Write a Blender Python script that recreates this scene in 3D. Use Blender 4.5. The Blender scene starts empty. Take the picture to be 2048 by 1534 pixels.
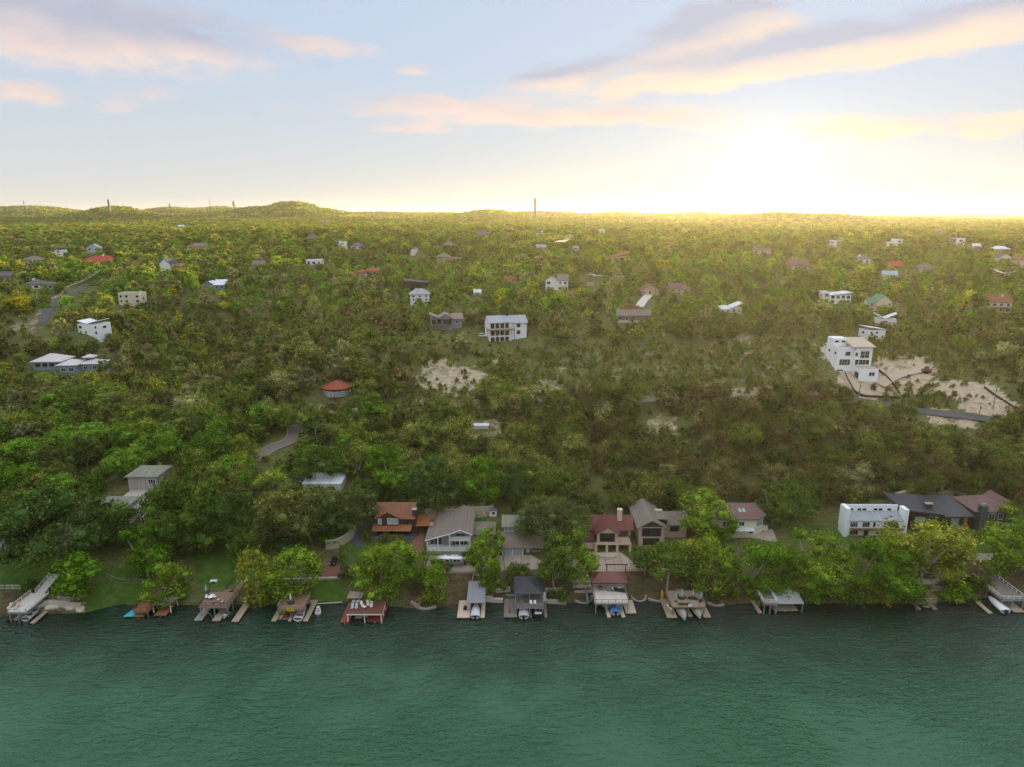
import bpy, bmesh, math, random
import numpy as np
from mathutils import Vector, Matrix

# ------------------------------------------------------------------ camera, sky, sun, exposure
SC = bpy.context.scene
COL = SC.collection
rnd = random.Random(7)
R = math.radians
F = 1365.0                      # focal length in pixels of the 2048 px wide photograph
HORIZON = 425.0
PITCH = math.atan((767 - HORIZON) / F)
CAMZ = 100.0
SP, CP = math.sin(PITCH), math.cos(PITCH)
cam = bpy.data.cameras.new('camera')
cam_ob = bpy.data.objects.new('camera', cam)
COL.objects.link(cam_ob)
cam.sensor_width = 36.0
cam.lens = 36.0 * F / 2048.0
cam.clip_start = 1.0
cam.clip_end = 60000.0
cam_ob.location = (0, 0, CAMZ)
cam_ob.rotation_euler = (math.pi / 2 - PITCH, 0, 0)
SC.camera = cam_ob

EXPOSURE = 1.5
HAZE = 3.0e-5
SUN_AZ, SUN_EL = R(19.8), R(2.7)
SC.view_settings.view_transform = 'Standard'
SC.view_settings.look = 'None'
SC.view_settings.exposure = EXPOSURE
SC.view_settings.gamma = 1.0
SC.view_settings.use_curve_mapping = False
SC.render.engine = 'CYCLES'
cy = SC.cycles
cy.max_bounces = 5
cy.diffuse_bounces = 2
cy.glossy_bounces = 2
cy.transmission_bounces = 2
cy.volume_bounces = 0
cy.transparent_max_bounces = 6
cy.use_adaptive_sampling = True
cy.adaptive_threshold = 0.008
cy.use_denoising = True
try:
    cy.denoiser = 'OPENIMAGEDENOISE'
    cy.denoising_input_passes = 'RGB_ALBEDO_NORMAL'
    cy.denoising_prefilter = 'NONE'
except Exception:
    pass
cy.sample_clamp_indirect = 4.0
cy.caustics_reflective = False
cy.caustics_refractive = False


class NT:
    """small helper to wire shader nodes"""
    def __init__(s, tree):
        s.t = tree; s.n = tree.nodes; s.l = tree.links

    def put(s, sock, v):
        if v is None:
            return
        if hasattr(v, 'is_output'):
            s.l.new(v, sock)
        elif hasattr(sock, 'default_value'):
            dv = sock.default_value
            if hasattr(dv, '__len__'):
                if not hasattr(v, '__len__'):
                    v = (v,) * 3
                v = tuple(v)
                if len(dv) == 4 and len(v) == 3:
                    v = v + (1.0,)
            sock.default_value = v

    def node(s, kind, ins=None, **props):
        n = s.n.new(kind)
        for k, v in props.items():
            setattr(n, k, v)
        for k, v in (ins or {}).items():
            s.put(n.inputs[k], v)
        return n

    def m(s, op, a, b=None, c=None, clamp=False):
        n = s.n.new('ShaderNodeMath'); n.operation = op; n.use_clamp = clamp
        for i, v in enumerate((a, b, c)):
            s.put(n.inputs[i], v)
        return n.outputs[0]

    def v(s, op, a, b=None):
        n = s.n.new('ShaderNodeVectorMath'); n.operation = op
        s.put(n.inputs[0], a); s.put(n.inputs[1], b)
        return n.outputs[1] if op in ('DOT_PRODUCT', 'LENGTH', 'DISTANCE') else n.outputs[0]

    def mix(s, fac, a, b, mode='MIX'):
        n = s.n.new('ShaderNodeMix'); n.data_type = 'RGBA'; n.blend_type = mode
        s.put(n.inputs[0], fac); s.put(n.inputs[6], a); s.put(n.inputs[7], b)
        return n.outputs[2]

    def noise(s, vec, scale, detail=3.0, rough=0.55, dist=0.0, dim='3D'):
        n = s.n.new('ShaderNodeTexNoise'); n.noise_dimensions = dim
        s.put(n.inputs['Vector'], vec)
        n.inputs['Scale'].default_value = scale; n.inputs['Detail'].default_value = detail
        n.inputs['Roughness'].default_value = rough; n.inputs['Distortion'].default_value = dist
        return n.outputs['Fac']

    def ss(s, x, lo, hi):
        n = s.n.new('ShaderNodeMapRange'); n.interpolation_type = 'SMOOTHSTEP'
        s.put(n.inputs[0], x); n.inputs[1].default_value = lo; n.inputs[2].default_value = hi
        return n.outputs[0]

    def ramp(s, x, stops):
        n = s.n.new('ShaderNodeValToRGB'); s.put(n.inputs[0], x)
        e = n.color_ramp.elements
        while len(e) < len(stops):
            e.new(0.5)
        for el, (p, c) in zip(e, stops):
            el.position = p
            el.color = tuple(c) + (1.0,)
        return n.outputs[0]


def ray(px, py):
    u, v = (px - 1024.0) / F, (767.0 - py) / F
    return (u, CP + v * SP, -SP + v * CP)


def azel(px, py):
    d = Vector(ray(px, py)).normalized()
    return math.atan2(d.x, d.y), math.asin(d.z)


world = bpy.data.worlds.new('World')
SC.world = world
world.use_nodes = True
W = NT(world.node_tree)
bg = W.n['Background']
BG = 0.1
K = 1.16 / (BG * 2 ** EXPOSURE)          # display-linear sky value -> radiance fed to the background
sky = W.node('ShaderNodeTexSky', sky_type='NISHITA', sun_disc=False, sun_elevation=SUN_EL,
             sun_rotation=SUN_AZ, altitude=250.0, air_density=1.0, dust_density=1.5, ozone_density=3.0)
gd = W.node('ShaderNodeTexCoord').outputs['Generated']
sep = W.node('ShaderNodeSeparateXYZ', {0: gd})
sx, sy, sz = sep.outputs
el = W.m('ARCSINE', sz)
az = W.m('ARCTAN2', sx, sy)
eld = W.m('MULTIPLY', el, 180 / math.pi)
azd = W.m('MULTIPLY', az, 180 / math.pi)
# pale evening veil by height; brightened overhead to add fill light on the ground
veil = W.ramp(W.m('DIVIDE', W.m('MAXIMUM', eld, 0.0), 60.0, clamp=True), [
    (0.0, (0.68, 0.67, 0.62)), (0.06, (0.60, 0.64, 0.66)), (0.18, (0.49, 0.59, 0.73)), (0.32, (0.47, 0.57, 0.74)), (0.50, (0.78, 0.88, 1.03)), (0.75, (0.98, 1.07, 1.20)), (1.0, (1.08, 1.16, 1.28))])
veil = W.mix(1.0, veil, (K, K, K), 'MULTIPLY')
# hue of the clear sky from the physical sky, compressed
nish = W.mix(1.0, sky.outputs[0], (0.45, 0.45, 0.45), 'MULTIPLY')
nish = W.mix(1.0, nish, W.mix(1.0, (1, 1, 1), W.mix(1.0, nish, (0.22, 0.22, 0.22), 'MULTIPLY'), 'ADD'), 'DIVIDE')
base = W.mix(0.06, veil, nish)
sdir = (math.sin(SUN_AZ) * math.cos(SUN_EL), math.cos(SUN_AZ) * math.cos(SUN_EL), math.sin(SUN_EL))
ca = W.v('DOT_PRODUCT', gd, sdir)
ang = W.m('MULTIPLY', W.m('ARCCOSINE', W.m('MINIMUM', ca, 0.99999)), 180 / math.pi)
aur = W.m('ADD', W.m('ADD', W.m('MULTIPLY', W.m('EXPONENT', W.m('DIVIDE', ang, -1.4)), 0.75), W.m('MULTIPLY', W.m('EXPONENT', W.m('DIVIDE', ang, -30.0)), 0.05)),
          W.m('MULTIPLY', W.m('EXPONENT', W.m('DIVIDE', ang, -8.0)), 0.10))
# ---- clouds: named banks where the photograph has them, thin scattered ones everywhere else
cv = W.node('ShaderNodeCombineXYZ', {0: azd, 1: W.m('MULTIPLY', eld, 2.6), 2: 0.0}).outputs[0]
n1 = W.noise(cv, 0.16, 5.0, 0.55)
n2 = W.noise(W.v('ADD', cv, (31.7, 11.0, 0.0)), 0.10, 4.0, 0.5)
nf = W.noise(W.v('ADD', cv, (7.7, 91.0, 0.0)), 0.42, 5.0, 0.6)
waz = W.m('ADD', azd, W.m('MULTIPLY', W.m('SUBTRACT', n1, 0.5), 6.0))
wel = W.m('ADD', eld, W.m('MULTIPLY', W.m('SUBTRACT', n2, 0.5), 3.4))
banks = [  # px, py, half width, half height, slope, weight, greyness
    (190, 62, 330, 78, 0.02, 1.0, 0.75), (40, 190, 80, 26, 0.0, .75, 0.3), (270, 200, 120, 18, -.1, .40, 0.1), (655, 90, 110, 22, .12, .55, 0.1),
    (825, 153, 45, 17, 0.0, .55, 0.3), (1080, 230, 370, 24, 0.02, 1.05, 0.25), (1110, 145, 110, 32, -.15, .85, 0.9), (1290, 178, 110, 14, -.05, .75, 0.1),
    (1660, 92, 420, 46, -.08, 1.1, 0.85), (1430, 50, 150, 55, -.2, .95, 1.0), (1960, 62, 170, 36, -.05, 1.0, 0.1), (1750, 255, 190, 17, 0.0, .9, 0.15),
    (2020, 235, 80, 30, 0.0, .8, 0.0), (1400, 293, 70, 12, 0.0, .5, 0.1), (830, 263, 90, 12, 0.0, .7, 0.1), (1600, 140, 260, 26, -.02, .6, 0.3)]
dens = None; grey = None; low = None
for (px, py, hw, hh, slope, wgt, gr) in banks:
    a0, e0 = [math.degrees(q) for q in azel(px, py)]
    a1 = math.degrees(azel(px + hw, py)[0]) - a0
    e1 = e0 - math.degrees(azel(px, py + hh)[1])
    da = W.m('SUBTRACT', waz, a0)
    de = W.m('SUBTRACT', W.m('SUBTRACT', wel, e0), W.m('MULTIPLY', da, -slope))
    qa = W.m('DIVIDE', da, a1); qe = W.m('DIVIDE', de, e1)
    q = W.m('ADD', W.m('MULTIPLY', qa, qa), W.m('MULTIPLY', qe, qe))
    g = W.m('MULTIPLY', W.m('EXPONENT', W.m('MULTIPLY', q, -0.9)), wgt)
    gg = W.m('MULTIPLY', g, W.m('MULTIPLY', W.ss(qe, -0.9, 0.4), gr))
    dens = g if dens is None else W.m('ADD', dens, g)
    grey = gg if grey is None else W.m('ADD', grey, gg)
# scattered clouds of the same kind over the rest of the dome
gen = W.m('MULTIPLY', W.ss(n2, 0.54, 0.72), W.m('MULTIPLY', W.ss(W.m('ABSOLUTE', azd), 36.0, 50.0), 0.8))
gen2 = W.m('MULTIPLY', W.ss(n2, 0.54, 0.72), W.m('MULTIPLY', W.ss(eld, 17.0, 24.0), 0.8))
gen = W.m('MAXIMUM', gen, gen2)
gen = W.m('MULTIPLY', gen, W.ss(eld, 1.0, 6.0))
grey = W.m('DIVIDE', grey, W.m('MAXIMUM', dens, 0.05))
dens = W.m('ADD', dens, gen)
cl = W.ss(W.m('MULTIPLY', dens, W.m('ADD', 0.12, W.m('MULTIPLY', nf, 1.95))), 0.20, 0.85)
cl = W.m('MULTIPLY', cl, 0.92)
peach = W.mix(W.ss(ang, 3.0, 30.0), (0.92, 0.70, 0.50), (0.84, 0.66, 0.58))
ccol = W.mix(W.m('MULTIPLY', W.m('ADD', grey, W.m('MULTIPLY', W.m('SUBTRACT', n1, 0.5), 0.8)), 1.35, clamp=True), peach, (0.43, 0.45, 0.55))
ccol = W.mix(1.0, ccol, (K, K, K), 'MULTIPLY')
skyc = W.mix(cl, base, ccol)
aurc = W.mix(1.0, W.mix(W.ss(ang, 0.0, 14.0), (1.0, 0.97, 0.90), (1.0, 0.92, 0.78)), W.v('SCALE', (K, K, K)), 'MULTIPLY')
vs = W.n.new('ShaderNodeVectorMath'); vs.operation = 'SCALE'
W.l.new(aurc, vs.inputs[0]); W.l.new(aur, vs.inputs['Scale'])
skyc = W.mix(1.0, skyc, vs.outputs[0], 'ADD')
W.l.new(skyc, bg.inputs[0])
bg.inputs[1].default_value = BG

sun = bpy.data.lights.new('sun', 'SUN')
sun.energy = 5.0
sun.angle = R(0.6)
sun.color = (1.0, 0.72, 0.36)
sun_ob = bpy.data.objects.new('sun', sun)
COL.objects.link(sun_ob)
sun_ob.rotation_euler = Vector(sdir).to_track_quat('Z', 'Y').to_euler()

# ------------------------------------------------------------------ terrain height
CPTS = [  # pixel of the ground and its distance in metres
    # shelf of the lakeside houses and first slope
    (-150, 1090, 181), (100, 1090, 181), (300, 1095, 181), (1024, 1095, 181), (1700, 1090, 181), (2200, 1090, 180),
    (-150, 1020, 198), (300, 1030, 197), (640, 1010, 202), (1024, 1010, 203), (1500, 1010, 203), (1900, 1015, 202), (2200, 1010, 203),
    (-150, 930, 226), (150, 930, 226), (450, 920, 229), (800, 915, 230), (1200, 905, 233), (1600, 900, 233), (2000, 905, 232), (2200, 900, 232),
    (-150, 850, 258), (150, 850, 258), (420, 850, 258), (700, 820, 270), (1024, 815, 269), (1350, 810, 270), (1700, 805, 272), (2000, 830, 262), (2200, 820, 266),
    # central spur
    (668, 806, 280), (860, 770, 292), (1100, 770, 292), (1350, 760, 298), (1550, 760, 298), (620, 730, 294), (800, 690, 322), (1017, 683, 352), (1200, 690, 340),
    (1400, 680, 345), (900, 655, 372), (1265, 642, 372), (1450, 640, 380), (1600, 650, 372), (760, 640, 366), (960, 600, 408), (1110, 578, 440), (1290, 590, 430), (1360, 590, 432), (1460, 600, 430),
    (1600, 600, 430),
    # right hillside
    (1715, 752, 288), (1660, 700, 305), (1960, 790, 275), (1900, 720, 318), (1760, 645, 372), (1800, 610, 412), (2000, 620, 408), (2200, 640, 395), (1670, 605, 425), (2200, 760, 292),
    # left ridge and ravine
    (130, 742, 310), (180, 668, 350), (260, 618, 402), (100, 640, 360), (30, 760, 300), (-150, 740, 305), (-150, 640, 365), (60, 560, 480), (430, 575, 470),
    (300, 760, 340), (350, 690, 405), (450, 720, 382), (480, 650, 462), (560, 620, 500), (540, 780, 298), (620, 590, 530), (700, 575, 550), (340, 548, 500), (190, 535, 560),
    # plateau
    (60, 530, 590), (400, 505, 700), (560, 530, 590), (740, 550, 600), (860, 530, 700), (960, 505, 720), (900, 560, 500), (1240, 525, 560), (1420, 540, 520), (1600, 540, 530), (1900, 540, 540), (2100, 560, 500),
    (1100, 495, 740), (1300, 495, 700), (1520, 505, 660), (1700, 500, 690), (1960, 505, 690), (2200, 510, 680), (-150, 510, 700), (150, 500, 760),
    (-150, 470, 1100), (200, 470, 1000), (600, 470, 950), (1000, 468, 950), (1400, 468, 950), (1800, 470, 950), (2200, 475, 950),
    (-150, 450, 1700), (300, 450, 1600), (800, 450, 1500), (1300, 450, 1500), (1700, 455, 1450), (2200, 458, 1450),
    (-150, 438, 2800), (500, 438, 2600), (1024, 438, 2600), (1600, 443, 2400), (2200, 447, 2400),
    (-150, 430, 5000), (500, 430, 4600), (1024, 430, 4500), (1600, 436, 4500), (2200, 438, 4500),
    (-150, 426, 9000), (500, 426, 9000), (1024, 427, 9000), (1600, 431, 9000), (2200, 434, 9000),
    (-150, 425, 15000), (1024, 425, 15000), (2200, 432, 15000)]


def at_Y(px, py, Y):
    d = ray(px, py)
    t = Y / d[1]
    return d[0] * t, Y, CAMZ + d[2] * t


def _prep():
    P, Z = [], []
    for px, py, Y in CPTS:
        x, y, z = at_Y(px, py, Y)
        lift = 5.0 if py < 960 else 0.0            # what is seen there is mostly canopy
        if py < 470:
            lift = 8.0
        P.append((x / y, math.log(y))); Z.append(z - lift * (0.4 if py > 600 else 1.0))
    P = np.array(P); Z = np.array(Z)
    n = len(P)
    d = np.linalg.norm((P[:, None] - P[None]) * np.array([1.0, 1.0]), axis=2)
    A = np.zeros((n + 3, n + 3))
    A[:n, :n] = _phi(d) + np.eye(n) * 2e-3
    A[:n, n] = 1; A[:n, n + 1:] = P
    A[n, :n] = 1; A[n + 1:, :n] = P.T
    return P, np.linalg.solve(A, np.concatenate([Z, np.zeros(3)]))


def _phi(d):
    return d                                        # biharmonic in 3-D: smooth hills without overshoot


_CP, _CW = _prep()

SHORE_PX = [(-400, 1232), (0, 1232), (90, 1226), (165, 1226), (240, 1207), (420, 1210), (560, 1205), (690, 1202), (790, 1212), (850, 1218), (930, 1205), (1040, 1203), (1130, 1205),
            (1180, 1201), (1220, 1196), (1300, 1200), (1360, 1204), (1440, 1210), (1500, 1205), (1700, 1205), (1850, 1206), (1950, 1196), (2048, 1192), (2500, 1192)]
_sx, _sy = [], []
for px, py in SHORE_PX:
    d = ray(px, py); t = CAMZ / -d[2]
    _sx.append(d[0] * t); _sy.append(d[1] * t)


def shoreY(x):
    return np.interp(x, _sx, _sy)


def _hash2(i, j):
    n = np.sin(i * 127.1 + j * 311.7) * 43758.5453
    return n - np.floor(n)


def vnoise(x, y):
    i = np.floor(x); j = np.floor(y)
    fx = x - i; fy = y - j
    fx = fx * fx * (3 - 2 * fx); fy = fy * fy * (3 - 2 * fy)
    a = _hash2(i, j); b = _hash2(i + 1, j); c = _hash2(i, j + 1); d = _hash2(i + 1, j + 1)
    return a + (b - a) * fx + (c - a) * fy + (a - b - c + d) * fx * fy


def fbm(x, y, o=3):
    s = 0; a = 0.5
    for k in range(o):
        s = s + a * (vnoise(x, y) - 0.5) * 2
        x = x * 2.03 + 17.1; y = y * 2.03 + 5.3; a *= 0.5
    return s


HILLS = [  # far rises on the skyline: px, py of the top, distance, half width px
    (585, 398, 6500, 62), (520, 408, 6800, 70), (230, 408, 6000, 70), (60, 406, 9000, 110), (340, 408, 9500, 60), (440, 406, 10500, 60), (980, 414, 6500, 55), (1080, 417, 7500, 90), (760, 418, 8000, 80),
    (1400, 420, 7000, 90), (1560, 421, 5200, 90), (1660, 424, 5200, 90), (1800, 430, 6000, 110), (1950, 432, 7000, 120), (-150, 405, 9000, 150), (2250, 430, 7000, 120), (1240, 419, 8000, 90), (880, 419, 8500, 80), (640, 412, 7000, 50)]
_H = []
for px, py, Y, hw in HILLS:
    Y *= 0.50; py += 9
    x, y, z = at_Y(px, py, Y)
    _H.append((x / y, Y, hw / F / 0.97, z))


def H(x, y):
    """ground height at world x, y (arrays or numbers)"""
    x = np.asarray(x, float); y = np.asarray(y, float)
    shp = np.broadcast(x, y).shape
    x = np.broadcast_to(x, shp).ravel(); y = np.broadcast_to(y, shp).ravel()
    yy = np.maximum(y, 150.0)
    Q = np.stack([x / yy, np.log(yy)], 1)
    out = np.empty(len(x))
    for s in range(0, len(x), 20000):
        q = Q[s:s + 20000]
        d = np.linalg.norm(q[:, None] - _CP[None], axis=2)
        out[s:s + 20000] = _phi(d) @ _CW[:-3] + _CW[-3] + q @ _CW[-2:]
    far = np.clip((yy - 400) / 3000, 0, 1)
    mid = np.clip((yy - 200) / 60, 0, 1)
    out += mid * fbm(x / 38, y / 38) * 1.6 + far * fbm(x / 420, y / 420) * 16 + np.clip((yy - 1500) / 5000, 0, 1) * fbm(x / 1500 + 3, y / 1500) * 26
    for u0, Y0, wu, zt in _H:
        g = np.exp(-((x / yy - u0) / wu) ** 2 - ((y - Y0) / (0.16 * Y0)) ** 2)
        out = out + g * np.maximum(zt - out, 0) * 1.0
    # bank between the water and the house shelf
    d = yy * 0 + (y - shoreY(x))
    bank = np.where(d < 0, np.maximum(d * 0.5, -4.0), 0.55 + np.clip(d, 0, 20) * 0.235)
    bank = np.where(d < 0, bank, np.minimum(bank, 5.4))
    k = np.clip((d - 11) / 12, 0, 1); k = k * k * (3 - 2 * k)
    out = bank * (1 - k) + out * k
    out = out.reshape(shp)
    return out if shp else float(out)


_yl = np.concatenate([np.arange(150, 480, 1.0), 480 * 1.006 ** np.arange(0, 540)])


def P(px, py, z_up=0.0):
    """the ground point seen at a pixel of the photograph"""
    d = ray(px, py)
    t = _yl / d[1]
    zr = CAMZ + d[2] * t
    h = H(d[0] * t, _yl) + z_up
    k = np.nonzero(h >= zr)[0]
    k = k[0] if len(k) else len(_yl) - 1
    if k == 0:
        Y = _yl[0]
    else:
        a, b = h[k - 1] - zr[k - 1], h[k] - zr[k]
        Y = _yl[k - 1] + (_yl[k] - _yl[k - 1]) * (-a / (b - a) if b != a else 0)
    x, y, z = at_Y(px, py, Y)
    return Vector((x, y, z - z_up))


def PZ(px, py, z):
    d = ray(px, py); t = (z - CAMZ) / d[2]
    return Vector((d[0] * t, d[1] * t, z))


def proj(x, y, z):
    zc = y * CP - (z - CAMZ) * SP
    v = (y * SP + (z - CAMZ) * CP) / zc
    return 1024 + F * x / zc, 767 - F * v, zc


def pxm(p):
    """pixels of the photograph per metre at a point"""
    return F / (p[1] * CP - (p[2] - CAMZ) * SP)


# ------------------------------------------------------------------ object helpers
def link(o):
    COL.objects.link(o)
    return o


def tag(o, label=None, cat=None, group=None, kind=None):
    if label: o['label'] = label
    if cat: o['category'] = cat
    if group: o['group'] = group
    if kind: o['kind'] = kind
    return o


def thing(name, label, cat, loc=(0, 0, 0), rz=0.0, group=None, scale=None):
    o = bpy.data.objects.new(name, None)
    o.empty_display_size = 0.5
    o.location = loc
    o.rotation_euler = (0, 0, rz)
    if scale: o.scale = (scale,) * 3
    link(o)
    return tag(o, label, cat, group)


def mesh_obj(name, verts, faces, mat, parent=None, smooth=False, loc=None, rz=None, uv=None):
    me = bpy.data.meshes.new(name)
    me.from_pydata([tuple(v) for v in verts], [], faces)
    if smooth:
        me.shade_smooth()
    o = bpy.data.objects.new(name, me)
    if mat is not None:
        me.materials.append(mat)
    link(o)
    if parent is not None: o.parent = parent
    if loc is not None: o.location = loc
    if rz is not None: o.rotation_euler = (0, 0, rz)
    return o


def copy_tree(o, parent=None):
    c = o.copy(); link(c); c.parent = parent
    for ch in list(o.children):
        copy_tree(ch, c)
    return c


class MB:
    """collects shapes of ONE part"""
    def __init__(s):
        s.v = []; s.f = []

    def add(s, verts, faces):
        k = len(s.v)
        s.v += [tuple(q) for q in verts]
        s.f += [tuple(i + k for i in f) for f in faces]
        return s

    def box(s, x0, x1, y0, y1, z0, z1):
        return s.add([(x0, y0, z0), (x1, y0, z0), (x1, y1, z0), (x0, y1, z0), (x0, y0, z1), (x1, y0, z1), (x1, y1, z1), (x0, y1, z1)],
                     [(0, 3, 2, 1), (4, 5, 6, 7), (0, 1, 5, 4), (1, 2, 6, 5), (2, 3, 7, 6), (3, 0, 4, 7)])

    def bar(s, a, b, w, h=None):
        """rectangular bar from a to b"""
        a, b = Vector(a), Vector(b); d = (b - a).normalized(); h = h or w
        up = Vector((0, 0, 1)) if abs(d.z) < 0.95 else Vector((0, 1, 0))
        r = d.cross(up).normalized() * w / 2; u = r.cross(d).normalized() * h / 2
        q = [a - r - u, a + r - u, a + r + u, a - r + u, b - r - u, b + r - u, b + r + u, b - r + u]
        return s.add(q, [(3, 2, 1, 0), (4, 5, 6, 7), (0, 1, 5, 4), (1, 2, 6, 5), (2, 3, 7, 6), (3, 0, 4, 7)])

    def tube(s, pts, rad, n=6, cap=True):
        pts = [Vector(q) for q in pts]
        if not hasattr(rad, '__len__'): rad = [rad] * len(pts)
        vs, fs = [], []
        for i, p in enumerate(pts):
            d = (pts[min(i + 1, len(pts) - 1)] - pts[max(i - 1, 0)]).normalized()
            up = Vector((0, 0, 1)) if abs(d.z) < 0.9 else Vector((1, 0, 0))
            r = d.cross(up).normalized(); u = r.cross(d)
            for k in range(n):
                a = 2 * math.pi * k / n
                vs.append(p + r * math.cos(a) * rad[i] + u * math.sin(a) * rad[i])
        for i in range(len(pts) - 1):
            for k in range(n):
                fs.append((i * n + k, i * n + (k + 1) % n, (i + 1) * n + (k + 1) % n, (i + 1) * n + k))
        if cap:
            fs.append(tuple(reversed(range(n)))); fs.append(tuple(range((len(pts) - 1) * n, len(pts) * n)))
        return s.add(vs, fs)

    def lathe(s, prof, n=12, c=(0, 0, 0)):
        vs, fs = [], []
        for r, z in prof:
            for k in range(n):
                a = 2 * math.pi * k / n
                vs.append((c[0] + r * math.cos(a), c[1] + r * math.sin(a), c[2] + z))
        for i in range(len(prof) - 1):
            for k in range(n):
                fs.append((i * n + k, i * n + (k + 1) % n, (i + 1) * n + (k + 1) % n, (i + 1) * n + k))
        fs.append(tuple(reversed(range(n)))); fs.append(tuple(range((len(prof) - 1) * n, len(prof) * n)))
        return s.add(vs, fs)

    def prism(s, poly, z0, z1):
        n = len(poly)
        return s.add([(x, y, z0) for x, y in poly] + [(x, y, z1) for x, y in poly],
                     [tuple(reversed(range(n))), tuple(range(n, 2 * n))] + [(i, (i + 1) % n, n + (i + 1) % n, n + i) for i in range(n)])

    def slab(s, quad, t):
        """a sloped board: polygon and thickness downwards"""
        q = [Vector(a) for a in quad]; n = len(q)
        return s.add(q + [a - Vector((0, 0, t)) for a in q],
                     [tuple(range(n)), tuple(reversed(range(n, 2 * n)))] + [(i, n + i, n + (i + 1) % n, (i + 1) % n) for i in range(n)])

    def build(s, name, mat, parent=None, smooth=False):
        o = mesh_obj(name, s.v, s.f, mat, parent, smooth)
        return o


# ------------------------------------------------------------------ materials
MATS = {}


def mat(name, col, rough=0.8, var=0.12, scale=2.0, metal=0.0, spec=0.3, stripe=None, bump=0.0):
    """a plain surface with uneven colour; stripe = (axis, pitch, depth) adds boards, seams or shingles courses"""
    if name in MATS:
        return MATS[name]
    m = bpy.data.materials.new(name); m.use_nodes = True
    T = NT(m.node_tree); b = T.n['Principled BSDF']
    co = T.node('ShaderNodeTexCoord').outputs['Object']
    n = T.noise(co, scale, 4.0, 0.6)
    n2 = T.noise(co, scale * 9, 2.0, 0.6)
    k = T.m('ADD', 1.0 - var, T.m('MULTIPLY', T.m('ADD', T.m('MULTIPLY', n, 1.4), T.m('MULTIPLY', n2, 0.6)), var))
    c = T.v('MULTIPLY', col, (1, 1, 1))
    h = None
    if stripe:
        ax, pitch, dep = stripe
        s3 = T.node('ShaderNodeSeparateXYZ', {0: co}).outputs[ax]
        fr = T.m('FRACT', T.m('DIVIDE', s3, pitch))
        edge = T.m('SUBTRACT', 1.0, T.m('MULTIPLY', T.m('LESS_THAN', fr, 0.10), dep))
        wn = T.node('ShaderNodeTexWhiteNoise', {'W': T.m('FLOOR', T.m('DIVIDE', s3, pitch))}, noise_dimensions='1D').outputs[0]
        k = T.m('MULTIPLY', k, T.m('MULTIPLY', edge, T.m('ADD', 0.90, T.m('MULTIPLY', wn, 0.2))))
        h = fr
    vs = T.n.new('ShaderNodeVectorMath'); vs.operation = 'SCALE'
    vs.inputs[0].default_value = col; T.l.new(k, vs.inputs['Scale'])
    T.l.new(vs.outputs[0], b.inputs['Base Color'])
    b.inputs['Roughness'].default_value = rough
    b.inputs['Metallic'].default_value = metal
    b.inputs['Specular IOR Level'].default_value = spec
    if bump:
        bp = T.node('ShaderNodeBump', {'Strength': 0.6, 'Distance': bump, 'Height': n2})
        T.l.new(bp.outputs[0], b.inputs['Normal'])
    MATS[name] = m
    return m


def glass(name, col=(0.02, 0.03, 0.035), rough=0.06):
    if name in MATS:
        return MATS[name]
    m = bpy.data.materials.new(name); m.use_nodes = True
    T = NT(m.node_tree); b = T.n['Principled BSDF']
    co = T.node('ShaderNodeTexCoord').outputs['Object']
    n = T.noise(co, 0.9, 2.0)
    T.l.new(T.mix(n, tuple(c * 0.5 for c in col), tuple(c * 1.5 for c in col)), b.inputs['Base Color'])
    b.inputs['Roughness'].default_value = rough
    b.inputs['Specular IOR Level'].default_value = 0.9
    MATS[name] = m
    return m

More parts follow.
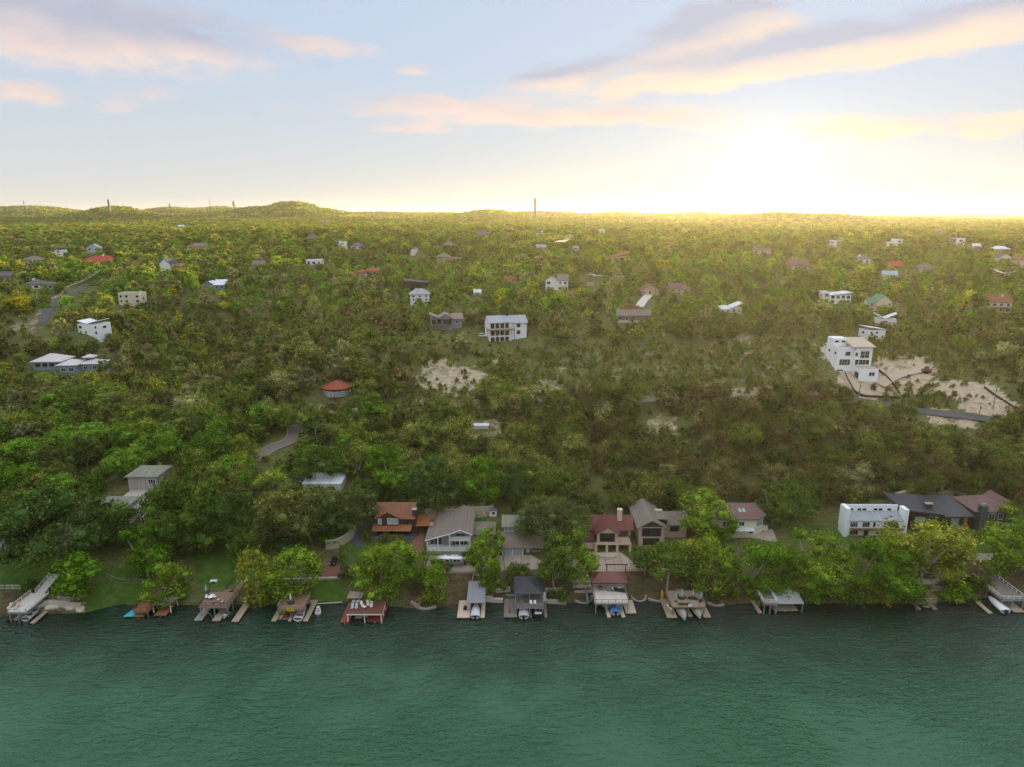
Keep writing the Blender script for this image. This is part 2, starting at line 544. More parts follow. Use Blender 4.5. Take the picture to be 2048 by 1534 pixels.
# ------------------------------------------------------------------ ground
LAWNS = [  # clipped grass, in pixels of the photograph
    [(0, 1120), (130, 1100), (190, 1140), (110, 1190), (0, 1175)], [(200, 1130), (300, 1140), (300, 1200), (160, 1235), (180, 1190)],
    [(380, 1085), (520, 1085), (560, 1150), (440, 1175), (390, 1170)], [(690, 1085), (770, 1080), (840, 1090), (820, 1130), (700, 1135)], [(560, 1160), (690, 1160), (690, 1212), (540, 1212)],
    [(640, 1060), (710, 1040), (710, 1085), (640, 1095)], [(1580, 1050), (1700, 1050), (1700, 1085), (1580, 1085)], [(1900, 1060), (1985, 1060), (1985, 1110), (1900, 1110)],
    [(905, 1010), (975, 1010), (975, 1050), (905, 1050)]]
LIME = [  # bare limestone, quarried ground and dirt
    ([(835, 730), (880, 715), (930, 725), (965, 740), (960, 775), (915, 790), (830, 775)], 1.0), ([(815, 780), (850, 780), (870, 830), (820, 830)], .7), ([(870, 800), (950, 790), (960, 825), (890, 830)], .6),
    ([(1050, 765), (1115, 755), (1125, 800), (1045, 815)], .75), ([(1085, 720), (1125, 720), (1110, 800), (1070, 800)], .6), ([(1120, 690), (1680, 680), (1690, 790), (1130, 800)], .46), ([(1130, 775), (1680, 775), (1680, 797), (1130, 797)], .8),
    ([(1285, 830), (1350, 830), (1360, 868), (1290, 868)], .9), ([(1620, 688), (1680, 690), (1690, 740), (1650, 725)], 1.4), ([(1680, 735), (1760, 745), (1800, 790), (1715, 800), (1680, 770)], 1.4), ([(1750, 710), (1870, 715), (1880, 780), (1800, 790), (1755, 745)], 1.2),
    ([(1880, 755), (1985, 758), (2048, 810), (2048, 840), (1940, 830), (1885, 790)], 1.5), ([(1840, 815), (1960, 825), (1960, 860), (1850, 850)], .9), ([(1400, 668), (1560, 668), (1560, 685), (1400, 685)], .7),
    ([(0, 640), (95, 630), (85, 660), (0, 690)], .55), ([(640, 815), (800, 820), (795, 835), (640, 830)], .9), ([(1000, 690), (1012, 690), (1008, 750), (996, 750)], .8), ([(930, 830), (1000, 840), (1010, 880), (930, 890)], .6), ([(1290, 560), (1410, 565), (1400, 590), (1250, 585)], .55),
    ([(1780, 985), (1930, 990), (1935, 1015), (1790, 1015)], 1.1), ([(780, 1020), (990, 1005), (990, 1030), (790, 1040)], .7), ([(60, 595), (120, 585), (110, 600), (60, 640)], .5), ([(1010, 1145), (1240, 1130), (1240, 1165), (1000, 1165)], .35), ([(1860, 1140), (1930, 1140), (1900, 1190), (1850, 1185)], .8),
    ([(60, 1195), (165, 1190), (165, 1225), (60, 1225)], .8)]
DIRT = [[(820, 1145), (1240, 1145), (1240, 1210), (820, 1215)], [(1260, 1130), (1480, 1140), (1480, 1215), (1250, 1205)], [(1930, 1110), (2048, 1110), (2048, 1200), (1930, 1190)], [(0, 1170), (120, 1160), (120, 1230), (0, 1230)]]


def inside(poly, X, Y):
    c = np.zeros(X.shape, bool); n = len(poly); j = n - 1
    for i in range(n):
        xi, yi = poly[i]; xj, yj = poly[j]
        k = ((yi > Y) != (yj > Y)) & (X < (xj - xi) * (Y - yi) / (yj - yi + 1e-9) + xi)
        c ^= k; j = i
    return c


rows = np.concatenate([np.arange(128, 150, 2.0), np.arange(150, 232, 0.8), np.arange(232, 480, 2.4), 480 * 1.024 ** np.arange(0, 152)])
tans = np.linspace(-1.12, 1.12, 380)
GX = rows[:, None] * tans[None, :]
GY = np.repeat(rows[:, None], len(tans), 1)
GZ = H(GX, GY)
PXs, PYs, _ = proj(GX, GY, GZ)


def wob(s):
    return PXs + 26 * fbm(GX / 9 + s, GY / 9, 4), PYs + 13 * fbm(GX / 8, GY / 8 + s, 4)


lawn = np.zeros(GX.shape); lime = np.zeros(GX.shape); dirt = np.zeros(GX.shape)
for p in LAWNS:
    lawn = np.maximum(lawn, inside(p, PXs, PYs) * 1.0)
qx, qy = wob(3.0)
for p, k in LIME:
    lime = np.maximum(lime, inside(p, qx, qy) * k)
for p in DIRT:
    dirt = np.maximum(dirt, inside(p, qx, qy) * 1.0)
# scrape the dug slopes a little lower so that they read as cuts
GZ = GZ - np.clip(lime - 0.85, 0, .4) * 1.5 * (fbm(GX / 5, GY / 5, 3) * 1.2 + 0.3) * (GY > 200)
nr, nc = GX.shape
idx = np.arange(nr * nc).reshape(nr, nc)
faces = np.stack([idx[:-1, :-1], idx[:-1, 1:], idx[1:, 1:], idx[1:, :-1]], -1).reshape(-1, 4)
me = bpy.data.meshes.new('ground')
me.vertices.add(nr * nc)
me.vertices.foreach_set('co', np.stack([GX, GY, GZ], -1).astype(np.float32).ravel())
me.loops.add(faces.size); me.loops.foreach_set('vertex_index', faces.astype(np.int32).ravel())
me.polygons.add(len(faces)); me.polygons.foreach_set('loop_start', np.arange(0, faces.size, 4, dtype=np.int32))
me.update(); me.shade_smooth()
for nm, arr in (('lawn', lawn), ('lime', lime), ('dirt', dirt)):
    a = me.attributes.new(nm, 'FLOAT', 'POINT'); a.data.foreach_set('value', arr.astype(np.float32).ravel())
ground = link(bpy.data.objects.new('ground', me)); tag(ground, kind='structure')
m = bpy.data.materials.new('ground'); m.use_nodes = True
T = NT(m.node_tree); b = T.n['Principled BSDF']
co = T.node('ShaderNodeNewGeometry').outputs['Position']
na = T.noise(co, 0.11, 6.0, 0.65, 0.8); nb = T.noise(co, 0.55, 5.0, 0.65); nd = T.noise(co, 2.6, 3.0, 0.6); nfar = T.noise(co, 0.012, 8.0, 0.7); nb2 = T.noise(co, 0.9, 7.0, 0.75, 1.2)


def attr(T, n):
    return T.node('ShaderNodeAttribute', attribute_name=n).outputs['Fac']


scrub = T.ramp(nb2, [(0.30, (0.045, 0.056, 0.016)), (0.47, (0.092, 0.102, 0.030)), (0.58, (0.145, 0.145, 0.055)), (0.72, (0.26, 0.22, 0.13))])
farc = T.ramp(nfar, [(0.3, (0.030, 0.040, 0.012)), (0.5, (0.060, 0.070, 0.020)), (0.7, (0.10, 0.10, 0.035))])
yv = T.node('ShaderNodeSeparateXYZ', {0: co}).outputs[1]
scrub = T.mix(T.ss(yv, 700, 1800), scrub, farc)
grass = T.ramp(T.noise(co, 0.45, 7.0, 0.72), [(0.3, (0.030, 0.070, 0.010)), (0.5, (0.062, 0.120, 0.018)), (0.72, (0.130, 0.155, 0.044))])
soil = T.ramp(T.m('ADD', T.m('MULTIPLY', nb, 0.7), T.m('MULTIPLY', nd, 0.3)), [(0.3, (0.040, 0.050, 0.014)), (0.45, (0.075, 0.060, 0.030)), (0.65, (0.16, 0.115, 0.065))])
rock = T.ramp(T.m('ADD', T.m('MULTIPLY', nb, 0.6), T.m('MULTIPLY', nd, 0.4)), [(0.25, (0.20, 0.15, 0.09)), (0.45, (0.38, 0.30, 0.20)), (0.6, (0.54, 0.45, 0.32)), (0.8, (0.62, 0.54, 0.42))])
c = T.mix(attr(T, 'dirt'), scrub, soil)
c = T.mix(attr(T, 'lawn'), c, grass)
lm = T.ss(T.m('ADD', T.m('MULTIPLY', attr(T, 'lime'), 0.62), T.m('ADD', T.m('MULTIPLY', T.m('SUBTRACT', na, 0.5), 1.6), T.m('MULTIPLY', T.m('SUBTRACT', nb2, 0.5), 1.3))), 0.30, 0.72)
lm = T.m('MULTIPLY', lm, T.ss(attr(T, 'lime'), 0.05, 0.3))
c = T.mix(lm, c, rock)
T.l.new(c, b.inputs['Base Color']); b.inputs['Roughness'].default_value = 0.95; b.inputs['Specular IOR Level'].default_value = 0.1
bp = T.node('ShaderNodeBump', {'Strength': 0.9, 'Distance': 0.5, 'Height': T.m('ADD', nb, T.m('MULTIPLY', nd, 0.5))})
T.l.new(bp.outputs[0], b.inputs['Normal'])
me.materials.append(m)

# ------------------------------------------------------------------ water
wm = bpy.data.materials.new('water'); wm.use_nodes = True
T = NT(wm.node_tree); b = T.n['Principled BSDF']
co = T.node('ShaderNodeNewGeometry').outputs['Position']
mp = T.node('ShaderNodeMapping', {'Vector': co, 'Rotation': (0, 0, R(-28)), 'Scale': (0.42, 1.0, 1.0)}).outputs[0]
w1 = T.noise(mp, 0.75, 4.0, 0.6, 0.5)
w2 = T.noise(T.node('ShaderNodeMapping', {'Vector': co, 'Rotation': (0, 0, R(24)), 'Scale': (0.6, 1.0, 1.0)}).outputs[0], 1.7, 3.0, 0.5, 0.3)
w3 = T.noise(co, 0.035, 3.0, 0.5)
gust = T.ss(w3, 0.32, 0.62)
hgt = T.m('MULTIPLY', T.m('ADD', T.m('MULTIPLY', w1, 0.7), T.m('MULTIPLY', w2, 0.32)), T.m('ADD', 0.35, T.m('MULTIPLY', gust, 0.75)))
bp = T.node('ShaderNodeBump', {'Strength': 1.0, 'Distance': 1.5, 'Height': hgt})
T.l.new(bp.outputs[0], b.inputs['Normal'])
T.l.new(T.mix(T.ss(T.m('ADD', T.node('ShaderNodeSeparateXYZ', {0: co}).outputs[1], T.m('MULTIPLY', T.noise(co, 0.07, 4.0, 0.6), 34.0)), 128.0, 182.0), T.mix(T.noise(co, 0.02, 3.0), (0.016, 0.092, 0.033), (0.022, 0.112, 0.044)), (0.0035, 0.014, 0.009)), b.inputs['Base Color'])  # dark tone along the bank paints in the tree reflections
b.inputs['Roughness'].default_value = 0.10; b.inputs['IOR'].default_value = 1.333
b.inputs['Specular IOR Level'].default_value = 0.85
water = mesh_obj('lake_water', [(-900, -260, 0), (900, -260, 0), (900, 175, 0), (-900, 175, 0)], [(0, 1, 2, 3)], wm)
tag(water, kind='structure')

# ------------------------------------------------------------------ trees
def leaf_mat(name, instanced):
    m = bpy.data.materials.new(name); m.use_nodes = True
    T = NT(m.node_tree); T.n.remove(T.n['Principled BSDF'])
    out = T.n['Material Output']
    if instanced:
        base = T.node('ShaderNodeAttribute', attribute_type='INSTANCER', attribute_name='tint').outputs['Color']
    else:
        base = T.node('ShaderNodeObjectInfo').outputs['Color']
    isl = T.node('ShaderNodeNewGeometry').outputs['Random Per Island']
    k = T.m('ADD', 0.42, T.m('MULTIPLY', T.m('POWER', isl, 1.6), 1.55))
    vs = T.n.new('ShaderNodeVectorMath'); vs.operation = 'SCALE'
    T.l.new(base, vs.inputs[0]); T.l.new(k, vs.inputs['Scale'])
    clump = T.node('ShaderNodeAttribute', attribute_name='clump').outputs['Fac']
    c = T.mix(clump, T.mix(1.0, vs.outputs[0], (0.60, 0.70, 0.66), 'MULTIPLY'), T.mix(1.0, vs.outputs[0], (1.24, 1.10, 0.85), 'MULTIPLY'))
    d = T.node('ShaderNodeBsdfDiffuse', {'Color': c})
    tr = T.node('ShaderNodeBsdfTranslucent', {'Color': T.mix(1.0, c, (1.25, 1.12, 0.55), 'MULTIPLY')})
    mx = T.node('ShaderNodeMixShader', {0: 0.40, 1: d.outputs[0], 2: tr.outputs[0]})
    T.l.new(mx.outputs[0], out.inputs[0])
    return m


LEAF = leaf_mat('leaves', False)
LEAF_I = leaf_mat('wood_leaves', True)
BARK = mat('bark', (0.16, 0.13, 0.10), 0.9, 0.4, 3.0)
BARK_PALE = mat('pale_bark', (0.36, 0.31, 0.25), 0.9, 0.35, 2.0)


def lobes_for(kind, r):
    """lobes (centre, radius) of a crown of about unit width, standing on z = 0..h"""
    L = []
    if kind == 'oak':
        n = r.randint(24, 36); ph = r.uniform(0, 6.28); asy = r.uniform(.1, .38)
        for i in range(n):
            a = r.uniform(0, 6.283); e = math.asin(r.uniform(-0.45, 1.0))
            k = r.uniform(0.55, 1.0) * (1 - asy + asy * 1.6 * (0.5 + 0.5 * math.sin(a + ph)) ** .8)
            L.append((Vector((math.cos(a) * math.cos(e) * 0.38 * k, math.sin(a) * math.cos(e) * 0.38 * k, 0.34 + math.sin(e) * 0.31 * k)), r.uniform(0.085, 0.19)))
    elif kind == 'grand':
        for i in range(84):
            a = r.uniform(0, 6.283); e = math.asin(r.uniform(-0.4, 1.0)); k = r.uniform(0.5, 1.0)
            L.append((Vector((math.cos(a) * math.cos(e) * 0.43 * k, math.sin(a) * math.cos(e) * 0.43 * k, 0.34 + math.sin(e) * 0.34 * k)), r.uniform(0.055, 0.115)))
    elif kind == 'bright':
        n = r.randint(34, 44)
        off = r.uniform(0, 6.28)
        for i in range(n):
            z = r.uniform(0.18, 1.08)
            w = 0.40 * math.sin(math.pi * min(1, (z - 0.08) / 1.12)) ** 0.75
            a = r.uniform(0, 6.283); k = math.sqrt(r.uniform(0.25, 1.0))
            w *= 1.0 + 0.22 * math.sin(a * 2 + off)
            L.append((Vector((math.cos(a) * w * k, math.sin(a) * w * k, z)), r.uniform(0.10, 0.165)))
    elif kind == 'juniper':
        n = r.randint(18, 26)
        for i in range(n):
            z = r.uniform(0.10, 1.0)
            w = 0.36 * (1.08 - z) ** 0.6 * (0.55 + 0.45 * min(1, z * 5))
            a = r.uniform(0, 6.283); k = math.sqrt(r.uniform(0.15, 1.0))
            L.append((Vector((math.cos(a) * w * k, math.sin(a) * w * k, z * 0.86)), r.uniform(0.10, 0.17)))
    elif kind == 'umbrella':
        for i in range(34):
            a = r.uniform(0, 6.283); k = math.sqrt(r.uniform(0.03, 1.0))
            L.append((Vector((math.cos(a) * 0.42 * k, math.sin(a) * 0.42 * k, 0.62 + 0.10 * (1 - k * k) + r.uniform(-.05, .05))), r.uniform(0.09, 0.13)))
    elif kind == 'weeping':
        for i in range(46):
            z = r.uniform(0.05, 1.05)
            w = 0.34 * math.sin(math.pi * min(1, (z + 0.10) / 1.25)) ** 0.8
            a = r.uniform(0, 6.283); k = math.sqrt(r.uniform(0.3, 1.0))
            L.append((Vector((math.cos(a) * w * k, math.sin(a) * w * k, z)), r.uniform(0.075, 0.125)))
    elif kind == 'shrub':
        for i in range(12):
            a = r.uniform(0, 6.283); k = math.sqrt(r.uniform(0.0, 1.0))
            L.append((Vector((math.cos(a) * 0.36 * k, math.sin(a) * 0.36 * k, 0.14 + 0.30 * (1 - k * k) * r.uniform(.5, 1))), r.uniform(0.11, 0.19)))
    elif kind == 'clump':      # several crowns seen as one from far away
        for i in range(12):
            a = r.uniform(0, 6.283); k = math.sqrt(r.uniform(0.0, 1.0))
            L.append((Vector((math.cos(a) * 0.5 * k, math.sin(a) * 0.5 * k, r.uniform(.03, .14))), r.uniform(0.10, 0.19)))
    return L


def crown_mesh(kind, seed, cards, size, core=1, stretch=1.0):
    """uneven crown: a dark core in each lobe and many leaf sprays round it (real faces through the volume)"""
    r = random.Random(seed)
    g = np.random.default_rng(seed)
    L = lobes_for(kind, r)
    cs = np.array([c for c, _ in L]); rs = np.array([q for _, q in L])
    V, Fc, CL = [], [], []
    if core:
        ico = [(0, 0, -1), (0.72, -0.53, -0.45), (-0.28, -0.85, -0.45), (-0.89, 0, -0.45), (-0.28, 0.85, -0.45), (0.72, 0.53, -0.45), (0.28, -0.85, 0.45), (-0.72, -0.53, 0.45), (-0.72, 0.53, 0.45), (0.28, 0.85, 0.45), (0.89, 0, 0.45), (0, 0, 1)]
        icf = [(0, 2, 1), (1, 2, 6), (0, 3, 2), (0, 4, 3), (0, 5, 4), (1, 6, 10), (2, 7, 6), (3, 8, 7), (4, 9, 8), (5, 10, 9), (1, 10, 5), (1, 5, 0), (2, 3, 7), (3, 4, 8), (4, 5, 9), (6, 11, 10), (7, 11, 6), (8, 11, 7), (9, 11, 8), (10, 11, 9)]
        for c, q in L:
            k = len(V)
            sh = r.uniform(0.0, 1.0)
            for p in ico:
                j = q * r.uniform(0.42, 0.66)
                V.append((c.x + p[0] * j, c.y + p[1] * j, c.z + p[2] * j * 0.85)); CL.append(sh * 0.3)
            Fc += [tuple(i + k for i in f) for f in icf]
    w = rs ** 2; w = w / w.sum()
    which = g.choice(len(L), cards, p=w)
    d = g.normal(size=(cards, 3)); d[:, 2] += 0.25; d /= np.linalg.norm(d, axis=1)[:, None]
    pos = cs[which] + d * (rs[which] * g.uniform(0.55, 1.2, cards))[:, None] * np.array([1, 1, 0.9 * stretch])
    nrm = d * 0.7 + g.normal(size=(cards, 3)) * 0.65; nrm /= np.linalg.norm(nrm, axis=1)[:, None]
    t = np.cross(nrm, g.normal(size=(cards, 3))); t /= np.linalg.norm(t, axis=1)[:, None]
    if stretch > 1: t[:, 2] *= 1.0; t = t * 0.4 + np.array([0, 0, -1.0]) * 0.9; t /= np.linalg.norm(t, axis=1)[:, None]
    bt = np.cross(nrm, t)
    s = size * g.uniform(0.55, 1.0, cards) ** 0.5 * g.choice([0.8, 1.0, 1.5], cards)
    lc = g.uniform(0, 1, len(L))
    for i in range(cards):
        k = len(V); p = pos[i]; a = t[i] * s[i]; bb = bt[i] * s[i] * 0.62; n = nrm[i] * s[i] * 0.22
        V += [tuple(p - a), tuple(p + bb * r.uniform(.6, 1.1) + n), tuple(p + a * r.uniform(.7, 1.1)), tuple(p - bb * r.uniform(.6, 1.1) + n)]
        Fc.append((k, k + 1, k + 2, k + 3))
        CL += [lc[which[i]]] * 4
    me = bpy.data.meshes.new('crown')
    me.from_pydata(V, [], Fc)
    at = me.attributes.new('clump', 'FLOAT', 'POINT'); at.data.foreach_set('value', np.array(CL, np.float32))
    return me, L


def trunk_mesh(L, seed, h0, rad):
    r = random.Random(seed)
    mb = MB()
    top = sum((c for c, _ in L), Vector()) / len(L)
    bend = Vector((r.uniform(-.05, .05), r.uniform(-.05, .05), 0))
    fork = Vector((bend.x, bend.y, h0))
    mb.tube([(0, 0, -0.06), (bend.x * .3, bend.y * .3, h0 * 0.45), fork], [rad * 1.35, rad, rad * 0.82], 7)
    for c, q in r.sample(L, min(6, len(L))):
        e = c - Vector((0, 0, q * 0.3))
        mid = fork.lerp(e, 0.5) + Vector((r.uniform(-.03, .03), r.uniform(-.03, .03), 0.03))
        mb.tube([fork, mid, e], [rad * 0.66, rad * 0.42, rad * 0.16], 5)
    me = bpy.data.meshes.new('trunk')
    me.from_pydata(mb.v, [], mb.f); me.shade_smooth()
    return me


FORMS = {}
for kind, nvar, cards, size, h0, rad in (('oak', 4, 3400, 0.0195, 0.22, 0.022), ('bright', 4, 3600, 0.0195, 0.22, 0.017), ('juniper', 3, 2400, 0.020, 0.12, 0.020),
                                         ('grand', 3, 9000, 0.0125, 0.2, 0.018), ('umbrella', 1, 3200, 0.019, 0.50, 0.012), ('weeping', 2, 3200, 0.020, 0.2, 0.018), ('shrub', 2, 1100, 0.030, 0.08, 0.018)):
    FORMS[kind] = []
    for k in range(nvar):
        cm, L = crown_mesh(kind, 100 + k * 7 + len(kind), cards, size, 1, 1.6 if kind == 'weeping' else 1.0)
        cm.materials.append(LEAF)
        tm = trunk_mesh(L, k, h0, rad); tm.materials.append(BARK_PALE if kind in ('bright', 'umbrella') else BARK)
        FORMS[kind].append((cm, tm))
CAT = {'grand': 'oak tree', 'oak': 'oak tree', 'bright': 'tree', 'juniper': 'juniper tree', 'umbrella': 'tree', 'weeping': 'cypress tree', 'shrub': 'shrub'}
NAME = {'grand': 'oak_tree', 'oak': 'oak_tree', 'bright': 'broadleaf_tree', 'juniper': 'juniper_tree', 'umbrella': 'spreading_tree', 'weeping': 'cypress_tree', 'shrub': 'shrub'}


def tree(kind, loc, width, height, col, label, group=None, var=None, rz=None):
    """thing > trunk, crown; width and height in metres"""
    cm, tm = FORMS[kind][(rnd.randrange(99) if var is None else var) % len(FORMS[kind])]
    o = thing(NAME[kind], label, CAT[kind], loc, rnd.uniform(0, 6.28) if rz is None else rz, group)
    nat = {'grand': 0.76, 'oak': 0.78, 'bright': 1.22, 'juniper': 1.0, 'umbrella': 0.82, 'weeping': 1.12, 'shrub': 0.5}[kind]
    o.scale = (width / 0.98, width / 0.98, height / nat)
    t = bpy.data.objects.new('trunk', tm); link(t); t.parent = o
    c = bpy.data.objects.new('crown', cm); link(c); c.parent = o
    c.color = (*col, 1.0)
    return o

# ------------------------------------------------------------------ woods
OLIVE = (0.190, 0.215, 0.060); DARK = (0.105, 0.140, 0.040); BROWNISH = (0.215, 0.190, 0.085); GREYG = (0.265, 0.260, 0.125)
GREEN = (0.140, 0.250, 0.034); LIMEG = (0.235, 0.300, 0.044); YELL = (0.36, 0.36, 0.04); MIDG = (0.165, 0.215, 0.046)


def shade(c, k):
    return tuple(q * k for q in c)


TAKEN = []          # (x, y, r) footprints that stay free of wild trees
KEEP = []           # (x0, y0, x1, y1, Y) windows of the photograph in which something at distance Y stays visible
HAND = []           # hand placed trees


def free(x, y, r):
    TAKEN.append((x, y, r))


def colour_at(px, py, r):
    """what grows where, as the photograph shows it"""
    q = r.random()
    if py > 830 and px < 760:
        return r.choice([GREEN, GREEN, MIDG, OLIVE, DARK, LIMEG]) if py > 900 or q < .5 else r.choice([OLIVE, GREYG, MIDG, DARK])
    if py > 780 and px > 1150:
        return r.choice([DARK, BROWNISH, MIDG, MIDG, OLIVE, OLIVE, GREYG, shade(BROWNISH, .8)])
    if py > 860:
        return r.choice([DARK, GREEN, MIDG, OLIVE, OLIVE])
    if py > 640:
        if px < 420 and q < .16:
            return r.choice([YELL, LIMEG])  # sunlight on the left crowns is put into the yellow leaf colour
        return r.choice([OLIVE, OLIVE, MIDG, MIDG, GREYG, DARK, BROWNISH])
    if q < .08:
        return r.choice([YELL, LIMEG, LIMEG])
    return r.choice([OLIVE, MIDG, MIDG, GREEN, GREEN, GREYG, DARK])


SPARSE = [[(820, 705), (975, 705), (985, 830), (815, 835)], [(1030, 700), (1690, 670), (1700, 800), (1030, 810)], [(1610, 680), (1900, 700), (2048, 750), (2048, 850), (1840, 860), (1690, 810)], [(0, 630), (100, 620), (90, 690), (0, 700)],
          [(640, 800), (800, 810), (800, 840), (640, 835)], [(1270, 825), (1360, 825), (1370, 872), (1270, 872)], [(925, 830), (1010, 835), (1010, 892), (925, 890)]]
BARE = [[(830, 725), (960, 720), (965, 785), (830, 780)], [(1625, 688), (1690, 692), (1770, 745), (1810, 790), (1715, 800), (1650, 730)], [(1755, 715), (1860, 715), (1880, 770), (1800, 785)], [(1880, 755), (2048, 755), (2048, 835), (1940, 830)],
        [(1845, 815), (1965, 822), (1965, 858), (1850, 850)], [(1285, 832), (1350, 832), (1352, 864), (1290, 864)]]


def grow_woods():
    r = random.Random(11)
    cand = []
    bands = [(182, 300, 5.6), (300, 480, 6.8), (480, 700, 9.0), (700, 1000, 12), (1000, 1600, 16), (1600, 2600, 21), (2600, 5000, 42), (5000, 9500, 80)]
    for y0, y1, s in bands:
        ym = y0
        while ym < y1:
            st = s * r.uniform(.92, 1.08)
            half = ym * (0.92 if ym < 2000 else 0.86)
            n = int(2 * half / s)
            for i in range(n):
                cand.append((-half + (i + 0.5 + r.uniform(-.42, .42)) * s, ym + r.uniform(-.45, .45) * s, s))
            ym += st
    for k in range(4600):      # scrub of the open slopes
        y = r.uniform(262, 352); cand.append((r.uniform(-.62, .86) * y, y, 1.0))
    X = np.array([c[0] for c in cand]); Y = np.array([c[1] for c in cand]); S = np.array([c[2] for c in cand])
    Z = H(X, Y)
    px, py, zc = proj(X, Y, Z)
    keep = (Y - shoreY(X) > 25) & (py < 1078) & (np.abs(px - 1024) < 1500)
    sparse = np.zeros(len(X), bool); bare = np.zeros(len(X), bool)
    jx = px + np.random.default_rng(1).normal(0, 7, len(X)); jy = py + np.random.default_rng(2).normal(0, 4, len(X))
    for p in SPARSE: sparse |= inside(p, jx, jy)
    for p in LAWNS: bare |= inside(p, px, py)
    for p in BARE: bare |= inside(p, jx, jy)
    keep &= ~(bare & ((S > 1.5) | (np.random.default_rng(9).random(len(X)) < .8)))
    dens = fbm(X / 60, Y / 60, 3)
    rr = np.random.default_rng(3).random(len(X))
    keep &= ~((rr < 0.10 + 0.25 * np.clip(dens - 0.15, 0, 1)) & (Y < 1600))
    keep &= ~(sparse & (rr < 0.38) & (S > 1.5)) & (sparse | (S > 1.5))
    for x, y, q in TAKEN:
        keep &= (X - x) ** 2 + (Y - y) ** 2 > (q + 1.5) ** 2
    out = []
    ii = np.nonzero(keep)[0]
    for i in ii:
        s = S[i]; y = Y[i]
        q = r.random()
        col = colour_at(px[i], py[i], r)
        if y > 2600:
            kind = 'clump'; w = s * r.uniform(1.15, 1.7); h = min(w * r.uniform(.25, .45), 14)
        elif sparse[i]:
            kind = 'shrub' if q < .62 else 'juniper'; w = r.uniform(2.6, 6.2) if s > 1.5 else r.uniform(1.2, 4.4); h = w * r.uniform(.6, .95)
        else:
            if px[i] > 1150 and py[i] > 760:
                kind = 'juniper' if q < .55 else 'oak'
            elif py[i] > 850:
                kind = 'bright' if q < .3 else ('juniper' if q < .42 else 'oak')
            else:
                kind = 'oak' if q < .55 else ('juniper' if q < .86 else 'bright')
            w = r.uniform(7.0, 13.5) if y < 300 else r.uniform(6.5, 12.0) if y < 480 else s * r.uniform(.95, 1.5)
            if y < 480: w *= r.choice([.62, .8, 1, 1, 1.1, 1.35])
            w = min(w, 24)
            h = w * r.uniform(.62, 1.15) if y < 900 else w * r.uniform(.55, .85)
            if kind == 'bright': h *= 1.12
            h = min(h, 13.0)
        k = r.uniform(.8, 1.65) if py[i] > 640 else r.uniform(.95, 1.9)  # lower slopes get darker leaves to stand in for their shade
        if y > 650: k *= .88
        if px[i] > 1150 and py[i] > 770: k *= .8
        elif py[i] > 860: k *= .95
        out.append([kind, X[i], y, Z[i], w, h, shade(col, k), px[i], py[i], zc[i]])
    # keep the view free to what the photograph shows
    A = np.array([[o[1], o[2], o[3], o[4], o[5]] for o in out])
    _, ptop, _ = proj(A[:, 0], A[:, 1], A[:, 2] + A[:, 4])
    pxx, pbot, zz = proj(A[:, 0], A[:, 1], A[:, 2])
    hw = A[:, 3] * 0.44 * F / zz
    ok = np.ones(len(out), bool)
    for x0, y0, x1, y1, Yk in KEEP:
        hit = (pxx + hw > x0) & (pxx - hw < x1) & (ptop < y1) & (pbot > y0) & (A[:, 1] < Yk)
        ok &= ~hit
    res = []
    for o, k, a in zip(out, ok, A):       # where a tree would hide a house only low scrub grows
        if not k:
            if a[1] > 1200: continue
            w = r.uniform(2.0, 4.2); h = w * r.uniform(.4, .6)
            x, pt, zz = proj(a[0], a[1], a[2] + h); pb = proj(a[0], a[1], a[2])[1]; q = w * .45 * F / zz
            if any(x + q > x0 and x - q < x1 and pt < y1 and pb > y0 and a[1] < Yk for x0, y0, x1, y1, Yk in KEEP): continue
            o = ['shrub', o[1], o[2], o[3], w, h] + o[6:]
        res.append(o)
    return res


LANDMARKS = [(265, 1000, 'stepped grey house'), (110, 1030, 'huge dark oak'), (400, 1000, 'tall dark oak mass'), (645, 965, 'flat white roof'), (795, 1030, 'rust-roofed house'), (905, 1045, 'grey gabled house'), (1100, 1030, 'grand olive oak'),
             (1212, 1045, 'maroon-roofed stucco house'), (1315, 1030, 'brown shingled house'), (1490, 1030, 'cream mauve-roofed house'), (1610, 1060, 'bright lakeside trees'), (1745, 1020, 'long white house'), (1870, 1005, 'black modern house'),
             (1985, 995, 'charcoal house'), (668, 785, 'red octagonal house'), (550, 895, 'curving hillside road'), (968, 855, 'half sunk pale hut')]


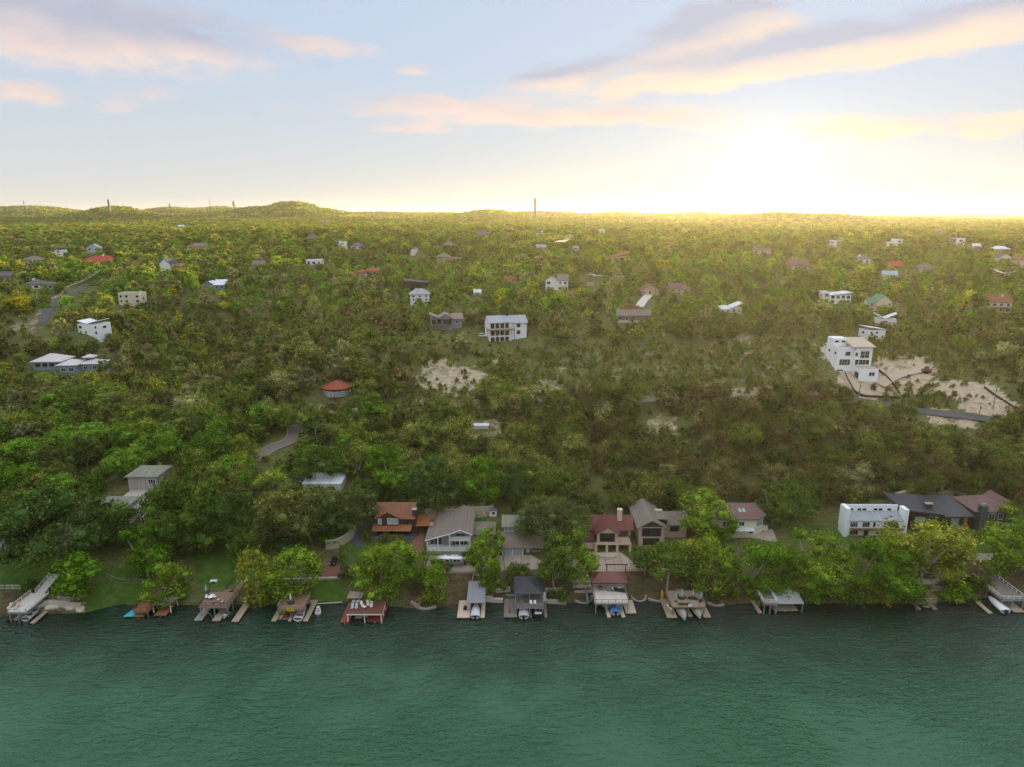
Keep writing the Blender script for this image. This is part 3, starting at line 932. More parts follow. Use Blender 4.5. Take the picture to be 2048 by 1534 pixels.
def plant_woods():
    W_ = grow_woods()
    near = sorted(range(len(W_)), key=lambda i: -(W_[i][4] * W_[i][5]) / W_[i][9] ** 2)
    # those that show largest become trees of their own
    n_ind = 300 - sum(1 for h in HAND)
    pick = [i for i in near if abs(W_[i][7] - 1024) < 1050 and W_[i][8] < 1110 and W_[i][2] < 300][:max(0, n_ind)]
    ps = set(pick)
    groups = {}
    for i in pick:
        kind, x, y, z, w, h, col, px, py, zc = W_[i]
        lum = col[1] / .6
        tone = 'brownish' if col[0] > col[1] * .95 else ('bright green' if col[0] < col[1] * .62 else ('dark green' if lum < .17 else ('yellow-green' if col[0] > .22 else 'olive green')))
        kn = {'oak': 'round oak', 'bright': 'tall broadleaf tree', 'juniper': 'bushy juniper', 'shrub': 'low shrub'}[kind]
        lm = min(LANDMARKS, key=lambda q: (q[0] - px) ** 2 + (q[1] - py) ** 2)
        dx, dy = px - lm[0], lm[1] - py
        rel = ('above' if dy > 0 else 'below') if abs(dx) < max(24, abs(dy) * .5) else (('up and ' if dy > 30 else '') + ('left of' if dx < 0 else 'right of'))
        groups.setdefault((tone, kn, rel, lm[2]), []).append((math.hypot(dx, dy), i))
    for (tone, kn, rel, lm), mem in groups.items():
        for k, (_, i) in enumerate(sorted(mem)):
            kind, x, y, z, w, h, col, px, py, zc = W_[i]
            o_ = 'nearest' if k == 0 else ['second', 'third', 'fourth', 'fifth', 'sixth', 'seventh', 'eighth', 'ninth', 'tenth', 'eleventh', 'twelfth'][min(k, 11) - 1] + ' nearest'
            tree(kind, (x, y, z - 0.2), w, h, col, f'{tone} {kn}, {o_} {rel} the {lm}', 'trees of the wood behind the lakeside houses')
    rest = [W_[i] for i in range(len(W_)) if i not in ps]
    kinds = ['clump', 'juniper', 'oak', 'shrub', 'tall']
    var = {'clump': 3, 'juniper': 3, 'oak': 8, 'shrub': 3, 'tall': 4}
    col = bpy.data.collections.new('wood_forms')
    index = {}
    n = 0
    for kd in kinds:
        for v in range(var[kd]):
            src = 'bright' if kd == 'tall' else kd
            cards, size = {'clump': (420, 0.045), 'juniper': (800, 0.028), 'oak': (1150, 0.026), 'shrub': (450, 0.038), 'tall': (1150, 0.026)}[kd]
            cm, L = crown_mesh(src, 900 + n * 13, cards, size, 1)
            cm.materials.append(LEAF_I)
            o = bpy.data.objects.new('wood_form_%02d' % n, cm)
            col.objects.link(o)
            index.setdefault('bright' if kd == 'tall' else kd, []).append(n)
            n += 1
    nat = {'oak': 0.78, 'bright': 1.22, 'juniper': 1.0, 'shrub': 0.5, 'clump': 0.30}
    N = len(rest)
    r = random.Random(5)
    me = bpy.data.meshes.new('woodland')
    me.vertices.add(N)
    co = np.array([(o[1], o[2], o[3] - 0.15 * o[5]) for o in rest], np.float32)
    me.vertices.foreach_set('co', co.ravel())
    for nm, ty, dat in (('kind', 'INT', np.array([r.choice(index[o[0]]) for o in rest], np.int32)),
                        ('turn', 'FLOAT_VECTOR', np.array([(0, 0, r.uniform(0, 6.28)) for o in rest], np.float32)),
                        ('size', 'FLOAT_VECTOR', np.array([(o[4], o[4] * r.uniform(.85, 1.15), o[5] * 1.12 / nat[o[0]]) for o in rest], np.float32)),
                        ('tint', 'FLOAT_COLOR', np.array([(*o[6], 1) for o in rest], np.float32))):
        a = me.attributes.new(nm, ty, 'POINT')
        a.data.foreach_set({'INT': 'value', 'FLOAT_VECTOR': 'vector', 'FLOAT_COLOR': 'color'}[ty], dat.ravel())
    ob = link(bpy.data.objects.new('woodland', me))
    tag(ob, 'olive and green oak and juniper wood covering the hills to the skyline', 'woodland', kind='stuff')
    ng = bpy.data.node_groups.new('woodland', 'GeometryNodeTree')
    ng.interface.new_socket('Geometry', in_out='INPUT', socket_type='NodeSocketGeometry')
    ng.interface.new_socket('Geometry', in_out='OUTPUT', socket_type='NodeSocketGeometry')
    gi = ng.nodes.new('NodeGroupInput'); go = ng.nodes.new('NodeGroupOutput')
    inst = ng.nodes.new('GeometryNodeInstanceOnPoints')
    ci = ng.nodes.new('GeometryNodeCollectionInfo')
    ci.inputs['Collection'].default_value = col
    ci.inputs['Separate Children'].default_value = True
    ci.inputs['Reset Children'].default_value = True

    def named(n_, t_):
        a = ng.nodes.new('GeometryNodeInputNamedAttribute'); a.data_type = t_; a.inputs['Name'].default_value = n_
        return a.outputs['Attribute']
    L_ = ng.links
    L_.new(gi.outputs[0], inst.inputs['Points'])
    L_.new(ci.outputs[0], inst.inputs['Instance'])
    inst.inputs['Pick Instance'].default_value = True
    L_.new(named('kind', 'INT'), inst.inputs['Instance Index'])
    er = ng.nodes.new('FunctionNodeEulerToRotation')
    L_.new(named('turn', 'FLOAT_VECTOR'), er.inputs[0]); L_.new(er.outputs[0], inst.inputs['Rotation'])
    L_.new(named('size', 'FLOAT_VECTOR'), inst.inputs['Scale'])
    L_.new(inst.outputs[0], go.inputs[0])
    md = ob.modifiers.new('woodland', 'NODES'); md.node_group = ng
    print('WOOD', N, 'individuals', len(pick))

# ------------------------------------------------------------------ building kit
WHITE = mat('white_stucco', (0.80, 0.79, 0.76), 0.85, 0.08, 0.6)
CREAM = mat('cream_stucco', (0.66, 0.58, 0.44), 0.85, 0.1, 0.6)
PALE = mat('pale_siding', (0.62, 0.60, 0.55), 0.8, 0.1, 0.8, stripe=(2, 0.35, 0.25))
TAN = mat('tan_stucco', (0.50, 0.37, 0.24), 0.85, 0.12, 0.6)
SALMON = mat('salmon_stucco', (0.55, 0.30, 0.20), 0.85, 0.12, 0.6)
GREYW = mat('grey_siding', (0.33, 0.30, 0.26), 0.8, 0.1, 0.8, stripe=(2, 0.4, 0.25))
GREIGE = mat('greige_siding', (0.42, 0.36, 0.30), 0.8, 0.1, 0.8, stripe=(0, 0.5, 0.2))
BLUEG = mat('blue_grey_siding', (0.22, 0.27, 0.30), 0.8, 0.1, 0.8, stripe=(2, 0.4, 0.25))
PALEBLUE = mat('pale_blue_siding', (0.42, 0.52, 0.56), 0.8, 0.1, 0.8, stripe=(2, 0.4, 0.2))
CHAR = mat('charcoal_boards', (0.035, 0.033, 0.032), 0.7, 0.15, 0.8, stripe=(0, 0.4, 0.4))
DARKWOOD = mat('dark_timber', (0.075, 0.042, 0.026), 0.75, 0.25, 1.2, stripe=(0, 0.3, 0.3))
REDWOOD = mat('red_timber', (0.18, 0.045, 0.028), 0.75, 0.2, 1.2, stripe=(0, 0.3, 0.3))
CEDAR = mat('cedar_boards', (0.30, 0.13, 0.05), 0.7, 0.2, 1.2, stripe=(0, 0.25, 0.3))
OLIVEW = mat('olive_boards', (0.20, 0.19, 0.13), 0.8, 0.12, 0.8, stripe=(0, 0.4, 0.25))
R_BROWN = mat('brown_shingles', (0.20, 0.165, 0.135), 0.9, 0.42, 0.7, stripe=(2, 0.11, 0.35), bump=0.03)
R_MAUVE = mat('mauve_shingles', (0.175, 0.105, 0.095), 0.85, 0.42, 0.7, stripe=(2, 0.12, 0.3), bump=0.03)
R_MAROON = mat('maroon_metal', (0.15, 0.040, 0.035), 0.55, 0.14, 1.2, stripe=(0, 0.45, 0.4))
R_RUST = mat('rust_tile', (0.22, 0.092, 0.050), 0.8, 0.42, 0.7, stripe=(0, 0.33, 0.35), bump=0.04)
R_RED = mat('red_tile', (0.36, 0.045, 0.028), 0.7, 0.42, 0.7, stripe=(0, 0.33, 0.35))
R_TERRA = mat('terracotta_tile', (0.30, 0.085, 0.045), 0.8, 0.42, 0.7, stripe=(0, 0.33, 0.35))
R_GREY = mat('grey_shingles', (0.13, 0.125, 0.12), 0.9, 0.42, 0.7, stripe=(2, 0.12, 0.3))
R_OLIVE = mat('olive_grey_metal', (0.20, 0.20, 0.145), 0.6, 0.42, 0.7, stripe=(0, 0.5, 0.3))
R_DARK = mat('black_metal', (0.040, 0.042, 0.048), 0.5, 0.18, 1.0, stripe=(0, 0.5, 0.35))
R_NAVY = mat('navy_shingles', (0.035, 0.05, 0.09), 0.8, 0.2, 1.0)
R_WHITE = mat('white_metal', (0.66, 0.68, 0.70), 0.45, 0.1, 0.8, stripe=(0, 0.5, 0.25))
R_BLUE = mat('blue_grey_metal', (0.31, 0.335, 0.36), 0.42, 0.12, 0.8, stripe=(0, 0.5, 0.3))
R_CYAN = mat('light_blue_metal', (0.30, 0.40, 0.44), 0.5, 0.12, 0.8, stripe=(0, 0.5, 0.3))
R_GREEN = mat('green_metal', (0.06, 0.19, 0.11), 0.5, 0.12, 0.8, stripe=(0, 0.5, 0.3))
TRIM = mat('white_trim', (0.78, 0.77, 0.74), 0.6, 0.05)
TRIMD = mat('dark_trim', (0.03, 0.027, 0.025), 0.6, 0.1)
STONE = mat('limestone_blocks', (0.46, 0.39, 0.29), 0.95, 0.35, 1.2, bump=0.06)
STONEW = mat('pale_stone', (0.55, 0.47, 0.37), 0.95, 0.25, 1.0, bump=0.05)
CONC = mat('concrete', (0.36, 0.31, 0.26), 0.9, 0.2, 0.5, bump=0.01)
PAVING = mat('pinkish_paving', (0.42, 0.33, 0.265), 0.9, 0.22, 0.6, stripe=(0, 2.4, 0.25))
BRICKP = mat('red_brick_paving', (0.20, 0.095, 0.065), 0.9, 0.25, 1.4, stripe=(1, 0.5, 0.25))
ASPH = mat('asphalt', (0.085, 0.085, 0.088), 0.95, 0.2, 0.8)
GLASS = glass('window_glass', (0.018, 0.022, 0.026))
GLASSB = glass('bright_glass', (0.30, 0.38, 0.38), 0.12)
D_BROWN = mat('brown_decking', (0.22, 0.145, 0.098), 0.85, 0.25, 1.0, stripe=(0, 0.30, 0.3))
D_RED = mat('red_brown_decking', (0.155, 0.055, 0.036), 0.8, 0.25, 1.0, stripe=(1, 0.30, 0.3))
D_ORANGE = mat('orange_brown_decking', (0.26, 0.115, 0.048), 0.8, 0.25, 1.0, stripe=(0, 0.30, 0.3))
D_TAN = mat('tan_decking', (0.38, 0.29, 0.20), 0.85, 0.22, 1.0, stripe=(0, 0.30, 0.3))
D_PINK = mat('pale_pink_decking', (0.58, 0.44, 0.34), 0.85, 0.2, 1.0, stripe=(0, 0.30, 0.25))
D_GREY = mat('weathered_decking', (0.20, 0.175, 0.15), 0.9, 0.25, 1.0, stripe=(0, 0.30, 0.3))
D_PALE = mat('pale_decking', (0.60, 0.54, 0.47), 0.85, 0.2, 1.0, stripe=(0, 0.30, 0.25))
P_WOOD = mat('post_timber', (0.22, 0.165, 0.11), 0.85, 0.25, 2.0)
P_GALV = mat('galvanised_steel', (0.42, 0.43, 0.43), 0.45, 0.1, 2.0, metal=0.6)
P_DARK = mat('dark_steel', (0.045, 0.04, 0.036), 0.6, 0.1, 2.0)


def faceframe(face, c):
    """(right, outward) of a wall face"""
    r, n = {'f': ((1, 0, 0), (0, -1, 0)), 'b': ((-1, 0, 0), (0, 1, 0)), 'l': ((0, -1, 0), (-1, 0, 0)), 'r': ((0, 1, 0), (1, 0, 0))}[face]
    return Vector(r), Vector(n), Vector(c)


def slabbox(mb, o, r, n, u0, u1, z0, z1, d0, d1):
    q = []
    for z in (z0, z1):
        for u, d in ((u0, d0), (u1, d0), (u1, d1), (u0, d1)):
            q.append(o + r * u + n * d + Vector((0, 0, z)))
    mb.add(q, [(0, 1, 2, 3), (7, 6, 5, 4), (4, 5, 1, 0), (5, 6, 2, 1), (6, 7, 3, 2), (7, 4, 0, 3)])


def window(parent, face, c, w, h, nx=1, nz=1, fm=None, gm=None, name='window', fr=0.11):
    """a window on a wall face; c = bottom centre on the wall; frame bars stand proud, the pane sits between them"""
    fm = fm or TRIM; gm = gm or GLASS
    r, n, o = faceframe(face, c)
    mb = MB()
    slabbox(mb, o, r, n, -w / 2 - fr, w / 2 + fr, -fr, 0, -0.05, 0.09)
    slabbox(mb, o, r, n, -w / 2 - fr, w / 2 + fr, h, h + fr, -0.05, 0.08)
    slabbox(mb, o, r, n, -w / 2 - fr, -w / 2, 0, h, -0.05, 0.08)
    slabbox(mb, o, r, n, w / 2, w / 2 + fr, 0, h, -0.05, 0.08)
    for i in range(1, nx):
        u = -w / 2 + w * i / nx
        slabbox(mb, o, r, n, u - fr * .35, u + fr * .35, 0, h, -0.05, 0.07)
    for i in range(1, nz):
        z = h * i / nz
        slabbox(mb, o, r, n, -w / 2, w / 2, z - fr * .35, z + fr * .35, -0.05, 0.066)
    f = mb.build(name, fm, parent)
    for i in range(nx):
        g = MB()
        slabbox(g, o, r, n, -w / 2 + w * i / nx + (fr * .35 if i else 0), -w / 2 + w * (i + 1) / nx - (fr * .35 if i < nx - 1 else 0), 0, h, -0.04, 0.03)
        g.build('pane', gm, f)
    return f


def box(parent, name, m, *a):
    return MB().box(*a).build(name, m, parent)


def gable(parent, x0, x1, y0, y1, z, h, axis, m, over=0.5, t=0.2, wm=None, name='roof'):
    """ridge along x or y; also the gable walls; fascia boards as sub-parts"""
    mb = MB()
    if axis == 'y':
        c = (x0 + x1) / 2; s = h / ((x1 - x0) / 2); e = over * s
        A = [(x0 - over, y0 - over, z - e + t), (c, y0 - over, z + h + t), (c, y1 + over, z + h + t), (x0 - over, y1 + over, z - e + t)]
        B = [(c, y0 - over, z + h + t), (x1 + over, y0 - over, z - e + t), (x1 + over, y1 + over, z - e + t), (c, y1 + over, z + h + t)]
        ends = [[(x0, y, z), (x1, y, z), (c, y, z + h)] for y in (y0, y1)]
        off = Vector((0, 0.12, 0))
    else:
        c = (y0 + y1) / 2; s = h / ((y1 - y0) / 2); e = over * s
        A = [(x0 - over, y0 - over, z - e + t), (x1 + over, y0 - over, z - e + t), (x1 + over, c, z + h + t), (x0 - over, c, z + h + t)]
        B = [(x0 - over, c, z + h + t), (x1 + over, c, z + h + t), (x1 + over, y1 + over, z - e + t), (x0 - over, y1 + over, z - e + t)]
        ends = [[(x, y0, z), (x, y1, z), (x, c, z + h)] for x in (x0, x1)]
        off = Vector((0.12, 0, 0))
    mb.slab(A, t); mb.slab(B, t)
    rf = mb.build(name, m, parent)
    if wm:
        for k, tri in enumerate(ends):
            o = off * (1 if k == 0 else -1)
            q = [Vector(a) for a in tri]; q2 = [a + o for a in q]
            MB().add(q + q2, [(0, 1, 2), (5, 4, 3), (0, 3, 4, 1), (1, 4, 5, 2), (2, 5, 3, 0)]).build('gable_wall', wm, parent)
    return rf


def hip(parent, x0, x1, y0, y1, z, h, m, over=0.6, t=0.22, name='roof', frac=1.0):
    x0 -= over; x1 += over; y0 -= over; y1 += over
    w, d = x1 - x0, y1 - y0
    k = min(w, d) / 2 * frac
    if w >= d:
        a, b = (x0 + k, (y0 + y1) / 2), (x1 - k, (y0 + y1) / 2)
    else:
        a, b = ((x0 + x1) / 2, y0 + k), ((x0 + x1) / 2, y1 - k)
    v = [(x0, y0, z), (x1, y0, z), (x1, y1, z), (x0, y1, z), (x0, y0, z + t), (x1, y0, z + t), (x1, y1, z + t), (x0, y1, z + t), (*a, z + t + h), (*b, z + t + h)]
    f = [(3, 2, 1, 0), (0, 1, 5, 4), (1, 2, 6, 5), (2, 3, 7, 6), (3, 0, 4, 7)]
    if w >= d:
        f += [(4, 5, 9, 8), (5, 6, 9), (6, 7, 8, 9), (7, 4, 8)]
    else:
        f += [(4, 5, 8), (5, 6, 9, 8), (6, 7, 9), (7, 4, 8, 9)]
    return MB().add(v, f).build(name, m, parent)


def shed(parent, x0, x1, y0, y1, zf, zb, m, over=0.5, t=0.2, axis='y', name='roof'):
    """single slope: zf at y0 (or x0), zb at y1 (or x1)"""
    if axis == 'y':
        s = (zb - zf) / (y1 - y0)
        q = [(x0 - over, y0 - over, zf - s * over + t), (x1 + over, y0 - over, zf - s * over + t), (x1 + over, y1 + over, zb + s * over + t), (x0 - over, y1 + over, zb + s * over + t)]
    else:
        s = (zb - zf) / (x1 - x0)
        q = [(x0 - over, y0 - over, zf - s * over + t), (x1 + over, y0 - over, zb + s * over + t), (x1 + over, y1 + over, zb + s * over + t), (x0 - over, y1 + over, zf - s * over + t)]
    return MB().slab(q, t).build(name, m, parent)


def railing(parent, pts, h, m, step=1.6, bars=1, t=0.07, name='railing'):
    mb = MB()
    for a, b in zip(pts[:-1], pts[1:]):
        a, b = Vector(a), Vector(b)
        n = max(1, round((b - a).length / step))
        for i in range(n + 1):
            p = a.lerp(b, i / n)
            mb.bar(p, p + Vector((0, 0, h)), t)
        mb.bar(a + Vector((0, 0, h)), b + Vector((0, 0, h)), t * 1.3, t)
        for k in range(bars):
            z = h * (k + 0.6) / (bars + 0.6) * 0.9
            mb.bar(a + Vector((0, 0, z)), b + Vector((0, 0, z)), t * 0.5)
    return mb.build(name, m, parent)


def chimney(parent, x, y, z0, z1, m, w=0.9, d=0.9, cap=None):
    c = box(parent, 'chimney', m, x - w / 2, x + w / 2, y - d / 2, y + d / 2, z0, z1)
    box(c, 'chimney_cap', cap or TRIMD, x - w / 2 - .1, x + w / 2 + .1, y - d / 2 - .1, y + d / 2 + .1, z1, z1 + .18)
    return c


def steps(parent, a, b, w, m, n=10, name='stair'):
    """straight flight from a (low) to b (high)"""
    a, b = Vector(a), Vector(b)
    d = (b - a); h = Vector((d.x, d.y, 0)).normalized(); r = Vector((h.y, -h.x, 0)) * w / 2
    mb = MB()
    for i in range(n):
        p = a + d * (i / n); q = a + d * ((i + 1) / n)
        z = q.z
        mb.add([p - r + Vector((0, 0, z - p.z)), p + r + Vector((0, 0, z - p.z)), Vector((q.x, q.y, z)) + r, Vector((q.x, q.y, z)) - r,
                p - r + Vector((0, 0, z - p.z - .2)), p + r + Vector((0, 0, z - p.z - .2)), Vector((q.x, q.y, z - .2)) + r, Vector((q.x, q.y, z - .2)) - r],
               [(0, 1, 2, 3), (7, 6, 5, 4), (0, 4, 5, 1), (1, 5, 6, 2), (2, 6, 7, 3), (3, 7, 4, 0)])
    return mb.build(name, m, parent)


def site(px, py, rx, ry=None, keep=None, dz=0.0):
    """ground point for something, reserving its footprint and its place in the view"""
    p = P(px, py)
    ry = ry or rx
    n = max(1, int(rx / 3))
    for i in range(-n, n + 1):
        free(p.x + i * rx / n * 0.8, p.y + ry * 0.5, max(3.0, ry * 0.62))
    if keep:
        KEEP.append((*keep, p.y))
    p.z += dz
    return p


# ------------------------------------------------------------------ generic house of the hills (size in pixels of the photograph)
def hill_house(label, px, py, wpx, hpx, roof, wm, rm, storeys=2, rz=0.0, dep=0.75, chim=None, wing=None, deck=None, rise=0.30, big=False, keep=None, frame=None, gm=None, name='house', win=True):
    p = site(px, py, 5, 5, None)
    s = 1 / pxm(p)
    w, h = wpx * s * .86, hpx * s * .86
    d = w * dep
    free(p.x, p.y + d / 2, max(w, d) * 0.46)
    wpx *= .86; hpx *= .86
    k = keep or (px - wpx * .42, py - hpx - 2, px + wpx * .42, py - hpx * (0.60 if py > 560 else .80))
    KEEP.append((*k, p.y + d * .3))
    o = thing(name, label, 'house', p, rz)
    rh = h * rise if roof not in ('flat',) else 0
    wh = h - rh
    x0, x1 = -w / 2, w / 2
    if wing and wing[0] < 0: x0 = -w / 2 + w * wing[1]
    if wing and wing[0] > 0: x1 = w / 2 - w * wing[1]

    def vol(x0, x1, y0, y1, wh, roof, rh, wm, rm, storeys):
        fm = frame or TRIM
        box(o, 'wall', wm, x0, x1, y0, y1, -4.0, wh)
        if roof == 'hip': hip(o, x0, x1, y0, y1, wh, rh, rm, over=0.05 * w)
        elif roof == 'gable_y': gable(o, x0, x1, y0, y1, wh, rh, 'y', rm, over=0.035 * w, wm=wm)
        elif roof == 'gable_x': gable(o, x0, x1, y0, y1, wh, rh, 'x', rm, over=0.035 * w, wm=wm)
        elif roof == 'shed': shed(o, x0, x1, y0, y1, wh + rh * .3, wh + rh, rm, over=0.04 * w)
        elif roof == 'shed_back': shed(o, x0, x1, y0, y1, wh + rh, wh, rm, over=0.04 * w)
        elif roof == 'shed_l': shed(o, x0, x1, y0, y1, wh + rh, wh, rm, over=0.04 * w, axis='x')
        elif roof == 'shed_r': shed(o, x0, x1, y0, y1, wh, wh + rh, rm, over=0.04 * w, axis='x')
        elif roof == 'butterfly':
            c = x0 + (x1 - x0) * .45
            shed(o, x0, c, y0, y1, wh + rh, wh + .1, rm, over=0.0, axis='x'); shed(o, c, x1, y0, y1, wh + .1, wh + rh * 1.2, rm, over=0.0, axis='x')
        elif roof == 'flat':
            box(o, 'roof', rm, x0 + .2, x1 - .2, y0 + .2, y1 - .2, wh - .5, wh + .06)
            mb = MB()
            mb.box(x0 - .05, x1 + .05, y0 - .05, y0 + .2, wh, wh + .5); mb.box(x0 - .05, x1 + .05, y1 - .2, y1 + .05, wh, wh + .5)
            mb.box(x0 - .05, x0 + .2, y0 + .2, y1 - .2, wh, wh + .5); mb.box(x1 - .2, x1 + .05, y0 + .2, y1 - .2, wh, wh + .5)
            mb.build('parapet', wm, o)
        if not win: return
        ww = x1 - x0
        n = max(1, min(5, int(ww / s / 10)))
        sh = wh / storeys
        for q in range(storeys):
            for i in range(n):
                u = x0 + ww * (i + 0.5) / n
                if rnd.random() < .22 and n > 1: continue
                bw = ww / n * (0.62 if big else rnd.choice((.3, .42, .55)))
                window(o, 'f', (u, y0, q * sh + sh * .22), bw, sh * (.62 if big else .48), 2 if bw / s > 7 else 1, 1, fm, gm, fr=max(.08, .35 * s))
        side = 'l' if px > 1024 else 'r'
        window(o, side, (x0 if side == 'l' else x1, (y0 + y1) / 2, wh * .55), (y1 - y0) * .25, sh * .45, 1, 1, fm, gm, fr=max(.08, .35 * s))
    vol(x0, x1, 0, d, wh, roof, rh, wm, rm, storeys)
    if wing:
        side, fw, fh, wroof, wwm, wrm = wing
        wx0, wx1 = (-w / 2, x0 - .01) if side < 0 else (x1 + .01, w / 2)
        vol(wx0, wx1, d * .12, d * .8, wh * fh, wroof, rh * .7 if wroof != 'flat' else 0, wwm, wrm, max(1, round(storeys * fh)))
    if chim:
        chimney(o, x0 + (x1 - x0) * chim[0], d * .45, wh * .5, h * chim[1], chim[2], w=max(.9, 4 * s), d=max(.9, 3 * s))
    if deck:
        z = wh / storeys * deck[0]
        dd = d * .28
        box(o, 'balcony', deck[1], x0 - .2, x1 + .2, -dd, -.01, z - .22, z)
        for i in range(4):
            u = x0 + (x1 - x0) * i / 3
            MB().bar((u, -dd + .15, -4), (u, -dd + .15, z - .22), .25).build('post', deck[1], o)
        railing(o, [(x0 - .15, 0, z), (x0 - .15, -dd + .05, z), (x1 + .15, -dd + .05, z), (x1 + .15, 0, z)], 1.0, deck[2], step=2.0)
    return o

# ------------------------------------------------------------------ drives, roads and walls on the ground
def sheet(name, poly, m, lift=0.07, step=1.2, kind='structure', lev=None):
    """a convex paved area draped on the ground; corners in pixels"""
    q = [P(*a) for a in poly]
    xs = [a.x for a in q]; ys = [a.y for a in q]
    nx = max(1, int((max(xs) - min(xs)) / step)); ny = max(1, int((max(ys) - min(ys)) / step))
    bm = bmesh.new()
    bmesh.ops.create_grid(bm, x_segments=nx, y_segments=ny, size=0.5)
    for v in bm.verts:
        v.co.x = min(xs) + (v.co.x + .5) * (max(xs) - min(xs)); v.co.y = min(ys) + (v.co.y + .5) * (max(ys) - min(ys))
    cx, cyy = sum(xs) / len(xs), sum(ys) / len(ys)
    for a, b_ in zip(q, q[1:] + q[:1]):
        e = Vector((b_.x - a.x, b_.y - a.y, 0)); n = Vector((e.y, -e.x, 0)).normalized()
        if n.dot(Vector((cx - a.x, cyy - a.y, 0))) > 0: n = -n
        bmesh.ops.bisect_plane(bm, geom=bm.verts[:] + bm.edges[:] + bm.faces[:], plane_co=(a.x, a.y, 0), plane_no=n, clear_outer=True)
    hz = H(np.array([v.co.x for v in bm.verts]), np.array([v.co.y for v in bm.verts]))
    for v, z in zip(bm.verts, hz):
        v.co.z = z + lift
    me = bpy.data.meshes.new(name); bm.to_mesh(me); bm.free(); me.shade_smooth()
    me.materials.append(m)
    o = link(bpy.data.objects.new(name, me))
    for a in q: free(a.x, a.y, 1.5)
    return tag(o, kind=kind)


def smooth_line(pts, n=10):
    out = []
    for i in range(len(pts) - 1):
        p0, p1, p2, p3 = pts[max(i - 1, 0)], pts[i], pts[i + 1], pts[min(i + 2, len(pts) - 1)]
        for k in range(n):
            t = k / n
            out.append(0.5 * ((2 * p1) + (p2 - p0) * t + (2 * p0 - 5 * p1 + 4 * p2 - p3) * t * t + (3 * p1 - p0 - 3 * p2 + p3) * t ** 3))
    return out + [pts[-1]]


def ribbon(name, px, width, m, lift=0.12, kerb=None, free_r=None):
    """a road along pixels, draped; kerb = material of a raised edge on the lower side"""
    q = smooth_line([P(*a) for a in px], 8)
    V, Fc = [], []
    c = 5
    for i, p in enumerate(q):
        d = q[min(i + 1, len(q) - 1)] - q[max(i - 1, 0)]; d.z = 0; d.normalize()
        r = Vector((d.y, -d.x, 0))
        for k in range(c):
            a = p + r * width * (k / (c - 1) - .5)
            V.append((a.x, a.y, H(a.x, a.y)))
    for i in range(len(q)):      # a road is level across
        z = sum(V[i * c + k][2] for k in range(c)) / c
        for k in range(c):
            V[i * c + k] = (V[i * c + k][0], V[i * c + k][1], max(V[i * c + k][2], z * .5 + V[i * c + k][2] * .5) + lift)
    for i in range(len(q) - 1):
        for k in range(c - 1):
            Fc.append((i * c + k, i * c + k + 1, (i + 1) * c + k + 1, (i + 1) * c + k))
    o = mesh_obj(name, V, Fc, m, smooth=True)
    tag(o, kind='structure')
    for p in q: free(p.x, p.y, free_r or min(width * .4, 2.0))
    if kerb:
        for side in (0, c - 1):
            mb = MB()
            L = [Vector(V[i * c + side]) for i in range(len(q))]
            for a, b_ in zip(L[:-1], L[1:]):
                mb.bar(a + Vector((0, 0, .02)), b_ + Vector((0, 0, .02)), .3, .3)
            mb.build('kerb', kerb, o)
    return o


def wall_line(name, label, px, h, t, m, cap=None, dz=0.0, cat='wall', z0=-0.6):
    """a low wall standing on the ground along pixels"""
    q = smooth_line([P(*a) for a in px], 5)
    o = thing(name, label, cat, q[0])
    mb = MB(); top = MB()
    for a, b_ in zip(q[:-1], q[1:]):
        za = max(H(a.x, a.y), H(b_.x, b_.y)) + dz
        d = (b_ - a); d.z = 0; r = Vector((d.y, -d.x, 0)).normalized() * t / 2
        d = d * 0.02
        v = [a - r - d, a + r - d, b_ + r + d, b_ - r + d]
        poly = [((p.x - q[0].x), (p.y - q[0].y)) for p in v]
        mb.prism(poly, za + z0 - q[0].z, za + h - q[0].z)
        r2 = r * 1.25
        v = [a - r2 - d, a + r2 - d, b_ + r2 + d, b_ - r2 + d]
        top.prism([((p.x - q[0].x), (p.y - q[0].y)) for p in v], za + h - q[0].z, za + h + .12 - q[0].z)
    mb.build('wall_face', m, o)
    top.build('coping', cap or m, o)
    return o


sheet('driveway', [(858, 1112), (1005, 1112), (1010, 1140), (852, 1141)], PAVING)
sheet('driveway', [(1006, 1111), (1062, 1110), (1110, 1138), (1011, 1140)], PAVING, .085)
sheet('forecourt', [(1178, 1104), (1240, 1104), (1290, 1142), (1152, 1142)], PAVING)
sheet('driveway', [(1532, 1060), (1545, 1058), (1556, 1086), (1505, 1076)], PAVING)
sheet('driveway', [(1930, 1107), (2110, 1104), (2110, 1121), (1930, 1120)], CONC)
sheet('brick_path', [(828, 1060), (848, 1058), (846, 1108), (822, 1110)], BRICKP)
sheet('brick_patio', [(652, 1117), (690, 1115), (690, 1156), (644, 1156)], BRICKP)
sheet('brick_patio', [(700, 1128), (725, 1127), (722, 1146), (698, 1146)], BRICKP)
ribbon('path', [(735, 1046), (717, 1058), (712, 1078), (722, 1092)], 2.6, ASPH, .1)
sheet('terrace', [(745, 1062), (832, 1062), (832, 1076), (742, 1077)], ASPH, .1)
ribbon('road', [(508, 922), (525, 908), (548, 895), (580, 882), (590, 868), (588, 850)], 5.6, mat('worn_road', (0.17, 0.14, 0.12), .95, .2, .6), .15, CONC)
ribbon('road', [(540, 972), (560, 966), (590, 962), (612, 964)], 5.0, ASPH, .15)
ribbon('road', [(84, 648), (92, 628), (112, 606), (150, 584), (182, 570), (200, 560)], 4.6, ASPH, .2)
ribbon('road', [(1700, 800), (1780, 812), (1850, 824), (1905, 830), (1960, 837), (2060, 846)], 5.5, ASPH, .15)
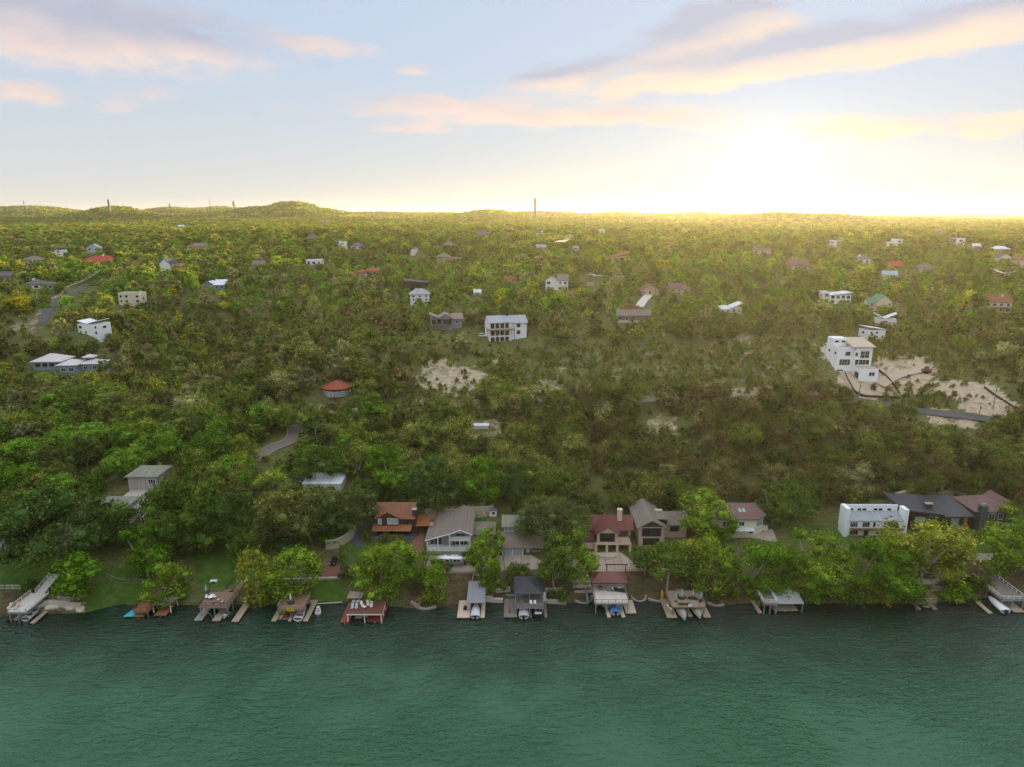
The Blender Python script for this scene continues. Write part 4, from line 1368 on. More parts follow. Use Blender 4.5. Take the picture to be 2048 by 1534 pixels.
ribbon('road', [(1255, 806), (1300, 800), (1360, 797), (1420, 795), (1520, 796), (1620, 797)], 5.0, mat('dusty_road', (0.19, 0.16, 0.13), .95, .2, .6), .15)
ribbon('driveway', [(1278, 614), (1285, 604), (1292, 596), (1298, 590)], 5.5, mat('pale_concrete', (0.55, 0.52, 0.48), .9, .1, .6), .2)
ribbon('road', [(822, 512), (828, 503), (832, 495), (838, 485)], 8.0, CONC, .4)
ribbon('driveway', [(330, 562), (340, 557), (348, 552)], 6.0, CONC, .3)
ribbon('road', [(455, 566), (500, 563), (540, 562), (570, 560)], 5.0, CONC, .3)
ribbon('road', [(1185, 552), (1230, 553), (1290, 556), (1420, 562)], 5.5, CONC, .3)
ribbon('road', [(-20, 540), (10, 545), (25, 552)], 9, ASPH, .3)
ribbon('dirt_track', [(1640, 696), (1662, 706), (1678, 722), (1690, 745), (1715, 775), (1745, 790)], 5.0, mat('pale_dirt', (0.42, 0.34, 0.25), .95, .25, .5, bump=.05), .12)
ribbon('dirt_track', [(1760, 770), (1790, 752), (1830, 742), (1860, 735)], 5.0, MATS['pale_dirt'], .12)

wall_line('retaining_wall', 'tall curved beige retaining wall round the planted mound by the golf cart', [(652, 1098), (672, 1096), (692, 1086), (706, 1074), (712, 1060)], 2.6, .45, mat('beige_render', (0.40, 0.33, 0.23), .9, .15, .8), mat('pale_coping', (0.62, 0.52, 0.36), .9, .1))
wall_line('retaining_wall', 'short beige stone wall across the top of the planted mound under the oak', [(645, 1062), (665, 1058), (688, 1050)], 1.4, .6, MATS['beige_render'], MATS['pale_coping'])
wall_line('retaining_wall', 'pale limestone retaining wall beside the dark-roofed boathouse', [(1090, 1184), (1108, 1184), (1124, 1183)], .9, .6, STONEW)
wall_line('sea_wall', 'block limestone sea wall between the dark-roofed boathouse and the small cove', [(1092, 1206), (1112, 1208), (1132, 1210)], 1.0, .7, STONEW)
wall_line('sea_wall', 'pale limestone sea wall between the grey-roofed dock and the dark-roofed boathouse', [(966, 1202), (985, 1204), (1006, 1205)], 1.0, .7, STONEW)
wall_line('retaining_wall', 'pale limestone terrace wall above the grey-roofed dock', [(992, 1184), (1005, 1183), (1020, 1182)], 1.0, .6, STONEW)
wall_line('sea_wall', 'curved grey concrete edge of the grassy point with the overhanging tree', [(822, 1206), (832, 1213), (850, 1219), (872, 1214)], .5, .5, CONC)
wall_line('sea_wall', 'round concrete edge of the grassy bulge left of the maroon-roofed dock', [(1150, 1203), (1165, 1210), (1180, 1206), (1184, 1196)], .5, .5, CONC)
wall_line('sea_wall', 'round concrete edge of the grassy bulge right of the maroon-roofed dock', [(1262, 1196), (1275, 1206), (1288, 1204), (1292, 1196)], .5, .5, CONC)
wall_line('sea_wall', 'long low concrete edge of the bank left of the two-umbrella dock', [(1296, 1200), (1315, 1205), (1330, 1206)], .5, .5, CONC)
wall_line('sea_wall', 'concrete edge of the bank right of the two-umbrella dock', [(1415, 1208), (1432, 1214), (1448, 1210)], .5, .5, CONC)
wall_line('retaining_wall', 'thin pale kerb wall along the paved drive below the grey gabled house', [(852, 1146), (900, 1146), (950, 1146), (1005, 1144)], .35, .35, CONC)
wall_line('retaining_wall', 'pale stone kerb across the bare slope above the two-umbrella dock', [(1296, 1143), (1335, 1141), (1372, 1141)], .4, .5, STONEW)
wall_line('retaining_wall', 'upper curved pale block wall above the small brown dock', [(1824, 1138), (1850, 1142), (1880, 1143)], .8, .5, STONEW)
wall_line('retaining_wall', 'lower curved pale block wall above the small brown dock', [(1835, 1164), (1862, 1168), (1890, 1160)], 1.0, .5, STONEW)
wall_line('sea_wall', 'rough limestone ledge along the water beside the white two-level dock', [(70, 1215), (100, 1208), (130, 1212), (160, 1214)], .7, 1.2, STONEW)
wall_line('sea_wall', 'straight low timber edge of the lawn beside the yellow-sign dock', [(622, 1211), (655, 1209), (684, 1207)], .35, .3, STONEW)
wall_line('retaining_wall', 'low pale wall in front of the brick patio', [(555, 1161), (600, 1160), (680, 1157)], .4, .4, STONEW)
wall_line('retaining_wall', 'orange-tan cut bank wall behind the grey gabled house', [(890, 1030), (930, 1026), (985, 1022)], 1.6, .6, STONE)
wall_line('retaining_wall', 'rough tan cut rock wall behind the black flat-roofed house', [(1786, 1004), (1830, 992), (1880, 990), (1930, 1004)], 2.6, .8, STONE)
wall_line('retaining_wall', 'grey block wall below the yellow-green shrubs of the rust-roofed house', [(742, 1079), (790, 1080), (828, 1079)], .9, .4, mat('slate_blocks', (0.13, 0.135, 0.15), .9, .25, 1.0))
wall_line('retaining_wall', 'pale block wall under the long low pergola house', [(1232, 646), (1290, 647), (1380, 650)], 1.2, .5, STONEW)

for b_ in ((530, 886, 576, 902), (90, 612, 106, 640), (1280, 594, 1298, 612), (1850, 822, 1960, 838), (140, 562, 190, 582), (824, 490, 836, 510)):
    KEEP.append((*b_, P((b_[0] + b_[2]) / 2, (b_[1] + b_[3]) / 2).y))

# ------------------------------------------------------------------ lakeside houses
# grey gabled house with the covered porch
p = site(897, 1104, 9, 14, (848, 1026, 985, 1090))
h = thing('lake_house', 'grey shingled gabled house with a covered porch behind the silver trailer', 'house', p)
box(h, 'wall', GREIGE, -6.0, 6.3, 2.4, 15, -2, 4.0)
box(h, 'wall', GREIGE, 0.6, 6.3, 2.0, 15, 4.0, 5.9)
V = [(-6.6, -.6, 3.75), (0.3, -.6, 5.75), (0.3, 16, 5.75), (-6.6, 16, 3.75)]
MB().slab([(a, b, c + .2) for a, b, c in V], .22).build('roof', R_BROWN, h)
rf = gable(h, 0.5, 6.4, 0.0, 15.6, 5.75, 1.35, 'y', R_BROWN, .6, .22, GREIGE)
mb = MB(); mb.bar((-6.6, -.68, 3.86), (0.2, -.68, 5.84), .1, .26); mb.bar((-.1, -.68, 5.62), (3.45, -.68, 7.16), .1, .26); mb.bar((3.45, -.68, 7.16), (7.0, -.68, 5.62), .1, .26)
mb.build('bargeboard', TRIM, rf)
chimney(h, -5.6, 8, 3, 5.9, STONEW, 1.0, 1.0)
box(h, 'porch_floor', TRIM, -6.2, 6.4, -1.0, 2.4, .75, 1.0)
box(h, 'porch_skirt', GREIGE, -6.1, 6.3, -.85, 2.4, -2, .75)
railing(h, [(-6.1, 2.2, 1.0), (-6.1, -.9, 1.0), (6.3, -.9, 1.0), (6.3, 2.2, 1.0)], 1.0, TRIM, 1.3, 4, .09)
for x in (-6.0, -2.9, 0.4, 3.4, 6.2):
    MB().bar((x, -.75, 1.0), (x, -.75, 3.9 + (x + 6.6) * .29 if x < 0.5 else 4.0), .2).build('post', TRIM, h)
box(h, 'balcony', TRIM, .4, 6.4, -.9, 2.0, 3.9, 4.1)
railing(h, [(.5, 1.9, 4.1), (.5, -.8, 4.1), (6.3, -.8, 4.1), (6.3, 1.9, 4.1)], .95, TRIM, 1.4, 4, .08)
window(h, 'f', (3.4, 2.0, 4.15), 2.6, 1.5, 2)
window(h, 'f', (-3.8, 2.4, 1.2), 3.4, 2.1, 3)
window(h, 'f', (3.6, 2.4, 1.1), 3.6, 2.2, 3)
box(h, 'door', mat('red_door', (0.22, 0.04, 0.025), .6), 1.0, 1.9, 2.33, 2.395, 1.0, 3.1)
box(h, 'side_wing', GREIGE, 6.31, 13, 5, 12, -2, 2.9)
shed(h, 6.5, 13, 5, 12, 2.9, 3.4, R_BROWN, .4)
window(h, 'f', (9.5, 5, 1.0), 2.2, 1.2, 2)

# rust tiled house
p = site(790, 1069, 9, 11, (745, 1003, 858, 1060))
h = thing('lake_house', 'dark timber house with rust-orange tiled roofs and awning above the lawn', 'house', p)
box(h, 'wall', DARKWOOD, -5.2, 5.2, 0, 9, -2, 5.4)
gable(h, -5.2, 5.4, 0.4, 9, 5.4, 2.7, 'x', R_RUST, .7, .25, DARKWOOD)
box(h, 'dormer', DARKWOOD, -5.0, 1.4, -.6, 3.5, 3.2, 5.8)
gable(h, -5.1, 1.5, -.7, 4.6, 5.75, 1.75, 'y', R_RUST, .5, .25, DARKWOOD, name='dormer_roof')
window(h, 'f', (-.9, -.6, 3.75), 1.9, 1.7, 2, 1, TRIM, GLASSB); window(h, 'f', (.8, -.6, 3.75), .7, 1.6, 1, 1, TRIM, GLASSB); window(h, 'f', (-4.2, -.6, 3.75), .8, 1.6, 1, 1, TRIM, GLASSB)
shed(h, -6.0, 5.0, -2.6, -.01, 2.45, 3.15, mat('rust_awning', (0.27, 0.10, 0.042), .6, .15, 1, stripe=(0, .4, .3)), .25, .15, name='awning')
for x in (-5.8, -2.2, 1.4, 4.8):
    MB().bar((x, -2.5, -1), (x, -2.5, 2.4), .2).build('post', TRIMD, h)
window(h, 'f', (-2.5, 0, .3), 4.0, 2.0, 4, 1, TRIMD); window(h, 'f', (2.8, 0, .3), 3.0, 2.0, 3, 1, TRIMD)
window(h, 'f', (3.6, 0, 3.4), 1.4, 1.2, 2, 1, TRIMD)
chimney(h, 5.9, 1.2, -1, 7.6, DARKWOOD, 1.2, 1.4, CONC)
shed(h, 6.6, 11.2, -.4, 5.5, 3.0, 3.5, MATS['rust_awning'], .3, .15, name='carport_roof')
for x, y in ((6.8, -.4), (11, -.4), (6.8, 5.2), (11, 5.2)):
    MB().bar((x, y, -2), (x, y, 3.0), .22).build('post', DARKWOOD, h)
railing(h, [(-6.6, -5.0, 0.05), (5.4, -5.0, .05)], 1.0, P_DARK, 1.5, 3, .06)

# small white shed
p = site(986, 1033, 3, 3, (978, 1017, 996, 1030))
h = thing('garden_shed', 'tiny white shed with one dark window at the foot of the wood', 'shed', p)
box(h, 'wall', WHITE, -1.1, 1.1, 0, 2, -1, 1.9); gable(h, -1.1, 1.1, 0, 2, 1.9, .5, 'x', R_GREY, .15, .1, WHITE); window(h, 'f', (.15, 0, .7), 1.0, .8)

# olive house with the teal garage doors
p = site(1043, 1111, 8, 12, (1008, 1046, 1078, 1110))
h = thing('lake_house', 'low olive-brown house with pale teal garage doors beneath the big oak', 'house', p)
box(h, 'wall', PALE, -5.6, .6, 0, 6.5, -2, 2.6)
box(h, 'wall', OLIVEW, .61, 6.0, 1.2, 6.5, -2, 2.6)
shed(h, -5.6, 6.0, 0, 6.6, 2.6, 3.7, R_BROWN, .6, .25)
window(h, 'f', (-4.0, 0, .1), 2.6, 2.0, 3, 1, TRIM, GLASSB, name='garage_door'); window(h, 'f', (-1.1, 0, .1), 2.6, 2.0, 3, 1, TRIM, GLASSB, name='garage_door')
box(h, 'door', TRIM, 1.4, 2.3, 1.12, 1.195, 0, 2.1); window(h, 'f', (4.2, 1.2, .9), 1.8, 1.2, 2)
box(h, 'upper_wall', OLIVEW, -5.2, 5.8, 7.0, 14, -2, 5.8)
gable(h, -5.2, 5.8, 7.0, 14, 5.8, 1.7, 'x', R_OLIVE, .6, .25, OLIVEW)
window(h, 'f', (-3.2, 7.0, 4.1), 3.4, 1.3, 3, 1, TRIM, GLASSB); window(h, 'f', (3.0, 7.0, 4.1), 3.4, 1.3, 3, 1, TRIM, GLASSB)

# stucco house with the maroon roof and glazed bay
STUC = mat('peach_stucco', (0.64, 0.48, 0.35), .85, .1, .6)
p = site(1214, 1107, 9, 13, (1166, 1026, 1266, 1106))
h = thing('lake_house', 'peach stucco house with maroon metal roof and tall glazed gable bay', 'house', p)
box(h, 'wall', STUC, -7.2, 7.4, 4.6, 12.5, -2, 5.6)
gable(h, -7.4, 7.6, 4.2, 12.6, 5.6, 2.3, 'x', R_MAROON, .6, .2, STUC)
box(h, 'bay_wall', STUC, -2.9, 2.9, 0.6, 4.59, 3.0, 6.3)
rf = gable(h, -3.0, 3.0, 0.2, 8.0, 6.3, 2.0, 'y', R_MAROON, .6, .22, STUC, name='bay_roof')
window(h, 'f', (0, .6, 3.55), 4.1, 2.75, 3, 2, TRIMD)
mb = MB(); mb.add([(-2.0, .48, 6.42), (2.0, .48, 6.42), (0, .48, 7.7), (-2.0, .56, 6.42), (2.0, .56, 6.42), (0, .56, 7.7)], [(0, 1, 2), (5, 4, 3), (0, 3, 4, 1), (1, 4, 5, 2), (2, 5, 3, 0)])
mb.build('gable_glazing', GLASS, h)
box(h, 'bay_floor', STUC, -3.6, 7.0, .3, 4.59, 2.5, 2.99)
for x in (-3.2, 0, 3.0, 6.7):
    box(h, 'pillar', STUC, x - .35, x + .35, .5, 1.2, -1.5, 2.5)
MB().lathe([(3.9, -1.5), (3.9, .15)], 16, (0, 1.5, 0)).build('porch_floor', STONEW, h)
window(h, 'f', (-1.5, 4.6, .3), 2.2, 1.9, 2, 1, TRIMD); window(h, 'f', (1.5, 4.6, .3), 2.2, 1.9, 2, 1, TRIMD); window(h, 'f', (5.2, 4.6, .5), 1.6, 1.4, 2, 1, TRIMD)
window(h, 'f', (5.2, 4.6, 3.2), 2.6, 2.0, 2, 1, TRIMD)
railing(h, [(3.1, .45, 3.0), (6.9, .45, 3.0), (6.9, 4.5, 3.0)], 1.0, P_DARK, 1.0, 4, .08)
box(h, 'side_wall', STUC, -6.8, -3.0, 1.6, 4.59, -2, 2.5); shed(h, -7.0, -3.1, 1.2, 4.5, 3.9, 5.2, R_MAROON, .3, .2, name='lean_to_roof')
chimney(h, 4.4, 7.2, 4, 10.4, STUC, 1.3, 1.3, STUC)

# brown roofed house
p = site(1303, 1092, 9, 13, (1274, 1004, 1372, 1060))
h = thing('lake_house', 'brown shingled house with pinkish side walls between maroon roof and bright tree', 'house', p)
PINKW = mat('pinkish_stucco', (0.50, 0.36, 0.28), .85, .1, .6)
box(h, 'wall', PINKW, -3.8, 3.4, 0, 15, -2, 6.0)
gable(h, -3.9, 3.5, 0, 15, 6.0, 2.1, 'y', R_BROWN, .6, .22, DARKWOOD)
box(h, 'wall', PINKW, 3.41, 11, 4, 12, -2, 5.2)
gable(h, 1.5, 11.2, 3.4, 12.2, 5.2, 2.0, 'x', R_BROWN, .5, .22, PINKW)
box(h, 'dormer', DARKWOOD, 2.2, 4.8, 2.6, 6, 5.6, 6.6); shed(h, 2.1, 4.9, 2.5, 6.2, 7.2, 6.7, R_BROWN, .2, .15, name='dormer_roof'); window(h, 'f', (3.5, 2.6, 5.75), 1.8, .7, 1, 1, TRIMD)
box(h, 'skylight', mat('skylight_cream', (0.55, 0.45, 0.32), .6), 2.4, 4.6, 8.5, 9.6, 7.0, 7.35)
window(h, 'f', (-.2, 0, 3.2), 5.4, 2.4, 4, 1, TRIMD); window(h, 'f', (-.2, 0, .4), 4.6, 2.0, 3, 1, TRIMD)
window(h, 'l', (-3.8, 5, 3.4), 1.6, 1.3, 2); window(h, 'l', (-3.8, 10, 3.4), 1.6, 1.3, 2); window(h, 'f', (7.4, 4, 2.8), 2.4, 1.5, 2, 1, TRIMD)

# cream house with the mauve hip roof
p = site(1492, 1073, 8, 12, (1432, 1011, 1536, 1060))
h = thing('lake_house', 'cream house with mauve hip roof, skylights and chamfered corner window', 'house', p)
CR2 = mat('ivory_boards', (0.72, 0.65, 0.52), .8, .1, .8, stripe=(2, .4, .15))
MB().prism([(-8, 0), (2.4, 0), (5.6, 2.4), (5.6, 10.5), (-8, 10.5)], -2, 5.6).build('wall', CR2, h)
v = [(-8.7, -.7, 5.6), (2.7, -.7, 5.6), (6.4, 2.1, 5.6), (6.4, 11.2, 5.6), (-8.7, 11.2, 5.6)]
MB().add(v + [(a, b, 5.85) for a, b, c in v] + [(-4, 5.4, 7.9), (1.6, 5.6, 7.9)],
         [(4, 3, 2, 1, 0), (0, 1, 6, 5), (1, 2, 7, 6), (2, 3, 8, 7), (3, 4, 9, 8), (4, 0, 5, 9), (5, 6, 11, 10), (6, 7, 11), (7, 8, 11), (8, 9, 10, 11), (9, 5, 10)]).build('roof', R_MAUVE, h)
for x in (-1.9, -.7):
    MB().slab([(x, 2.2, 6.95), (x + .8, 2.2, 6.95), (x + .8, 3.6, 7.45), (x, 3.6, 7.45)], .2).build('skylight', GLASSB, h)
window(h, 'f', (-5.6, 0, 3.2), 1.0, 1.6); window(h, 'f', (-1.6, 0, 3.5), 1.4, 1.2, 2); window(h, 'f', (-6.8, 0, 3.2), .9, 1.6)
r_ = Vector((3.2, 2.4, 0)).normalized(); mb = MB(); n_ = Vector((r_.y, -r_.x, 0))
fr_ = MB(); slabbox(fr_, Vector((4.0, 1.2, 3.0)), r_, n_, -1.6, 1.6, -.12, 2.2, -.05, .06); w_ = fr_.build('window', TRIM, h)
slabbox(mb, Vector((4.0, 1.2, 3.0)), r_, n_, -1.45, 1.45, 0, 2.05, .02, .1); mb.build('pane', GLASSB, w_)
shed(h, -4.6, 1.8, -1.4, -.01, 2.35, 2.75, R_WHITE, .1, .1, name='awning')
box(h, 'lower_wall', STUC, -7.9, 2.3, -.6, -.02, -2, .4)
window(h, 'f', (-5.6, 0, .3), 1.4, 1.8, 1, 1, TRIMD); window(h, 'f', (2.0 - .6, 0, 1.2), 1.0, .5, 1, 1, TRIMD)
shed(h, 5.61, 7.6, 2.6, 9, 3.4, 2.2, R_MAUVE, .2, .18, axis='x', name='lean_to_roof'); box(h, 'lean_to_wall', CR2, 5.61, 7.4, 2.8, 8.8, -2, 2.2)

# long white house
p = site(1748, 1071, 11, 11, (1680, 1006, 1810, 1058))
h = thing('lake_house', 'long white two-storey house with clerestory windows and tall white end towers', 'house', p, 0, None, .93)
WH2 = mat('bright_white_boards', (0.86, 0.86, 0.85), .7, .06, .6)
box(h, 'wall', WH2, -8.9, 8.6, 0, 3.6, -.6, 5.2); box(h, 'plinth', TRIMD, -8.8, 8.5, .05, 3.5, -2.5, -.6)
shed(h, -8.9, 8.6, -.1, 3.4, 5.2, 6.7, R_BLUE, .25, .15)
box(h, 'clerestory', WH2, -8.7, 8.4, 3.61, 6.4, -2, 8.1); box(h, 'flat_roof', R_GREY, -8.6, 8.3, 3.9, 6.3, 8.1, 8.18); box(h, 'parapet', WH2, -8.75, 8.45, 3.58, 3.88, 8.1, 9.0)
for x in (-8.0, -6.4, -3.8, -2.2, 1.4, 3.0, 5.8):
    window(h, 'f', (x, 3.61, 7.15), 1.05, .5, 1, 1, TRIMD, fr=.06)
box(h, 'end_tower', WH2, -10.2, -8.91, -.8, 3.2, -2.5, 9.6); box(h, 'end_tower', WH2, 8.61, 9.9, -.4, 3.0, -2.5, 9.0)
for x, w, n in ((-6.9, 2.2, 4), (-3.0, 2.2, 3), (-.4, .8, 1), (3.0, .8, 1), (5.2, 2.4, 4)):
    window(h, 'f', (x, 0, 3.0), w, 1.6, n, 1, TRIM)
mb = MB(); mb.box(-8.0, 8.5, -1.3, -.01, 2.35, 2.6); mb.build('balcony', D_BROWN, h)
box(h, 'planter', D_BROWN, -8.0, 8.5, -1.45, -1.31, 2.4, 3.1)
for x, w, n in ((-6.6, 2.4, 3), (5.0, 2.4, 3)):
    window(h, 'f', (x, 0, .2), w, 1.6, n, 1, TRIM)
box(h, 'door', TRIMD, -3.4, -2.0, -.09, -.02, -.4, 1.9); box(h, 'step_slab', CONC, -4.2, .2, -2.2, -.02, -.75, -.45)
for x in (-3.9, -1.4): MB().lathe([(.25, 0), (.4, .5), (.38, .6)], 10, (x, -1.0, -.45)).build('planter_pot', TRIMD, h)
window(h, 'f', (.9, 0, .5), .8, .6)

# black flat-roofed house
p = site(1872, 1062, 11, 12, (1800, 993, 1936, 1058))
h = thing('lake_house', 'black modern house with wide low dark roof and a cedar end wall', 'house', p)
box(h, 'wall', CHAR, -7.6, 7.2, 0, 11, -2, 5.0)
MB().slab([(-10.6, .8, 6.6), (1.2, -.9, 5.7), (1.2, 12, 6.6), (-10.6, 12, 7.4)], .55).build('roof', R_DARK, h)
MB().slab([(1.21, -1.6, 5.3), (10.2, -1.2, 5.4), (9.6, 11.8, 6.9), (1.21, 12, 6.55)], .5).build('roof', R_DARK, h)
chimney(h, -1.4, 3.2, 5, 7.5, DARKWOOD, 2.0, 1.2, CONC)
box(h, 'cedar_wall', CEDAR, 7.4, 8.5, -.6, 8, -2, 4.9)
window(h, 'f', (5.2, 0, .6), 2.4, 3.8, 2, 2, TRIMD, GLASSB); window(h, 'f', (.4, 0, 2.6), 4.6, 1.8, 4, 1, TRIMD); window(h, 'f', (.4, 0, .2), 4.6, 1.8, 4, 1, TRIMD); window(h, 'f', (-5.4, 0, 2.4), 3.0, 2.2, 3, 1, TRIMD, GLASSB)
box(h, 'balcony', TRIMD, -2.6, 3.4, -1.4, -.01, 2.1, 2.3); railing(h, [(-2.5, -1.3, 2.3), (3.3, -1.3, 2.3)], 1, CEDAR, 1.5, 2, .07)

# charcoal house with brown roofs at the edge
p = site(1985, 1060, 9, 12, (1926, 978, 2038, 1030))
h = thing('lake_house', 'charcoal house with steep brown roofs and a square grey chimney tower', 'house', p)
SLATE = mat('slate_boards', (0.075, 0.078, 0.085), .8, .12, .8, stripe=(0, .4, .3))
box(h, 'wall', SLATE, -6, 3.4, 0, 10, -2, 6.0); hip(h, -6, 3.4, 0, 10, 6.0, 2.9, R_MAUVE, .8, .25)
box(h, 'wall', SLATE, 3.41, 9.5, 2.5, 11, -2, 4.6); gable(h, 2.6, 9.6, 2.4, 11.4, 4.6, 3.2, 'y', R_MAUVE, .7, .25, SLATE)
box(h, 'chimney_tower', SLATE, -5.6, -3.6, -1.6, -.01, -2, 8.4); box(h, 'chimney_cap', CONC, -5.0, -4.2, -1.2, -.4, 8.4, 9.0)
window(h, 'f', (-1.0, 0, 3.6), 1.6, 1.7, 2, 1, TRIM); window(h, 'f', (1.6, 0, 3.6), 1.2, 1.7, 2, 1, TRIM); shed(h, 2.6, 6.4, .6, 2.49, 3.2, 3.9, R_MAUVE, .3, .18, name='porch_roof')
window(h, 'f', (6.4, 2.5, 2.0), 2.6, 1.5, 3, 1, TRIM); box(h, 'deck', D_PALE, 3.5, 9.4, -.8, 2.45, 1.6, 1.85)

# grey house of two hipped blocks among the oaks
p = site(228, 1062, 7, 22, (196, 956, 332, 1040)); KEEP.append((250, 1000, 290, 1058, p.y))
h = thing('lake_house', 'grey siding house of two hip-roofed blocks stepping uphill between dark oaks', 'house', p)
box(h, 'wall', GREIGE, -5.4, 3.4, 0, 8.6, -2, 7.0); hip(h, -5.4, 3.4, 0, 8.6, 7.0, 1.5, R_OLIVE, .7, .25)
for x, w in ((-1.2, 1.3), (.4, 1.3), (2.3, .9)):
    window(h, 'f', (x, 0, .7), w, 1.5, 2 if w > 1 else 1)
window(h, 'f', (-1.0, 0, 4.6), 1.0, 1.2); window(h, 'r', (3.4, 4.2, 4.4), 1.2, 1.3)
MB().slab([(3.5, 5.0, 5.4), (5.6, 5.0, 4.9), (5.6, 12, 4.9), (3.5, 12, 5.4)], .12).build('glass_canopy', mat('canopy_glass', (.5, .48, .48), .2), h)
for y in (5.2, 8.6, 11.8): MB().bar((5.5, y, 0), (5.5, y, 4.85), .14).build('post', TRIM, h)
box(h, 'link_wall', GREIGE, -2.4, 3.2, 8.61, 16, -2, 6.6)
box(h, 'upper_wall', GREIGE, -3.2, 6.0, 16.01, 25, -2, 11.0); hip(h, -3.2, 6.0, 16.01, 25, 11.0, 1.6, R_OLIVE, .7, .25, 'upper_roof')
window(h, 'f', (4.4, 16.01, 8.6), 2.2, 1.5, 3); window(h, 'r', (6.0, 20, 7.6), 1.4, 1.6, 2)
mb = MB(); mb.bar((3.5, .3, 3.2), (3.5, 8.4, 3.2), .1, .2); mb.bar((6.1, 16.3, 7.2), (6.1, 24.6, 7.2), .1, .2); mb.build('white_band', TRIM, h)

# house at the left edge
p = site(-22, 1100, 7, 10, (-40, 1050, 16, 1100))
h = thing('lake_house', 'grey house with white framed windows cut off by the edge, below the large dark oak', 'house', p)
box(h, 'wall', GREYW, -6, 5.4, 0, 9, -2, 6.4); gable(h, -6, 5.4, 0, 9, 6.4, 2.2, 'x', R_GREY, .6, .2, GREYW)
for z in (.6, 3.8):
    for x in (-3, .4, 3.8): window(h, 'f', (x, 0, z), 1.7, 1.8, 2)
railing(h, [(-6, -2.4, 3.2), (6, -2.4, 3.2)], 1, TRIM, 1.2, 3, .1); box(h, 'balcony', TRIM, -6, 6, -2.5, -.01, 3.0, 3.2)
for x in (-5.6, 0, 5.6): MB().bar((x, -2.3, -2), (x, -2.3, 3.0), .25).build('post', TRIM, h)

# flat white roof in the wood
p = site(645, 985, 7, 8, (606, 953, 688, 972))
h = thing('house', 'low house showing only its pale metal roof and stub chimney behind the oaks', 'house', p)
box(h, 'wall', PALE, -6.2, 6.2, 0, 8, -2, 2.9); shed(h, -6.2, 6.2, 0, 8, 3.0, 3.6, R_WHITE, .3, .2); chimney(h, -5.4, 6, 2, 4.8, STONE, 1, 1)
window(h, 'f', (-2, 0, 1), 2, 1.2, 2); window(h, 'f', (3, 0, 1), 2, 1.2, 2)
# pale carport between the oaks
p = site(300, 1048, 4, 4, (292, 1020, 318, 1045))
h = thing('garden_pavilion', 'pale little terrace pavilion with sloping roof beside the grey stepped house', 'pavilion', p)
for x in (-1.6, 1.6):
    for y in (0, 3): MB().bar((x, y, -1), (x, y, 2.4), .2).build('post', TRIM, h)
shed(h, -1.8, 1.8, -.2, 3.2, 2.4, 3.0, R_WHITE, .2, .12); box(h, 'floor', CONC, -2, 2, -.4, 3.4, -1, .1)

# ------------------------------------------------------------------ boats and small things
def hull_mesh(L, Wd, h, deck=0.12, n=9):
    """lofted hull, bow towards -y, transom at +y; open inside with a floor"""
    V, Fc = [], []
    for i in range(n):
        t = i / (n - 1)
        y = -L / 2 + L * t
        w = Wd / 2 * (1 - (1 - t) ** 2.4) ** 0.8 if t > 0 else 0.02
        sheer = h * (1.12 - 0.18 * t)
        keel = -0.15 + 0.42 * h * (1 - t) ** 3
        V += [(-w, y, sheer), (-w * .93, y, h * .45 + keel * .4), (-w * .55, y, keel + .12), (0, y, keel), (w * .55, y, keel + .12), (w * .93, y, h * .45 + keel * .4), (w, y, sheer),
              (w * .82, y, sheer + .02), (w * .78, y, h * .45), (-w * .78, y, h * .45), (-w * .82, y, sheer + .02)]
    m = 11
    for i in range(n - 1):
        for k in range(m):
            Fc.append((i * m + k, i * m + (k + 1) % m, (i + 1) * m + (k + 1) % m, (i + 1) * m + k))
    Fc.append(tuple(range(m - 4))[::-1]); Fc.append(tuple((n - 1) * m + k for k in range(7)))
    Fc.append((( n - 1) * m + 6, (n - 1) * m + 7, (n - 1) * m + 10, (n - 1) * m + 0)); Fc.append(((n - 1) * m + 7, (n - 1) * m + 8, (n - 1) * m + 9, (n - 1) * m + 10))
    return V, Fc


BOATW = mat('white_gelcoat', (0.74, 0.74, 0.73), .3, .05, spec=.5)
BOATG = mat('grey_boat_cover', (0.40, 0.39, 0.38), .9, .15, 1.0)
BOATT = mat('tan_boat_cover', (0.36, 0.31, 0.26), .9, .15, 1.0)
BOATB = mat('blue_boat_cover', (0.06, 0.19, 0.42), .8, .12, 1.0)
DKBLUE = mat('dark_vinyl', (0.03, 0.035, 0.045), .5)
BLACK = mat('black_rubber', (0.02, 0.02, 0.02), .6)
YELLOW = mat('yellow_plastic', (0.62, 0.46, 0.03), .45, .06)
REDP = mat('red_plastic', (0.40, 0.03, 0.025), .45, .06)
TEAL = mat('turquoise_foam', (0.05, 0.38, 0.42), .7, .1)
CUSH = mat('pale_cushions', (0.62, 0.56, 0.48), .9, .1)
PINKC = mat('pink_cushions', (0.55, 0.33, 0.28), .9, .1)
GREYC = mat('grey_cushions', (0.34, 0.38, 0.42), .9, .1)


